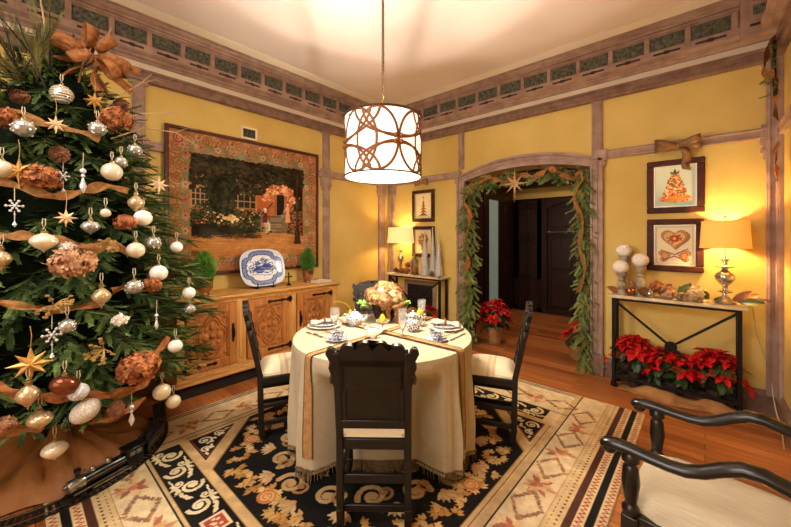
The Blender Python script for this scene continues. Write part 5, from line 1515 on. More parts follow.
# ---- natural decorations along the right console
m_cone=mat('pinecone_scales',(146,92,54),rough=.7,rgb2=(78,44,26),scale=40)
m_mg=mat('magnolia_leaf_brown',(150,90,48),rough=.5,rgb2=(104,58,30),scale=14)
m_mgg=mat('magnolia_leaf_green',(84,96,48),rough=.35,rgb2=(50,64,30),scale=12)
m_mgt=mat('magnolia_leaf_tan',(206,158,92),rough=.6,rgb2=(168,118,60),scale=14)
m_pod=mat('dried_pod',(176,140,100),rough=.8,rgb2=(120,90,62),scale=30,bump=.4)
def cone_mesh(L,r):
    B=MB(); n=9
    for i in range(n):
        u=(i+.5)/n; rr=r*math.sin(PI*min(1,.15+.85*u))**.8; z=L*u; k=max(5,int(5+rr/r*5))
        for j in range(k):
            a=2*PI*(j+.5*(i%2))/k+i*.3; c,s_=math.cos(a),math.sin(a); w=.5*rr+.004
            B.add([(rr*.35*c,rr*.35*s_,z),(rr*c-w*.5*s_,rr*s_+w*.5*c,z+L*.04),(rr*1.18*c,rr*1.18*s_,z+L*.09),(rr*c+w*.5*s_,rr*s_-w*.5*c,z+L*.04)],[(0,1,2,3)])
            B.add([(rr*.35*c,rr*.35*s_,z-L*.03),(rr*c-w*.5*s_,rr*s_+w*.5*c,z+L*.04),(rr*1.18*c,rr*1.18*s_,z+L*.09),(rr*c+w*.5*s_,rr*s_-w*.5*c,z+L*.04)],[(3,2,1,0)])
    B.lathe([(.0001,0),(r*.5,L*.2),(r*.55,L*.5),(r*.3,L*.8),(.0001,L)],10)
    return B
CONE=cone_mesh(.10,.042)
def pinecone(label,loc,rot,s_=1.,group='pine cones on the right console'):
    me=CONE.build('pinecone',m_cone); me.location=loc; me.rotation_euler=rot; me.scale=(s_,)*3
    return tag(me,label,'pinecone',group)
def leafm(L,w,curl=.3):
    B=MB();vs=[];fs=[]
    for i in range(8):
        u=i/7; ww=w*math.sin(PI*min(1,.06+.94*u))**.8
        for j in(-1,-.5,0,.5,1): vs.append((L*u,ww*j/1.,.012*abs(j)+curl*L*(u-.3)**2*.6-.012))
    for i in range(7):
        for j in range(4): a=i*5+j;fs.append((a,a+1,a+6,a+5))
    return B.add(vs,fs)
def mleaf(label,loc,rz,tilt,L,w,m,group='dried magnolia leaves on the right console'):
    o=leafm(L,w).build('magnolia_leaf',m,smooth=80); o.location=loc;o.rotation_euler=(.75 if math.cos(rz)>0 else -.75,-tilt,rz)
    return tag(o,label,'leaf',group)
x0=-.66
for i,(x,y,rz,ti,L,m_,lab) in enumerate((
    (-.60,3.90,PI+.2,.25,.12,m_mg,'brown magnolia leaf poking past the left end of the console'),
    (-.50,3.91,1.9,.9,.13,m_mg,'brown magnolia leaf standing behind the amber glass ball'),
    (-.30,3.99,.8,.7,.13,m_mg,'brown magnolia leaf leaning by the hydrangea heads'),
    (-.18,4.0,.6,.75,.15,m_mgg,'green magnolia leaf standing up mid console'),
    (-.14,3.99,1.9,.55,.12,m_mgg,'green magnolia leaf behind the pale pod'),
    (.05,3.90,-1.2,.25,.11,m_mgg,'green magnolia leaf tucked against the lamp foot'),
    (.02,3.91,2.2,.5,.12,m_mgg,'dark green leaf left of the lamp foot'),
    (.19,3.93,.35,.40,.15,m_mgt,'tan magnolia leaf right of the lamp foot, upper'),
    (.19,3.90,-.05,.12,.19,m_mg,'brown magnolia leaf reaching past the right end of the console'),
    (.17,3.92,.2,.65,.14,m_mg,'russet magnolia leaf standing close right of the lamp foot'),
    (.20,3.885,-.35,.08,.15,m_mgg,'dark narrow leaf drooping off the right end of the console'))):
    mleaf(lab,(x,y,ZK+.036),rz,ti,L,.036,m_)
m_amber=mat('amber_mirror_glass',(176,120,88),rough=.08,metal=.8,rgb2=(120,70,50),scale=6)
for x,y,r,m_,lab in((-.525,3.895,.042,m_amber,'amber mirrored glass ball in front of the console pedestals'),(-.375,3.90,.036,m_merc,'silver mirrored glass ball right of the amber one on the console')):
    t=thing('glass_ball',lab,'ornament',(x,y,ZK),0,'mirrored balls on the right console')
    MB().sph((0,0,r),r,22,14).build('ball',m_,t); MB().lathe([(.010,r*2-.002),(.010,r*2+.010),(.004,r*2+.014)],12).build('cap',m_brass,t)
for i,(x,y,z,r,k,lab) in enumerate(((-.33,4.0,.085,.055,3,'russet dried hydrangea head behind the silver ball on the console'),(-.25,3.95,.06,.052,1,'rose dried hydrangea head mid console'),(-.06,3.90,.055,.055,2,'cream dried cone flower lying at the front of the console'),(-.05,4.0,.075,.05,2,'cream dried flower head under the hearts print'))):
    t=thing('hydrangea_head',lab,'dried flower',(x,y,ZK+z),0,'dried flower heads on the right console')
    V,Q=petal_mass((0,0,0),r,190,.016,80+i); mesh_np('petals',V,Q,m_hyd[k],t); MB().sph((0,0,0),r*.8,10,8).build('petal_shade_core',m_cone,t)  # brown ball under the petals gives the dark gaps between them
    MB().tube([(0,0,-r*.6),(.03,0,-z+.004)],.004,5).build('stem',m_twig,t)
for x,y,rz,lab in((-.245,3.885,.3,'pale dried pod at the front middle of the console'),(-.16,3.895,-.3,'pale dried pod with an open cup, right of the middle of the console')):
    o=MB().lathe([(.0001,-.05),(.02,-.045),(.034,-.01),(.036,.02),(.028,.042),(.024,.044),(.018,.03),(.0001,.02)],18).build('seed_pod',m_pod,loc=(x,y,ZK+.036),rot=(PI/2*.9,0,rz+.8)); tag(o,lab,'seed pod','seed pods on the right console')
pinecone('brown pine cone lying between the balls and pods on the right console',(-.44,3.93,ZK+.045),(1.4,0,.5),.9)
pinecone('brown pine cone lying by the lamp end of the right console',(.0,3.955,ZK+.045),(1.5,.2,-1.0),.9)
pinecone('brown pine cone behind the pods on the right console',(-.30,3.90,ZK+.045),(1.4,.1,2.2),.85)

# ---- things on the far corner console
m_sil=mat('silver_glitter',(214,208,200),rough=.45,metal=.35,rgb2=(156,150,144),scale=90,bump=.6,bscale=220)
for x,y,h,r,lab in((-2.965,3.93,.60,.072,'frontmost silver cone tree on the far corner console'),(-2.865,3.985,.66,.055,'silver cone tree standing between and behind the other two on the far console'),(-2.735,3.94,.58,.066,'silver cone tree at the doorway end of the far console')):
    t=thing('cone_tree',lab,'decoration',(x,y,ZK),0,'silver cone trees on the far console')
    pr=[(r*.9,0),(r,.01)]; n=14
    for i in range(n): u=(i+1)/n; pr+=[(r*(1-u*.95)+.004,.01+h*(u-.025)),(r*(1-u*.95),.01+h*u)]
    MB().lathe(pr,20).build('cone',m_sil,t); MB().sph((0,0,h+.015),(.008,.008,.02),8,6).build('tip',m_sil,t)
m_lant=mat('grey_lantern_metal',(150,138,116),rough=.5,metal=.4,rgb2=(110,100,84))
t=thing('lantern','small grey metal lantern beside the lamp on the far console','lantern',(-3.185,3.97,ZK))
B=MB().bx(-.045,.045,-.045,.045,0,.02)
for sx in(-1,1):
    for sy in(-1,1): B.bx(sx*.036-.005,sx*.036+.005,sy*.036-.005,sy*.036+.005,.02,.19)
B.bx(-.047,.047,-.047,.047,.19,.205).lathe([(.05,.205),(.03,.245),(.014,.265),(.014,.29),(.02,.295),(.012,.31),(.0001,.312)],12)
B.tube([(.018*math.cos(2*PI*i/14),0,.328+.018*math.sin(2*PI*i/14)) for i in range(14)],.003,5,closed=True)
B.build('frame',m_lant,t,bevel=.002)
MB().bx(-.036,.036,-.036,.036,.02,.19).build('glass',mat('lantern_glass',(220,210,190),rough=.1,trans=.9),t)
MB().lathe([(.018,.021),(.018,.10),(.0001,.10)],14).build('candle',mat('ivory_candle',(232,220,190),rough=.5),t)
m_moss=mat('brown_moss_ball',(150,92,48),rough=.95,rgb2=(92,52,26),scale=50,bump=.8)
for i,(x,y,r,dz,lab) in enumerate(((-3.30,3.93,.052,0,'larger brown moss ball in front of the lantern'),(-3.33,4.0,.046,.085,'brown moss ball perched on top of the moss ball pile'),(-3.41,3.94,.042,0,'brown moss ball at the lamp side of the far console pile'),(-3.13,3.91,.045,0,'brown moss ball right of the pile, in front of the lantern'),(-3.24,4.02,.045,.0,'brown moss ball at the back of the far console pile'))):
    z=ZK+r+dz
    B=MB().sph((0,0,0),r,20,14)
    o=B.build('moss_ball',m_moss,loc=(x,y,z)); tag(o,lab,'ball','moss balls on the far console')
pinecone('pine cone among the silver cones on the far console',(-2.80,3.89,ZK+.04),(1.4,0,.4),.8,'pine cones on the far console')
pinecone('pine cone at the lamp end of the far console',(-3.55,3.92,ZK+.04),(1.4,0,2),.8,'pine cones on the far console')
mleaf('russet leaf hanging over the doorway end of the far console',(-2.69,3.89,ZK+.02),-.9,-.15,.11,.03,m_mg,'leaves on the far console')
# wall grille behind the far console
t=thing('wall_grille','dark arched wall grille in a pinkish frame behind the far console','vent',(-3.2,YB,.36))
B=MB().bx(-.30,.30,-.018,0,.36,.42).bx(-.30,-.24,-.018,0,0,.36).bx(.24,.30,-.018,0,0,.36)
B.build('frame',m_trim,t,bevel=.004)
MB().bx(-.24,.24,-.006,0,0,.36).build('grille_back',m_slot,t)
B=MB()
for k in range(9): B.bx(-.22+.055*k-.006,-.22+.055*k+.006,-.012,-.004,0,.34)
for k in range(6): B.bx(-.24,.24,-.013,-.005,.03+.055*k,.036+.055*k)
B.build('grille',m_iron,t)

# ================================================================ poinsettias
m_cya=mat('yellow_cyathia',(196,176,60),rough=.6); m_pot=mat('dark_pot_foil',(66,44,30),rough=.6,rgb2=(40,28,20))
m_red=mat('poinsettia_red',(222,30,34),rough=.5,rgb2=(150,10,18),scale=9,spec=.3)
m_pgreen=mat('poinsettia_green',(58,84,36),rough=.5,rgb2=(30,50,20),scale=10)
m_kraft=mat('kraft_paper_wrap',(176,124,72),rough=.8,rgb2=(140,94,52),scale=12,bump=.3)
def pleaf():
    vs=[];fs=[]
    prof=[(0,.02),(.18,.22),(.38,.40),(.5,.34),(.66,.36),(.82,.2),(1,0)]
    for u,w in prof:
        for j in(-1,0,1): vs.append((u,w*j*.62,.10*abs(j)*w*2-.30*u*u+.12*u))
    for i in range(len(prof)-1):
        for j in range(2): a=i*3+j;fs.append((a,a+1,a+4,a+3))
    return np.array(vs),np.array(fs)
PLV,PLQ=pleaf()
def pcull(V,Q,off):
    x=V[:,0]+off[0];y=V[:,1]+off[1];z=V[:,2]+off[2]
    ok=(z>.006)&(y<YB-.035)
    xc=x+.225
    if off[1]>YB: ok=(z>.006)&(x>DL+.03)&(x<DR-.03)
    elif off[0]>-1:                                   # keep clear of the console's bars and legs
        br=(np.abs(np.abs(xc)*.715/.42-np.abs(z-.472)*1.0)<.045)|(z<.13)|(np.hypot(xc,z-.472)<.06)
        ok&=~((y<3.922)&(y>3.872)&br); ok&=~((x>.19)&(x<.25)&((y<3.93)|(y>4.03))); ok&=~((x<-.65)&(x>-.70)&((y<3.93)|(y>4.03))); ok&=(z<.84)
    else: ok&=(y<4.03)&(y>3.93)
    return V,Q[ok[Q].all(1)]
def poinsettia(label,loc,rad,h,heads,seed,group,rp=.085,wrap=True):
    t=thing('poinsettia',label,'potted plant',loc,0,group); rnd=random.Random(seed)
    MB().lathe([(rp*.75,0),(rp*.8,.01),(rp*.95,h*.25),(rp*1.05,h*.36),(rp*.95,h*.36),(.0001,h*.33)],20).build('pot',m_pot if not wrap else m_kraft,t)
    if wrap:
        B=MB();N=40;vs=[];fs=[]
        for i,(r,z) in enumerate(((rp*.95,.002),(rp*1.08,h*.12),(rp*1.15,h*.28),(rp*1.45,h*.42))):
            for j in range(N): a=2*PI*j/N; rr=r*(1+.10*math.sin(7*a+i)*i/3); vs.append((rr*math.cos(a),rr*math.sin(a),z+.012*math.sin(9*a)*(i==3)))
        for i in range(3):
            for j in range(N): fs.append((i*N+j,i*N+(j+1)%N,(i+1)*N+(j+1)%N,(i+1)*N+j))
        B.add(vs,fs).build('paper_wrap',m_kraft,t,smooth=80)
    reds=[];greens=[];st=MB();cy=[]
    for k in range(heads):
        u=(k+.5)/heads; a=k*2.39996+rnd.uniform(-.3,.3); r=rad*.72*math.sqrt(u); z=h*(1-.5*u*u)+rnd.uniform(-.03,.02)
        c=Vector((r*math.cos(a),r*math.sin(a)*(.6 if loc[1]<YB else 1.),z)); tiltd=Vector((math.cos(a)*u*.8,math.sin(a)*u*.8,1)).normalized()
        st.tube([(c.x*.15,c.y*.15,h*.3),(c.x*.7,c.y*.7,z*.75),tuple(c)],.004,5)
        Mh=aim(c,tiltd)
        for ring,(n,L,el) in enumerate(((5,.052,.9),(6,.085,.45),(7,.112,.08))):
            for j in range(n):
                aa=2*PI*(j+.5*(ring%2))/n+rnd.uniform(-.2,.2)
                s_=L*rnd.uniform(.85,1.15)
                M=Mh@Matrix.Rotation(aa,4,'Z')@Matrix.Rotation(-el+rnd.uniform(-.15,.15),4,'Y')@Matrix.Translation((.006,0,0))@Matrix.Scale(s_,4)
                reds.append(M)
        for j in range(7):
            aa=rnd.uniform(0,6.28); M=Mh@T(0,0,-.045-.03*rnd.random())@Matrix.Rotation(aa,4,'Z')@Matrix.Rotation(.25+rnd.uniform(-.2,.35),4,'Y')@T(.02,0,0)@Matrix.Scale(.11*rnd.uniform(.8,1.15),4); greens.append(M)
        for j in range(6): aa=j*1.05; p=Mh@Vector((.009*math.cos(aa),.009*math.sin(aa),.008)); cy.append(p)
    V,Q=pcull(*scatter(PLV,PLQ,reds),loc); mesh_np('red_bracts',V,Q,m_red,t,True)
    V,Q=pcull(*scatter(PLV,PLQ,greens),loc); mesh_np('green_leaves',V,Q,m_pgreen,t,True)
    st.build('stems',m_pgreen,t)
    for k in range(0,len(cy),6):
        B=MB()
        for p in cy[k:k+6]: B.sph(tuple(p),.0055,6,4)
        B.build('flower_centre',m_cya,t)
    return t
G='poinsettias under the right console'
poinsettia('red poinsettia under the left end of the right console',(-.50,3.96,.006),.24,.45,15,21,G,.055,False)
poinsettia('red poinsettia in the middle under the right console',(-.22,3.945,.006),.24,.40,15,22,G,.055,False)
poinsettia('red poinsettia under the right end of the right console',(.06,3.96,.006),.24,.43,15,23,G,.055,False)
poinsettia('red poinsettia at the left foot of the doorway garland',(-2.13,4.40,.0),.27,.54,13,24,'poinsettias at the doorway',.085)
poinsettia('red poinsettia at the right foot of the doorway garland, half hidden',(-1.12,4.48,.0),.17,.40,6,25,'poinsettias at the doorway',.08)
poinsettia('red poinsettia under the far corner console',(-2.93,3.97,.0),.20,.44,8,26,'poinsettias under the far console',.07)
# burlap spread under the right console
B=MB();vs=[];fs=[];nx,ny=44,12;rr=random.Random(2)
for j in range(ny+1):
    for i in range(nx+1):
        u=i/nx;v=j/ny; x=-.62+.98*u; y=3.80+.27*v+.028*math.sin(9*u+1)*(1-v)-.02*u
        e=min(1,4*min(u,1-u,v+.02,1-v+.02))
        z=.004+e*(.022+.026*math.sin(15*u+5*v+1.5*math.sin(4*v))+.014*math.sin(27*u-9*v)+.05*math.exp(-((v-.42)/.2)**2))*(1-.35*v) if e>0 else .004
        vs.append((x,y,max(.004,z)))
for j in range(ny):
    for i in range(nx): a=j*(nx+1)+i;fs.append((a,a+1,a+nx+2,a+nx+1))
B.add(vs,fs); o=B.build('burlap_cloth',m_kraft,smooth=80); tag(o,'rumpled tan burlap cloth on the floor beneath the right console','cloth')

# ================================================================ evergreen sprigs
m_fir=mat('fir_needles',(74,98,50),rough=.55,rgb2=(24,38,18),scale=7,spec=.3)
m_fir2=mat('fir_needles_light',(142,162,90),rough=.5,rgb2=(64,88,42),scale=7,spec=.3)
m_cedar=mat('cedar_green',(146,146,76),rough=.6,rgb2=(84,92,44),scale=6)
m_bark=mat('dark_bark',(58,42,30),rough=.9,rgb2=(30,22,16),scale=20)
def sprig(n=44,L=.115,nl=.019,w=.0052,seed=1,spread=1.05,flat=.45):
    """twig with needles, tip along +X, as quads"""
    rnd=random.Random(seed);V=[];Q=[]
    def quad(a,b,c,d):
        o=len(V);V.extend([a,b,c,d]);Q.append((o,o+1,o+2,o+3))
    quad((0,-.003,0),(L,-.0008,0),(L,.0008,0),(0,.003,0)); quad((0,0,-.003),(L,0,-.0008),(L,0,.0008),(0,0,.003))
    for i in range(n):
        u=(i+.5)/n; x=L*(.05+.95*u); s_=1 if i%2 else -1
        el=rnd.uniform(-.5,1.1); a=spread*rnd.uniform(.7,1.1)*(1-.45*u)
        d=Vector((math.cos(a),s_*math.sin(a)*math.cos(el*.8),math.sin(a)*math.sin(el)*flat+ .10)).normalized()
        l=nl*rnd.uniform(.8,1.2); p=Vector((x,0,0)); side=d.cross(Vector((0,0,1)));
        if side.length<1e-3: side=Vector((0,1,0))
        side=side.normalized()*w/2
        m_=p+d*l*.55; e=p+d*l
        quad(tuple(p-side*.5),tuple(m_-side),tuple(e),tuple(m_+side))
    return np.array(V),np.array(Q)
SP=[sprig(seed=k) for k in range(4)]
def merge(parts):
    Vs=[];Qs=[];o=0
    for V,Q in parts: Vs.append(V);Qs.append(Q+o);o+=len(V)
    return np.concatenate(Vs),np.concatenate(Qs)

def cull(V,Q,off,fn):
    """drop the needles that would reach into a wall or a piece of furniture"""
    ok=fn(V[:,0]+off[0],V[:,1]+off[1],V[:,2]+off[2]); return V,Q[ok[Q].all(1)]
# ---- garland round the doorway
def garland(name,label,path,seed,rad,dens,m_list,hang=.5):
    t=thing(name,label,'garland',path[0]); P0=Vector(path[0]); rnd=random.Random(seed)
    pts=[Vector(p)-P0 for p in path]
    for mi,m_ in enumerate(m_list):
        mats=[[] for _ in SP]
        for i in range(len(pts)-1):
            a,b=pts[i],pts[i+1];L=(b-a).length; k=max(1,int(L*dens/len(m_list)))
            for j in range(k):
                p=a.lerp(b,(j+rnd.random())/k); ang=rnd.uniform(0,2*PI)
                d=Vector((math.cos(ang),-.55*abs(math.sin(ang))-.1,rnd.uniform(-.9,.35)-hang)); 
                p=p+Vector((rnd.gauss(0,rad*.35),rnd.gauss(0,rad*.25),rnd.gauss(0,rad*.3)))
                M=frame_m(p,d,(rnd.uniform(-1,1),-1,rnd.uniform(-1,1)),rnd.uniform(.6,1.15)*(rad/.09)); mats[rnd.randrange(len(SP))].append(M)
        V,Q=merge([scatter(SP[k][0],SP[k][1],mats[k]) for k in range(len(SP)) if mats[k]])
        V,Q=cull(V,Q,P0,lambda x,y,z:((y<YB-.056)|((x>DL+.004)&(x<DR-.004)&(z<2.17)&(y<YB+.2)))&(x<XR-.05)&(z>.004))
        mesh_np('sprigs' if mi==0 else 'pale_sprigs',V,Q,m_,t)
    MB().tube(pts,.012,6).build('stem',m_bark,t)
    return t
yG=YB-.03
gl=[(DL+.06,yG,.05),(DL+.07,yG,.5),(DL+.085,yG,1.0),(DL+.075,yG,1.5),(DL+.085,yG,1.95),(DL+.10,yG,2.12)]
gt=[(DL+.08,yG,2.12),(DL+.35,yG-.01,2.165),(-1.95,yG,2.17),(-1.66,yG,2.20),(-1.35,yG,2.18),(-1.12,yG,2.15),(DR-.05,yG,2.13)]
gr=[(DR-.045,yG,2.12),(DR-.075,yG,1.7),(DR-.05,yG,1.2),(DR-.06,yG,.75),(DR-.04,yG,.35),(DR-.01,yG-.02,.06)]
garland('pine_garland','evergreen garland hanging down the left jamb of the doorway',gl,31,.115,190,[m_fir2,m_cedar])
garland('pine_garland','evergreen garland swagged along the arched head of the doorway',gt,32,.11,210,[m_fir2,m_cedar],.35)
garland('pine_garland','evergreen garland hanging down the right jamb of the doorway to the floor',gr,33,.10,200,[m_cedar,m_fir2],.75)
# burlap ribbon woven through the garlands
def ribbon(name,label,pts,w,m,up=None,twist=1.,group=None,seed=0):
    P=[Vector(p) for p in pts]
    # smooth with Catmull-Rom
    S=[]
    for i in range(len(P)-1):
        p0=P[max(i-1,0)];p1=P[i];p2=P[i+1];p3=P[min(i+2,len(P)-1)]
        for k in range(8):
            t=k/8; S.append(.5*((2*p1)+(p2-p0)*t+(2*p0-5*p1+4*p2-p3)*t*t+(3*p1-p0-3*p2+p3)*t**3))
    S.append(P[-1]); n=len(S); vs=[];fs=[]
    for i,p in enumerate(S):
        d=(S[min(i+1,n-1)]-S[max(i-1,0)]).normalized()
        nrm=Vector(up(p)) if callable(up) else Vector(up)
        side=d.cross(nrm)
        if side.length<1e-3: side=d.orthogonal()
        side.normalize(); nn=side.cross(d).normalized()
        a=twist*math.sin(i*.45+seed)*.7; side2=side*math.cos(a)+nn*math.sin(a)
        ww=w*(.75+.25*math.sin(i*.7+seed*2))
        for j in(-1,-.33,.33,1): vs.append(p+side2*(ww/2*j)+nn*(.008*math.cos(j*3+i*.6)))
    for i in range(n-1):
        for j in range(3): a=i*4+j;fs.append((a,a+1,a+5,a+4))
    o=MB().add(vs,fs).build(name,m,smooth=80)
    return tag(o,label,'ribbon',group)
yR=yG-.07
ribbon('burlap_ribbon','copper burlap ribbon winding down the left doorway garland',[(DL+.17,yR,2.05),(DL+.05,yR-.03,1.9),(DL+.14,yR-.04,1.75),(DL+.06,yR+.03,1.5),(DL+.03,yR,1.3),(DL+.12,yR-.04,1.15),(DL+.05,yR,.95),(DL+.10,yR-.03,.8)],.075,m_burlap_o,(0,-1,0),1.,'ribbons in the doorway garlands',1)
ribbon('burlap_ribbon','copper burlap ribbon looping along the arch garland',[(DL+.1,yR,2.09),(-2.2,yR-.02,2.11),(-2.02,yR,2.19),(-1.93,yR-.03,2.14),(-1.78,yR,2.12),(-1.62,yR-.02,2.17),(-1.45,yR,2.13),(-1.3,yR-.02,2.2),(-1.2,yR,2.14),(-1.05,yR,2.07),(-.97,yR,2.13)],.075,m_burlap_o,(0,-1,0),.9,'ribbons in the doorway garlands',2)
ribbon('burlap_ribbon','tan burlap ribbon winding down the right doorway garland',[(DR-.05,yR,2.08),(DR-.13,yR-.02,1.85),(DR-.05,yR-.02,1.6),(DR-.09,yR,1.35),(DR-.03,yR-.02,1.1),(DR-.1,yR,.85)],.05,m_burlap,(0,-1,0),.9,'ribbons in the doorway garlands',3)
# star hanging from the arch
def star_mesh(n,R0,R1,th,seed=0,vary=.0):
    B=MB();vs=[(0,0,th),(0,0,-th)];fs=[]
    for i in range(2*n):
        a=PI*i/n+PI/2; r=(R0*(1+(vary if (i//2)%2 else 0)) if i%2==0 else R1)
        vs.append((r*math.cos(a),r*math.sin(a),0))
    for i in range(2*n):
        j=2+i;k=2+(i+1)%(2*n); fs+=[(0,j,k),(1,k,j)]
    return B.add(vs,fs)
m_gold=mat('gilded_star',(214,164,84),rough=.4,metal=.45,rgb2=(170,120,56),scale=40)
m_pgold=mat('pale_gilt_star',(226,196,150),rough=.45,metal=.25,rgb2=(190,150,104),scale=40)
t=thing('hanging_star','large pale gilt many-pointed star hanging in the doorway arch','ornament',(-1.655,yG-.17,2.06))
o=star_mesh(8,.185,.04,.03,vary=-.25).build('star',m_pgold,t,smooth=0); o.rotation_euler=(PI/2,0,0)
MB().tube([(0,0,.14),(0,.10,.20)],.002,5).build('hanger',m_brass,t)
MB().tube([(0,0,-.15),(0,0,-.20)],.003,5).sph((0,0,-.205),.008,8,6).build('drop',m_brass,t)

# ================================================================ armchair
m_black=mat('black_lacquered_wood',(20,17,15),rough=.3,rgb2=(16,13,12),scale=10,spec=.5,coat=.3)
m_linenseat=mat('oatmeal_upholstery',(206,190,164),rough=.9,rgb2=(188,170,144),scale=4,stretch=(60,3,60),bump=.2,bscale=260,spec=.15)
ac=thing('armchair','black wooden armchair with scrolled arms and oatmeal seat, cut off by the lower right corner','armchair',(.025,1.785,0),math.radians(90-5))
# local: +Y front, X lateral
for s_ in(-1,1):
    x=s_*.235
    S=[(x,.313,.618),(x,.308,.626),(x,.296,.636),(x,.265,.643),(x,.22,.643),(x,.16,.638),(x,.10,.635),(x,.055,.639),(x,.008,.658),(x,-.04,.690),(x,-.085,.713),(x,-.13,.716),(x,-.18,.702),(x,-.24,.68),(x,-.30,.66)]
    B=MB(); ws=[.012,.022,.029,.030,.028,.027,.027,.028,.029,.030,.031,.031,.030,.028,.024]
    B.tube(S,ws,14,flat=.72,up=(0,0,1)); B.sph((x,.285,.622),(.028,.026,.024),16,10)
    B.build('armrest',m_black,ac,smooth=60)
for s_ in(-1,1):
    x=s_*.235
    B=MB().box((x,.215,.20),(.055,.055,.40)).lathe([(.026,.40),(.03,.41),(.03,.425),(.02,.44),(.024,.47),(.031,.52),(.026,.575),(.018,.59),(.03,.60),(.03,.615),(.02,.635)],16,T(x,.215,0))
    B.build('front_leg',m_black,ac,bevel=.005)
    B=MB().bar((s_*.225,-.30,0),(s_*.225,-.255,.42),.045,.05,(0,1,0)).bar((s_*.225,-.255,.42),(s_*.225,-.36,1.0),.045,.045,(0,1,0))
    B.build('rear_leg',m_black,ac,bevel=.005)
B=MB().bx(-.245,.245,-.275,.235,.34,.405); B.build('seat_frame',m_black,ac,bevel=.006)
vs=[];fs=[];nx=ny=14;B=MB()
for j in range(ny+1):
    for i in range(nx+1):
        u=i/nx*2-1;v=j/ny*2-1; e=(1-abs(u)**6)*(1-abs(v)**6); wx=.215+.025*(v+1)/2
        yy=-.02+v*.27
        if v>.6 and abs(u)>.85: wx-=.02
        vs.append((u*wx,yy,.405+.06*max(0,e)**.45+.015*(1-u*u)*(1-v*v)))
for j in range(ny):
    for i in range(nx): a=j*(nx+1)+i;fs.append((a,a+1,a+nx+2,a+nx+1))
B.add(vs,fs); B.build('seat_cushion',m_linenseat,ac,smooth=80)
Mb=T(0,-.285,.45)@Matrix.Rotation(.18,4,'X')
B=MB().bx(-.20,.20,-.035,.03,.02,.52,Mb); B.build('back_cushion',m_linenseat,ac,bevel=.02)
B=MB().bx(-.225,.225,-.03,.02,.52,.58,Mb); B.build('top_rail',m_black,ac,bevel=.01)
B=MB().bx(-.235,-.215,-.25,.2,.12,.15).bx(.215,.235,-.25,.2,.12,.15).bx(-.22,.22,.0,.03,.12,.15); B.build('stretcher',m_black,ac,bevel=.004)

# ================================================================ decoration on the right wall, just in frame
garland('wall_swag','green and orange leaf swag hanging at the top of the right wall',[(XR-.06,3.93,2.95),(XR-.07,3.86,2.72),(XR-.07,3.80,2.50)],41,.07,90,[m_cedar],.4)
ribbon('hanging_ribbon','orange burlap ribbon tails hanging from the leaf swag on the right wall',[(XR-.05,3.93,2.98),(XR-.10,3.86,2.9),(XR-.12,3.86,2.72),(XR-.06,3.83,2.62),(XR-.07,3.82,2.48),(XR-.06,3.82,2.32)],.10,m_burlap_o,(-1,0,0),.6)
ribbon('hanging_ribbon','lower orange ribbon tail hanging on the right wall below the swag',[(XR-.06,3.80,2.15),(XR-.07,3.80,2.0),(XR-.06,3.79,1.86)],.07,m_burlap_o,(-1,0,0),.6)
# ================================================================ christmas tree
AX,AY=-3.12,.20
TPR=[(.35,.80),(.55,.93),(.8,.96),(1.1,.92),(1.45,.82),(1.85,.66),(2.2,.48),(2.45,.30),(2.65,.12),(2.8,.02)]
def TR(z):
    if z<=TPR[0][0]: return TPR[0][1]
    for (a,b),(c,d) in zip(TPR,TPR[1:]):
        if z<=c: return b+(d-b)*(z-a)/(c-a)
    return .02
tree=thing('christmas_tree','tall decorated fir Christmas tree filling the left side of the room','tree',(AX,AY,0))
def okpos(x,y,z):
    """inside the room, clear of the sideboard and of the wall picture"""
    X,Y=AX+x,AY+y
    if X<XL+.05: return False
    if X<-3.33 and Y>.90 and z<.95: return False
    if X<XL+.10 and Y>.9: return False
    return True
rnd=random.Random(17); mats={0:[[] for _ in SP],1:[[] for _ in SP]}
wood=MB(); wood.tube([(0,0,.02),(0,0,1.2),(0,0,2.62)],[.055,.04,.012],8)
nb=0; z=.58
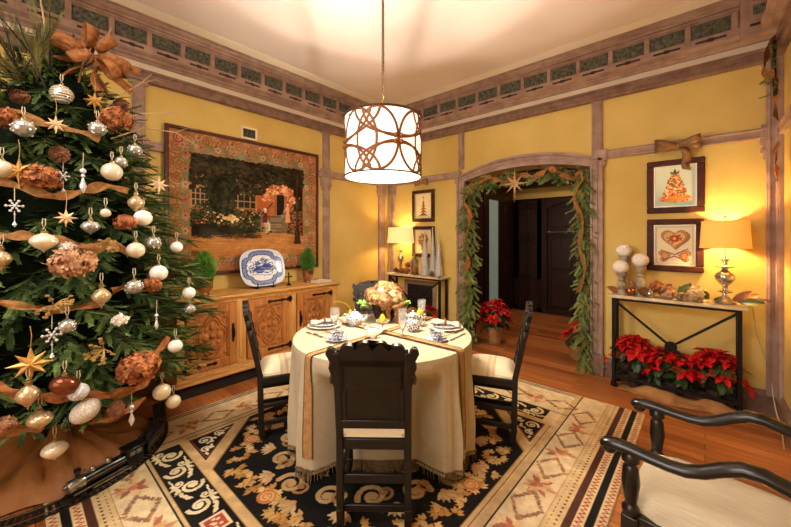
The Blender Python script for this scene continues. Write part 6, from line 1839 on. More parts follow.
while z<2.68:
    R0=TR(z); k=max(4,int(5+R0*9))
    for j in range(k):
        a=2*PI*(j+rnd.random()*.8)/k+z*7
        L=max(.06,R0*rnd.uniform(.84,1.04)-.09)
        ca,sa=math.cos(a),math.sin(a)
        lift=.10+.35*(z-.4)/2.3
        P=[]
        for i in range(7):
            u=i/6; r=L*u; zz=z+L*(lift*u*.9-(.20+.12*min(1,(z-.6)/.8))*u*u)+.03*math.sin(a*3+u*4)
            P.append(Vector((r*ca,r*sa,zz)))
        # keep clear of the wall: squash the branch
        if AX+P[-1].x<XL+.08:
            f=(XL+.08-AX)/P[-1].x; P=[Vector((p.x*f,p.y*(.8+.2*f),p.z+ .10*(1-f)*(p.length))) for p in P]
        back=(AX+P[-1].x<-3.35 and P[-1].y<.5)
        ns=int(L/.036)+3
        if okpos(P[-1].x-.1,P[-1].y+.1,P[-1].z) and okpos(P[-1].x,P[-1].y+.12,P[-1].z): wood.tube(P,[.011*(1-.8*i/6)*(.5+L) for i in range(7)],4)
        for s_ in range(ns):
            u=.22+.78*(s_+.5)/ns; q=u*6; i=min(5,int(q)); p=P[i].lerp(P[i+1],q-i); d=(P[i+1]-P[i]).normalized()
            for side in(-1,1):
                if rnd.random()<(.35 if back else .06): continue
                ang=side*rnd.uniform(.35,1.25)*(1-.3*u); dd=Matrix.Rotation(ang,4,'Z')@d; dd=Vector((dd.x,dd.y,dd.z+rnd.uniform(-.42,.40)))
                if not okpos(p.x+dd.x*.1,p.y+dd.y*.1,p.z): continue
                M=frame_m(p,dd,(rnd.uniform(-.3,.3),rnd.uniform(-.3,.3),1),rnd.uniform(.75,1.15)*(.85 if z>2.2 else 1.))
                mats[1 if (u>.6 and rnd.random()<.6) else 0][rnd.randrange(4)].append(M)
        if okpos(P[-1].x,P[-1].y,P[-1].z):
            for _ in range(2): mats[1 if rnd.random()<.5 else 0][rnd.randrange(4)].append(frame_m(P[-1],(P[6]-P[5])+Vector((0,0,rnd.uniform(-.03,.03))),(rnd.uniform(-.3,.3),rnd.uniform(-.3,.3),1),rnd.uniform(.8,1.1)))
    z+=.058 if z<2.2 else .05
for k_,m_,nm in((0,m_fir,'foliage'),(1,m_fir2,'foliage_tips')):  # tip needles coloured paler, partly to carry lit highlights
    V,Q=merge([scatter(SP[k][0],SP[k][1],mats[k_][k]) for k in range(4) if mats[k_][k]])
    V,Q=cull(V,Q,(AX,AY,0),lambda x,y,z:(x>XL+.17)&(z>.50)&~((x<-3.34)&(y>.88)&(z<1.0))&~((x<XL+.10)&(y>.9))&~((z>2.8)&(x<XL+.25)))
    mesh_np(nm,V,Q,m_,tree)
wood.build('trunk',m_bark,tree)
# solid dark core, coloured to stand for the shade deep among the branches
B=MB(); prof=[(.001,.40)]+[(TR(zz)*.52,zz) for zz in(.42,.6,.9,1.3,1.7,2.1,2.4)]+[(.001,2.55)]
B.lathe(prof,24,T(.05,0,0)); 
hb=B.build('shade_core',mat('shaded_fir',(18,26,14),rough=1.,rgb2=(8,10,6),scale=12,spec=.05),tree)
print('SPRIGS',sum(len(x) for k in mats for x in mats[k]))
tree_n=sum(len(x) for k in mats for x in mats[k])

# ---- ornaments
ORN=[
('ribbed_ball',-2.671,0.192,2.238,0.0502,'silver-ribbed glass ball near the top mid tree, above small pale gilt star'),
('small_star',-2.562,0.162,2.041,0.0477,'small pale gilt star near the top mid tree, below silver-ribbed glass ball'),
('glass_ball',-2.557,0.045,1.994,0.0453,'clear silvered glass ball near the top left of tree, right of rust dried hydrangea'),
('glass_ball',-2.587,0.334,2.062,0.0429,'clear silvered glass ball near the top right of tree, left of rust dried hydrangea'),
('gold_star',-2.448,0.029,1.761,0.0623,'gold folded star high far left of tree, right of pale pearl ball'),
('dried_flower',-2.423,0.105,1.735,0.0687,'rust dried hydrangea high left of tree, left of crystal snowflake drop'),
('pinecone',-2.464,0.142,1.850,0.0456,'brown pine cone high mid tree, above rust dried hydrangea'),
('pale_ball',-2.468,0.380,1.808,0.0503,'pale pearl ball high right of tree, below clear silvered glass ball'),
('glass_ball',-2.518,0.429,1.878,0.0318,'clear silvered glass ball high right of tree, above pale pearl ball'),
('glass_ball',-2.618,0.514,1.980,0.0370,'clear silvered glass ball high right of tree, right of pale pearl ball'),
('small_star',-2.580,0.629,1.773,0.0571,'small pale gilt star high right tree edge, right of pointed glass drop'),
('dried_flower',-2.680,0.432,2.165,0.0794,'rust dried hydrangea near the top right of tree, below brown pine cone'),
('gold_star',-2.703,0.337,2.253,0.0535,'gold folded star near the top right of tree, left of brown pine cone'),
('pale_ball',-2.471,-0.025,1.766,0.0425,'pale pearl ball high far left of tree, left of gold folded star'),
('icicle',-2.427,0.255,1.754,0.0733,'crystal icicle drop high mid tree, right of crystal snowflake drop'),
('pinecone',-2.759,0.435,2.265,0.0439,'brown pine cone near the top right of tree, above rust dried hydrangea'),
('finial',-2.435,0.483,1.640,0.0517,'pointed glass drop at mid height right tree edge, above white glass ball'),
('white_ball',-2.411,0.511,1.554,0.0461,'white glass ball at mid height right tree edge, below pointed glass drop'),
('glass_onion',-2.325,0.273,1.496,0.0406,'clear onion-shaped ornament at mid height mid tree, left of pale pearl ball'),
('small_star',-2.342,0.184,1.539,0.0443,'small pale gilt star at mid height mid tree, left of clear onion-shaped'),
('snow_pendant',-2.374,0.014,1.565,0.0600,'crystal snowflake drop at mid height far left of tree, below gold folded star'),
('dried_flower',-2.364,0.420,1.521,0.0493,'rust dried hydrangea at mid height right of tree, left of white glass ball'),
('pale_ball',-2.365,0.338,1.572,0.0238,'pale pearl ball at mid height right of tree, right of clear onion-shaped'),
('onion_pearl',-2.302,0.106,1.422,0.0514,'pearl onion-shaped ornament at mid height left of tree, left of white fabric bloom'),
('finial',-2.306,-0.025,1.349,0.0440,'pointed glass drop at mid height far left of tree, left of pearl onion-shaped'),
('pale_ball',-2.320,0.459,1.373,0.0438,'pale pearl ball at mid height right tree edge, left of clear silvered glass ball'),
('glass_ball',-2.372,0.553,1.410,0.0375,'clear silvered glass ball at mid height right tree edge, right of pale pearl ball'),
('white_ball',-2.438,0.689,1.382,0.0341,'white glass ball at mid height right tree edge, right of clear silvered glass ball'),
('dried_flower',-2.266,0.199,1.318,0.0817,'rust dried hydrangea at mid height mid tree, below white fabric bloom'),
('white_ball',-2.321,0.566,1.239,0.0456,'white glass ball below mid height right tree edge, above rust dried hydrangea'),
('glass_ball',-2.259,0.440,1.179,0.0398,'clear silvered glass ball below mid height right of tree, left of rust dried hydrangea'),
('dried_flower',-2.283,0.525,1.178,0.0443,'rust dried hydrangea below mid height right tree edge, below white glass ball'),
('finial',-2.225,0.302,1.153,0.0495,'pointed glass drop below mid height right of tree, above white fabric bloom'),
('white_ball',-2.375,0.738,1.098,0.0371,'white glass ball below mid height right tree edge, above clear silvered glass ball'),
('glass_ball',-2.360,0.739,1.001,0.0308,'clear silvered glass ball below mid height right tree edge, below white glass ball'),
('icicle',-2.253,0.539,0.987,0.0496,'crystal icicle drop below mid height right tree edge, above white glass ball'),
('white_flower',-2.207,0.372,1.024,0.0304,'white fabric bloom below mid height right of tree, below pointed glass drop'),
('gilded_sprig',-2.218,0.134,1.134,0.0640,'gilded twig sprig below mid height mid tree, above clear silvered glass ball'),
('snow_pendant',-2.189,0.126,0.977,0.0675,'crystal snowflake drop low mid tree, left of clear silvered glass ball'),
('gold_star',-2.189,0.060,0.892,0.0741,'gold folded star low left of tree, above pointed glass drop'),
('glass_ball',-2.194,0.176,1.034,0.0323,'clear silvered glass ball below mid height mid tree, right of crystal snowflake drop'),
('gilded_sprig',-2.184,0.306,0.899,0.0732,'gilded twig sprig low right of tree, below white fabric bloom'),
('white_ball',-2.267,0.634,0.818,0.0374,'white glass ball low right tree edge, left of gilded twig sprig'),
('dried_flower',-2.198,0.447,0.762,0.0886,'rust dried hydrangea low right tree edge, above pale pearl ball'),
('copper_ball',-2.168,0.166,0.773,0.0500,'copper-brown glass ball low mid tree, left of white lace ball'),
('lace_ball',-2.175,0.213,0.723,0.0396,'white lace ball low mid tree, right of copper-brown glass ball'),
('finial',-2.182,0.052,0.762,0.0519,'pointed glass drop near the bottom left of tree, above champagne onion'),
('pale_ball',-2.266,0.568,0.576,0.0448,'pale pearl ball low right tree edge, below rust dried hydrangea'),
('pale_ball',-2.384,0.657,0.453,0.0391,'pale pearl ball near the bottom right tree edge, below gilded twig sprig'),
('beaded_oval',-2.184,0.238,0.622,0.0568,'white beaded oval ornament near the bottom mid tree, below white lace ball'),
('onion_glass',-2.193,0.089,0.635,0.0465,'champagne onion ornament near the bottom left of tree, below pointed glass drop'),
('onion_pearl',-2.258,0.139,0.452,0.0490,'pearl onion-shaped ornament near the bottom mid tree, below champagne onion'),
('icicle',-2.238,0.425,0.522,0.0629,'crystal icicle drop near the bottom right of tree, right of brown pine cone'),
('pinecone',-2.202,0.343,0.588,0.0400,'brown pine cone near the bottom right of tree, left of crystal icicle drop'),
('dried_flower',-2.207,-0.017,0.651,0.0380,'rust dried hydrangea near the bottom far left of tree, left of champagne onion'),
('dried_flower',-2.607,-0.020,2.039,0.0549,'rust dried hydrangea near the top far left of tree, below brown pine cone'),
('pinecone',-2.667,-0.000,2.161,0.0412,'brown pine cone near the top far left of tree, above rust dried hydrangea'),
('white_flower',-2.287,0.186,1.392,0.0289,'white fabric bloom at mid height mid tree, above rust dried hydrangea'),
('gilded_sprig',-2.388,0.787,0.630,0.0505,'gilded twig sprig low right tree edge, right of white glass ball'),
('gilded_sprig',-2.298,0.338,1.398,0.0413,'gilded twig sprig at mid height right of tree, below clear onion-shaped'),
('snow_pendant',-2.416,0.179,1.733,0.0505,'crystal snowflake drop high mid tree, left of crystal icicle drop'),
]
RIB=[[(-2.704, -0.1, 2.071),(-2.66, -0.034, 2.068),(-2.643, 0.041, 2.089),(-2.597, 0.123, 2.042),(-2.588, 0.239, 2.035),(-2.596, 0.346, 2.009)], [(-2.515, -0.078, 1.75),(-2.485, -0.032, 1.72),(-2.438, 0.065, 1.673),(-2.413, 0.167, 1.651),(-2.433, 0.264, 1.692),(-2.463, 0.371, 1.728),(-2.482, 0.455, 1.704)], [(-2.383, -0.074, 1.45),(-2.371, -0.03, 1.45),(-2.346, 0.046, 1.45),(-2.33, 0.162, 1.426),(-2.321, 0.29, 1.389),(-2.341, 0.373, 1.407),(-2.337, 0.437, 1.341)], [(-2.298, -0.072, 1.176),(-2.28, -0.029, 1.163),(-2.246, 0.075, 1.126),(-2.232, 0.189, 1.106),(-2.245, 0.318, 1.118)], [(-2.263, 0.349, 1.168),(-2.292, 0.437, 1.187),(-2.316, 0.523, 1.17)], [(-2.243, -0.083, 0.843),(-2.219, -0.028, 0.803),(-2.214, 0.044, 0.751),(-2.204, 0.153, 0.711),(-2.208, 0.257, 0.679),(-2.226, 0.355, 0.649),(-2.248, 0.463, 0.649),(-2.256, 0.51, 0.719),(-2.259, 0.547, 0.807),(-2.3, 0.611, 0.868)], [(-2.259, -0.07, 0.591),(-2.25, -0.029, 0.606),(-2.229, 0.044, 0.601),(-2.22, 0.105, 0.596)], [(-2.227, 0.267, 0.552),(-2.252, 0.339, 0.52),(-2.258, 0.414, 0.536),(-2.272, 0.495, 0.566)]]

m_pearl=mat('pearl_glass',(222,206,176),rough=.22,metal=.15,var=.05,scale=14,spec=.6,coat=.5)
m_champ=mat('champagne_glass',(206,180,138),rough=.18,metal=.45,rgb2=(170,140,96),scale=18)
m_wht=mat('white_glass',(236,228,214),rough=.28,var=.03,coat=.4)
m_clear=mat('silvered_clear_glass',(214,210,200),rough=.10,metal=.55,rgb2=(128,124,112),scale=30,coat=.6)
m_copb=mat('copper_brown_glass',(132,74,44),rough=.2,metal=.6,rgb2=(84,40,24),scale=4)
m_lace=mat('white_lace',(232,232,232),rough=.6,rgb2=(150,152,156),scale=90,bump=.6)
m_bead=mat('white_beading',(232,222,206),rough=.5,rgb2=(190,176,156),scale=120,bump=.9,bscale=170)
m_crys=mat('crystal',(226,226,226),rough=.08,metal=.3,var=.1,scale=60,coat=.8)
m_cap=mat('ornament_cap',(190,164,110),rough=.3,metal=.9,var=.1)
m_thread=mat('pale_ribbon_hanger',(200,184,150),rough=.7)
m_gsprig=mat('gilded_twig',(186,150,84),rough=.5,metal=.3,rgb2=(120,90,44),scale=30)
WHAT={'ribbed_ball':('glass ball ribbed in silver and cream','ornament'),'small_star':('small pale gilt star','ornament'),'glass_ball':('clear silvered glass ball','ornament'),'gold_star':('gold folded star','ornament'),'dried_flower':('rust dried hydrangea head','dried flower'),'pinecone':('brown pine cone','pinecone'),'pale_ball':('pale pearl glass ball','ornament'),'icicle':('clear crystal icicle drop','ornament'),'finial':('silvered double-pointed glass drop','ornament'),'white_ball':('white glass ball','ornament'),'glass_onion':('clear silvered onion-shaped ornament','ornament'),'snow_pendant':('crystal snowflake with a long drop','ornament'),'onion_pearl':('pearl onion-shaped ornament','ornament'),'white_flower':('white fabric bloom','flower'),'gilded_sprig':('gilded twig sprig','sprig'),'copper_ball':('copper-brown glass ball','ornament'),'lace_ball':('white lace-covered ball','ornament'),'beaded_oval':('white beaded oval ornament','ornament'),'onion_glass':('champagne glass onion ornament','ornament')}
NAME={'ribbed_ball':'ribbed_ball_ornament','small_star':'small_star_ornament','glass_ball':'glass_ball_ornament','gold_star':'gold_star_ornament','dried_flower':'dried_hydrangea','pinecone':'pinecone','pale_ball':'pearl_ball_ornament','icicle':'icicle_ornament','finial':'finial_ornament','white_ball':'white_ball_ornament','glass_onion':'onion_ornament','snow_pendant':'snowflake_pendant','onion_pearl':'onion_ornament','white_flower':'fabric_flower','gilded_sprig':'gilded_sprig','copper_ball':'copper_ball_ornament','lace_ball':'lace_ball_ornament','beaded_oval':'beaded_ornament','onion_glass':'onion_ornament'}
def cap(t,r,z,hang=.05,w=.0022):
    MB().lathe([(r*.24,z-r*.06),(r*.26,z+r*.10),(r*.16,z+r*.16),(.0001,z+r*.17)],12).tube([(r*.10*math.cos(2*PI*i/10),0,z+r*.24+r*.10*math.sin(2*PI*i/10)) for i in range(10)],r*.025+.0006,5,closed=True).build('cap',m_cap,t)
    MB().tube([(-.004,0,z+r*.3+hang),(-.006,0,z+r*.3+hang*.5),(0,0,z+r*.3),(.006,0,z+r*.3+hang*.5),(.004,0,z+r*.3+hang)],w,5).build('hanger',m_thread,t)
def orn(kind,x,y,z,r,label,i):
    t=thing(NAME[kind],label,WHAT[kind][1],(x,y,z),math.atan2(-y,-x)+PI/2,'decorations on the Christmas tree'); rr=random.Random(i)
    # local -Y faces the middle of the room
    if kind in('ribbed_ball','glass_ball','pale_ball','white_ball','lace_ball'):
        m_={'ribbed_ball':m_clear,'glass_ball':m_clear,'pale_ball':m_pearl,'white_ball':m_wht,'lace_ball':m_lace}[kind]
        MB().sph((0,0,0),(r,r,r*.97),22,14).build('ball',m_,t)
        if kind=='ribbed_ball':
            B=MB()
            for k in range(-3,4):
                zz=r*.26*k; q=math.sqrt(max(0,r*r-zz*zz))*1.005
                B.tube([(q*math.cos(2*PI*j/28),q*math.sin(2*PI*j/28),zz*.97) for j in range(28)],r*.05,5,closed=True)
            B.build('ribs',m_pearl,t)
        if kind=='glass_ball':
            B=MB()
            for k in range(14):
                a=rr.uniform(0,6.28);c=rr.uniform(-.8,.8);q=math.sqrt(1-c*c); B.sph((r*q*math.cos(a),r*q*math.sin(a),r*c*.97),r*.10,6,4)
            B.build('snow_dots',m_wht,t)
        cap(t,r,r*.97)
    elif kind=='copper_ball':
        MB().sph((0,0,0),(r*1.1,r*.95,r*.85),22,14,Matrix.Rotation(.5,4,'Y')).build('ball',m_copb,t); cap(t,r,r*.9)
    elif kind=='beaded_oval':
        MB().sph((0,0,0),(r*1.08,r*.85,r*.85),24,16,Matrix.Rotation(-.6,4,'Y')).build('body',m_bead,t); cap(t,r,r*.95)
    elif kind in('onion_pearl','glass_onion','onion_glass'):
        m_={'onion_pearl':m_pearl,'glass_onion':m_clear,'onion_glass':m_champ}[kind]
        pr=[(.0001,-.98),(.06,-.9),(.22,-.74),(.62,-.50),(.95,-.12),(1.0,.08),(.9,.34),(.6,.60),(.3,.74),(.16,.85),(.14,.9)]
        MB().lathe([(a*r,b*r) for a,b in pr],24).build('body',m_,t)
        B=MB()
        for k in range(12):
            a=2*PI*k/12; B.tube([(r*.97*math.cos(a),r*.97*math.sin(a),r*.05),(r*.64*math.cos(a+.1),r*.64*math.sin(a+.1),r*.58)],r*.03,4)
        B.build('flutes',m_wht,t); cap(t,r,r*.88)
    elif kind=='finial':
        pr=[(.0001,-1.3),(.05,-1.2),(.10,-.95),(.34,-.72),(.72,-.30),(.80,.02),(.70,.30),(.40,.62),(.16,.80),(.22,.92),(.12,1.0)]
        MB().lathe([(a*r,b*r) for a,b in pr],20).build('body',m_clear if i%2 else m_champ,t)
        B=MB()
        for k in range(9): a=2*PI*k/9; B.tube([(r*.16*math.cos(a),r*.16*math.sin(a),-r*.9),(r*.8*math.cos(a),r*.8*math.sin(a),0),(r*.36*math.cos(a),r*.36*math.sin(a),r*.65)],r*.03,4)
        B.build('flutes',m_pearl,t); cap(t,r,r*1.0)
    elif kind in('small_star','gold_star'):
        n=8; big=kind=='gold_star'
        o=star_mesh(n,r*1.05,r*.42,r*.22,vary=-.12).build('star',m_gold if big else m_pgold,t,smooth=0); o.rotation_euler=(PI/2,0,rr.uniform(-.2,.2))
        MB().tube([(0,0,r),(.003,.004,r+.05),(-.002,.012,r+.09)],.0016,5).build('hanger',m_cap,t)
        if big: MB().tube([(0,0,-r),(0,0,-r*1.35)],r*.08,5).build('long_point',m_gold,t)
    elif kind=='dried_flower':
        V,Q=petal_mass((0,0,0),r,150,r*.28,200+i,.85); mesh_np('petals',V,Q,m_hyd[3] if i%2 else m_hyd[1],t); MB().sph((0,0,0),(r*.8,r*.8,r*.68),10,8).build('petal_shade_core',m_cone,t)  # brown ball stands for shade behind the petals
        MB().tube([(0,0,0),(0,r*.9,-r*.5),(0,r*1.8,-r*.6)],.003,5).build('stem',m_twig,t)
    elif kind=='pinecone':
        o=CONE.build('scales',m_cone,t); k=r*2/.10; o.scale=(k,)*3; o.rotation_euler=(1.3,.3,rr.uniform(-1,1)); 
    elif kind=='icicle':
        B=MB();zz=r
        B.sph((0,0,r*.5),r*.2,8,6).sph((0,0,r*.15),r*.13,8,6).lathe([(.0001,-r*1.1),(r*.10,-r*.95),(r*.22,-r*.6),(r*.10,-r*.2),(r*.05,0)],8)
        B.tube([(0,0,-r*.3),(0,0,r)],.0015,5); B.build('drop',m_crys,t); MB().tube([(0,0,r),(.002,.01,r+.06)],.0015,5).build('hanger',m_thread,t)
    elif kind=='snow_pendant':
        B=MB()
        for k in range(6):
            a=PI*k/3; B.tube([(0,0,r*.4),(r*.42*math.cos(a),0,r*.4+r*.42*math.sin(a))],r*.04,5).sph((r*.44*math.cos(a),0,r*.4+r*.44*math.sin(a)),r*.10,6,5).sph((r*.22*math.cos(a),0,r*.4+r*.22*math.sin(a)),r*.08,6,5)
        B.sph((0,0,r*.4),r*.12,8,6); B.build('snowflake',m_crys,t)
        B=MB().tube([(0,0,0),(0,0,-r*.9)],r*.03,5).sph((0,0,-r*.25),r*.07,6,5).lathe([(.0001,-r*1.25),(r*.15,-r*1.05),(.0001,-r*.75)],8); B.build('drop',m_crys,t)
        MB().tube([(0,0,r*.8),(0,.01,r*.8+.06)],.0015,5).build('hanger',m_thread,t)
    elif kind=='white_flower':
        V,Q=petal_mass((0,0,0),r*.8,26,r*.9,300+i,.6); mesh_np('petals',V,Q,m_wht,t)
        MB().tube([(0,0,0),(0,r*2,-r)],.002,5).build('stem',m_twig,t)
    elif kind=='gilded_sprig':
        B=MB()
        for k in range(11):
            a=rr.uniform(0,6.28); d=Vector((math.cos(a),-.3+rr.uniform(-.4,.3),math.sin(a)*.75)); p=[d*r*.0,d*r*.55+Vector((0,0,r*.1)),d*r*rr.uniform(.8,1.15)]
            B.tube(p,[.003,.0025,.0015],5)
            for q in(.5,.75,1.): e=p[0].lerp(p[2],q); B.sph(tuple(e+Vector((rr.uniform(-.006,.006),0,rr.uniform(-.006,.006)))),(.009,.004,.006),6,4)
        B.build('twigs',m_gsprig,t)
    return t
for i,(kind,x,y,z,r,lab) in enumerate(ORN): orn(kind,x,y,z,r,lab,i)

# ---- burlap ribbon garlands on the tree
RLAB=['tan burlap ribbon swag across the upper tree below the topper','tan burlap ribbon swag across the tree above the tapestry frame level','tan burlap ribbon swag across the middle of the tree under the pearl onion','faint tan ribbon swag across the tree below the big dried hydrangea','short ribbon end beside the little dried hydrangea on the right of the tree','long tan ribbon swag near the bottom of the tree rising up its right edge','lowest tan ribbon swag at the left bottom of the tree','short copper ribbon swag under the beaded oval ornament']
for i,(pts,lab) in enumerate(zip(RIB,RLAB)):
    ribbon('tree_ribbon',lab,pts,.056 if i not in(3,4,7) else .04,m_burlap_o if i in(5,7) else m_burlap,lambda p:(p.x-AX,p.y-AY,.25),.55,'burlap ribbons on the tree',i)
# ---- topper: copper bow, brown leaves, bare curly twigs, pine spray
tp_=thing('tree_topper_bow','copper satin bow crowning the Christmas tree','bow',(-2.97,.335,2.60),math.atan2(-.2,3.)+PI/2+.2)
for k,(x,z,s_,ro) in enumerate(((-.02,.10,.9,1.5),(.075,.0,1.0,-.2),(-.10,-.02,.9,2.9),(.04,.06,.8,.9),(.10,-.07,.7,-.9),(-.05,-.06,.7,3.7))):
    B=MB();P=[]
    for i in range(15):
        q=2*PI*i/14; L=.085*s_*(1-math.cos(q)); h=.035*s_*math.sin(q); w=.075*s_*(.4+.6*math.sin(q/2)); e=Vector((math.cos(ro),0,math.sin(ro))); nrm=Vector((-math.sin(ro),.0,math.cos(ro))); dep=Vector((0,-1,0))
        c=Vector((x*.4,-.05,z*.4))+e*L+dep*(.075*s_*math.sin(q)*.9+.02*k); wv=(nrm*.93+dep*.37)*w*1.2/2
        P.append((tuple(c-wv),tuple(c+wv)))
    vs=[p for r in P for p in r]; B.add(vs,[(2*i,2*i+1,2*i+3,2*i+2) for i in range(14)]); B.build('loop',m_burlap_o,tp_,smooth=80,solid=.002)
for k in range(4):
    B=MB();vs=[]
    for i in range(10):
        u=i/9;a=-2.2+1.2*k*.6
        vs+=[(.24*u*math.cos(a)+.02*math.sin(6*u+k),-.05-.05*u,.24*u*math.sin(a)-.03*u),(.24*u*math.cos(a)+.02*math.sin(6*u+k)+.05*(1-.4*u),-.05-.04*u+.02,.24*u*math.sin(a)+.03)]
    B.add(vs,[(2*i,2*i+1,2*i+3,2*i+2) for i in range(9)]); B.build('tail',m_burlap_o,tp_,smooth=80,solid=.002)
rr=random.Random(3)
for k in range(7):
    a=rr.uniform(0,6.28); o=leafm(.13,.028).build('brown_leaf',m_mg,tp_,smooth=80); o.location=(.05*math.cos(a),-.04,.05*math.sin(a)-.05); o.rotation_euler=(rr.uniform(-.5,.5),-a,rr.uniform(-.5,.5))
# camera-right of the tree is roughly +Y-ish, camera-left is -Y-ish
for i,(pts,lab) in enumerate((
    ([(-2.95,.29,2.42),(-2.93,.31,2.56),(-2.90,.35,2.66),(-2.87,.42,2.74),(-2.85,.44,2.80)],'tall pale curly twig rising left of the bow at the tree top'),
    ([(-2.96,.42,2.30),(-2.92,.52,2.42),(-2.90,.60,2.50),(-2.88,.66,2.58)],'pale twig rising right of the bow at the tree top'),
    ([(-2.95,.48,2.20),(-2.92,.60,2.30),(-2.90,.74,2.33),(-2.88,.86,2.38)],'pale twig reaching right over the vertical wall trim'),
    ([(-2.95,.45,2.10),(-2.90,.62,2.20),(-2.86,.80,2.20),(-2.84,.95,2.12)],'fine drooping twig at the right of the tree top'),
    ([(-2.92,.15,2.50),(-2.86,.13,2.72),(-2.83,.11,2.85),(-2.80,.02,3.0)],'pale twig curling up at the upper left of the tree'))):
    B=MB().tube(pts,[.006,.005,.004,.0025,.002][:len(pts)],6)
    p=Vector(pts[2]); B.tube([p,p+Vector((.02,.08,.05)),p+Vector((.03,.14,.04))],[.003,.002,.001],5)
    tag(B.build('curly_twig',mat('pale_twig_%d'%i,(196,160,116),rough=.8),smooth=60),lab,'twig','bare twigs in the tree top')
# pine spray at upper left
t=thing('pine_spray','long soft pine branches fanning out at the upper left of the tree top','branches',(-2.95,.12,2.30))
rr=random.Random(12);mats_=[];B=MB()
LONG=sprig(60,.26,.085,.003,9,.5,.8)
for k in range(17):
    a=rr.uniform(-2.6,.3); d=Vector((.25+rr.uniform(-.3,.3),math.cos(a)*.0-rr.uniform(-.25,.75),.55+rr.uniform(-.35,.55))).normalized()
    q=Vector((rr.uniform(-.1,.12),rr.uniform(-.18,.08),rr.uniform(-.08,.12))); L=rr.uniform(.25,.42)
    B.tube([q,q+d*L*.6,q+d*L],[.006,.004,.002],5)
    for j in range(3): mats_.append(frame_m(q+d*L*(.2+.3*j),d+Vector((rr.gauss(0,.2),rr.gauss(0,.2),rr.gauss(0,.2))),(rr.gauss(0,1),rr.gauss(0,1),1),rr.uniform(.6,.95)))
V,Q=scatter(LONG[0],LONG[1],mats_); mesh_np('needles',V,Q,mat('olive_pine',(132,122,60),rough=.6,rgb2=(70,66,30),scale=6),t)
B.build('twigs',m_bark,t)

# ---- burlap skirt under the tree
B=MB();vs=[];fs=[];N=120;ks=9
m_skirt=mat('copper_satin_skirt',(168,110,58),rough=.5,rgb2=(122,72,34),scale=6,bump=.1,spec=.35)
for i in range(ks+1):
    u=i/ks
    for j in range(N):
        a=2*PI*j/N; rmax=.50+.02*math.sin(5*a)+.015*math.sin(9*a+1)
        X=AX-.0
        r=.07+(rmax-.07)*u
        z=.014+.34*(1-u)**1.6*(.75+.25*math.sin(3*a+1))+ (.075*abs(math.sin(4.5*a+2.5*u+1.2*math.sin(3*a)))+.05*abs(math.sin(8.5*a-3*u+.7)))*u*(1-u**7)*1.25 +.05*u*(1-u)
        x,y=r*math.cos(a),r*math.sin(a)
        if AX+x<XL+.04: x=XL+.04-AX
        vs.append((x,y,max(.0135,z)))
for i in range(ks):
    for j in range(N): fs.append((i*N+j,i*N+(j+1)%N,(i+1)*N+(j+1)%N,(i+1)*N+j))
B.add(vs,fs); o=B.build('tree_skirt',m_skirt,loc=(AX,AY,0),smooth=80); tag(o,'rumpled copper-coloured cloth skirt on the floor under the Christmas tree','tree skirt')

# ---- toy railway round the tree
m_rail=mat('toy_track_black',(34,32,30),rough=.5,rgb2=(20,18,17))
m_railm=mat('toy_rail_metal',(96,88,76),rough=.35,metal=.8)
m_loco=mat('toy_loco_black',(30,29,30),rough=.3,metal=.3,rgb2=(18,17,18),coat=.3)
m_locs=mat('toy_loco_silver',(176,172,164),rough=.25,metal=.9,var=.06)
TRX,TRY,TRR=-3.16,.16,.60
tr=thing('toy_train_track','black curved toy train track on the floor round the tree skirt','train track',(TRX,TRY,.0115))
B=MB();A0,A1=-1.3,1.75
n=64
for i in range(n):
    a=A0+(A1-A0)*(i+.5)/n; c,s_=math.cos(a),math.sin(a)
    B.bar(((TRR-.054)*c,(TRR-.054)*s_,.004),((TRR+.054)*c,(TRR+.054)*s_,.004),.014,.008)
B.build('sleepers',m_rail,tr)
B=MB()
for dr in(-.050,.050):
    q=[((TRR+dr)*math.cos(A0+(A1-A0)*i/80),(TRR+dr)*math.sin(A0+(A1-A0)*i/80),.002) for i in range(81)]
    B.tube(q,.006,4)
B.build('roadbed',m_rail,tr)
for dr in(-.034,.034):
    MB().tube([((TRR+dr)*math.cos(A0+(A1-A0)*i/80),(TRR+dr)*math.sin(A0+(A1-A0)*i/80),.012) for i in range(81)],.0028,5).build('rail',m_railm,tr)
ZR=.0115+.0155
def on_track(a): return (TRX+TRR*math.cos(a),TRY+TRR*math.sin(a),ZR)
# locomotive: local +X forward.  It faces towards the room's near end (clockwise seen from above)
def car(name,label,a):
    o=thing(name,label,'toy train',on_track(a),a-PI/2,'toy train under the tree'); o.scale=(1.28,)*3; return o
t=car('toy_locomotive','black toy steam locomotive with a silver smokebox on the track under the tree',.34)
B=MB().lathe([(.0001,-.13),(.026,-.13),(.026,.075),(.0001,.075)],20,T(0,0,.055)@Matrix.Rotation(PI/2,4,'Y'))
B.build('boiler',m_loco,t)
MB().lathe([(.0001,.075),(.0275,.075),(.0275,.125),(.022,.132),(.0001,.134)],20,T(0,0,.055)@Matrix.Rotation(PI/2,4,'Y')).build('smokebox',m_locs,t)
MB().lathe([(.009,.075),(.008,.10),(.013,.106),(.012,.115),(.0001,.115)],14,T(.095,0,0)).build('smokestack',m_loco,t)
B=MB()
for x in(.04,-.02): B.lathe([(.012,.078),(.012,.088),(.007,.096),(.0001,.098)],12,T(x,0,0))
B.lathe([(.006,.08),(.008,.094),(.0001,.1)],10,T(.065,0,0)); B.tube([(-.02,0,.080),(.065,0,.080)],.004,5); B.build('dome',m_locs,t)
B=MB().bx(-.155,-.085,-.031,.031,.03,.092).bx(-.165,-.078,-.036,.036,.092,.099); o=B.build('cab',m_loco,t,bevel=.003)
B=MB()
for s_ in(-1,1): B.bx(-.145,-.122,s_*.031-.001,s_*.031+.001,.064,.084); B.bx(-.116,-.094,s_*.031-.001,s_*.031+.001,.064,.084)
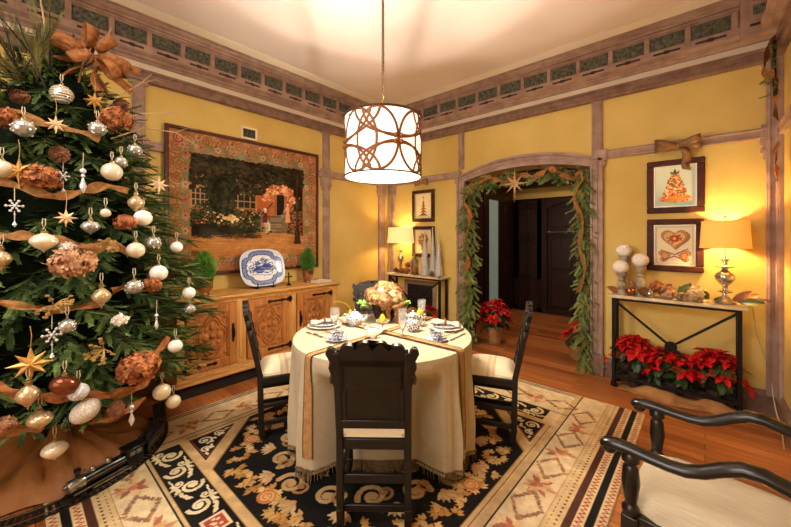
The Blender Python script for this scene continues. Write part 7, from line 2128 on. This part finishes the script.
B.build('cab_window',m_locs,o)
MB().bx(-.16,.12,-.026,.026,.018,.030).prism([(.12,-.03),(.155,0),(.12,.03)],.004,.02).build('running_board',m_loco,t)
B=MB()
for s_ in(-1,1): B.tube([(-.08,s_*.030,.062),(.12,s_*.030,.062)],.0022,5); B.bar((-.08,s_*.031,.0305),(.12,s_*.031,.0305),.004,.003)
B.build('handrail',m_locs,t)
for s_ in(-1,1):
    for x,r in((-.10,.017),(-.058,.017),(-.016,.017),(.045,.010),(.085,.010)):
        B=MB().lathe([(.0001,-.004),(r,-.004),(r,.004),(.0001,.004)],18,T(x,s_*.024,r)@Matrix.Rotation(PI/2,4,'X'))
        B.build('wheel',m_rail,t)
    MB().bar((-.10,s_*.030,.014),(.05,s_*.030,.016),.003,.005).build('side_rod',m_locs,t)
MB().lathe([(.009,0),(.009,.01),(.0001,.011)],12,T(.134,0,.064)@Matrix.Rotation(PI/2,4,'Y')).build('headlamp',m_locs,t)
t=car('toy_tender','black toy coal tender coupled behind the locomotive',.34+.57)
MB().bx(-.085,.085,-.03,.03,.022,.075).bx(-.088,.088,-.033,.033,.072,.078).build('body',m_loco,t,bevel=.003)
B=MB();rr=random.Random(1)
for k in range(46): B.sph((rr.uniform(-.07,.07),rr.uniform(-.022,.022),.078+rr.uniform(0,.008)),rr.uniform(.006,.010),6,4)
B.build('coal',mat('coal',(22,22,22),rough=.6),t)
for s_ in(-1,1):
    for x in(-.06,-.025,.025,.06): MB().lathe([(.0001,-.004),(.011,-.004),(.011,.004),(.0001,.004)],14,T(x,s_*.024,.011)@Matrix.Rotation(PI/2,4,'X')).build('wheel',m_rail,t)
B=MB()
for s_ in(-1,1): B.bar((-.084,s_*.0305,.05),(.084,s_*.0305,.05),.002,.004)
B.build('stripe',m_locs,t)
t=car('toy_carriage','dark toy passenger carriage with gold windows at the back of the train',.34+1.03)
MB().bx(-.11,.11,-.03,.03,.022,.08).build('body',m_loco,t,bevel=.004)
MB().prism([(-.034,.08),(.034,.08),(.026,.092),(-.026,.092)],-.115,.115,T(0,0,0)@Matrix.Rotation(PI/2,4,'Z')@XZ()).build('roof',m_rail,t,bevel=.003)
m_gw=mat('gold_carriage_trim',(176,140,74),rough=.4,metal=.4)
B=MB()
for s_ in(-1,1):
    for k in range(6): B.bx(-.095+.033*k,-.075+.033*k,s_*.0305-.001,s_*.0305+.001,.048,.070)
    B.bx(-.108,.108,s_*.0305-.0006,s_*.0305+.0006,.036,.040)
B.build('window_band',m_gw,t)
for s_ in(-1,1):
    for x in(-.08,-.05,.05,.08): MB().lathe([(.0001,-.004),(.011,-.004),(.011,.004),(.0001,.004)],14,T(x,s_*.024,.011)@Matrix.Rotation(PI/2,4,'X')).build('wheel',m_rail,t)
# ================================================================ lighting
for k in range(3):
    a=2*PI*k/3+.9
    light('POINT','pendant_bulb',(TX+.085*math.cos(a),TY+.085*math.sin(a),PZ0+.252),88,(255,242,222),.012)
light('POINT','pendant_down',(TX,TY,PZ0-.10),95,(255,244,222),.22)
light('POINT','console_lamp_bulb',(.124,4.0,1.46),55,(255,218,144),.03)
light('POINT','corner_lamp_bulb',(-3.46,4.0,1.46),36,(255,216,136),.03)
# added fill lights out of view behind the camera
light('AREA','fill_light_near',(-1.4,-.9,3.3),92,(250,248,246),1.8,(0,0,0))
light('AREA','fill_light_rear',(-1.0,-2.3,2.0),48,(250,250,250),2.6,(math.radians(78),0,math.radians(8)),1.8)
light('AREA','hall_fill_light',(-1.4,5.4,2.85),20,(255,222,176),.6,(0,0,0))  # added fill to brighten the hall, no fitting modelled
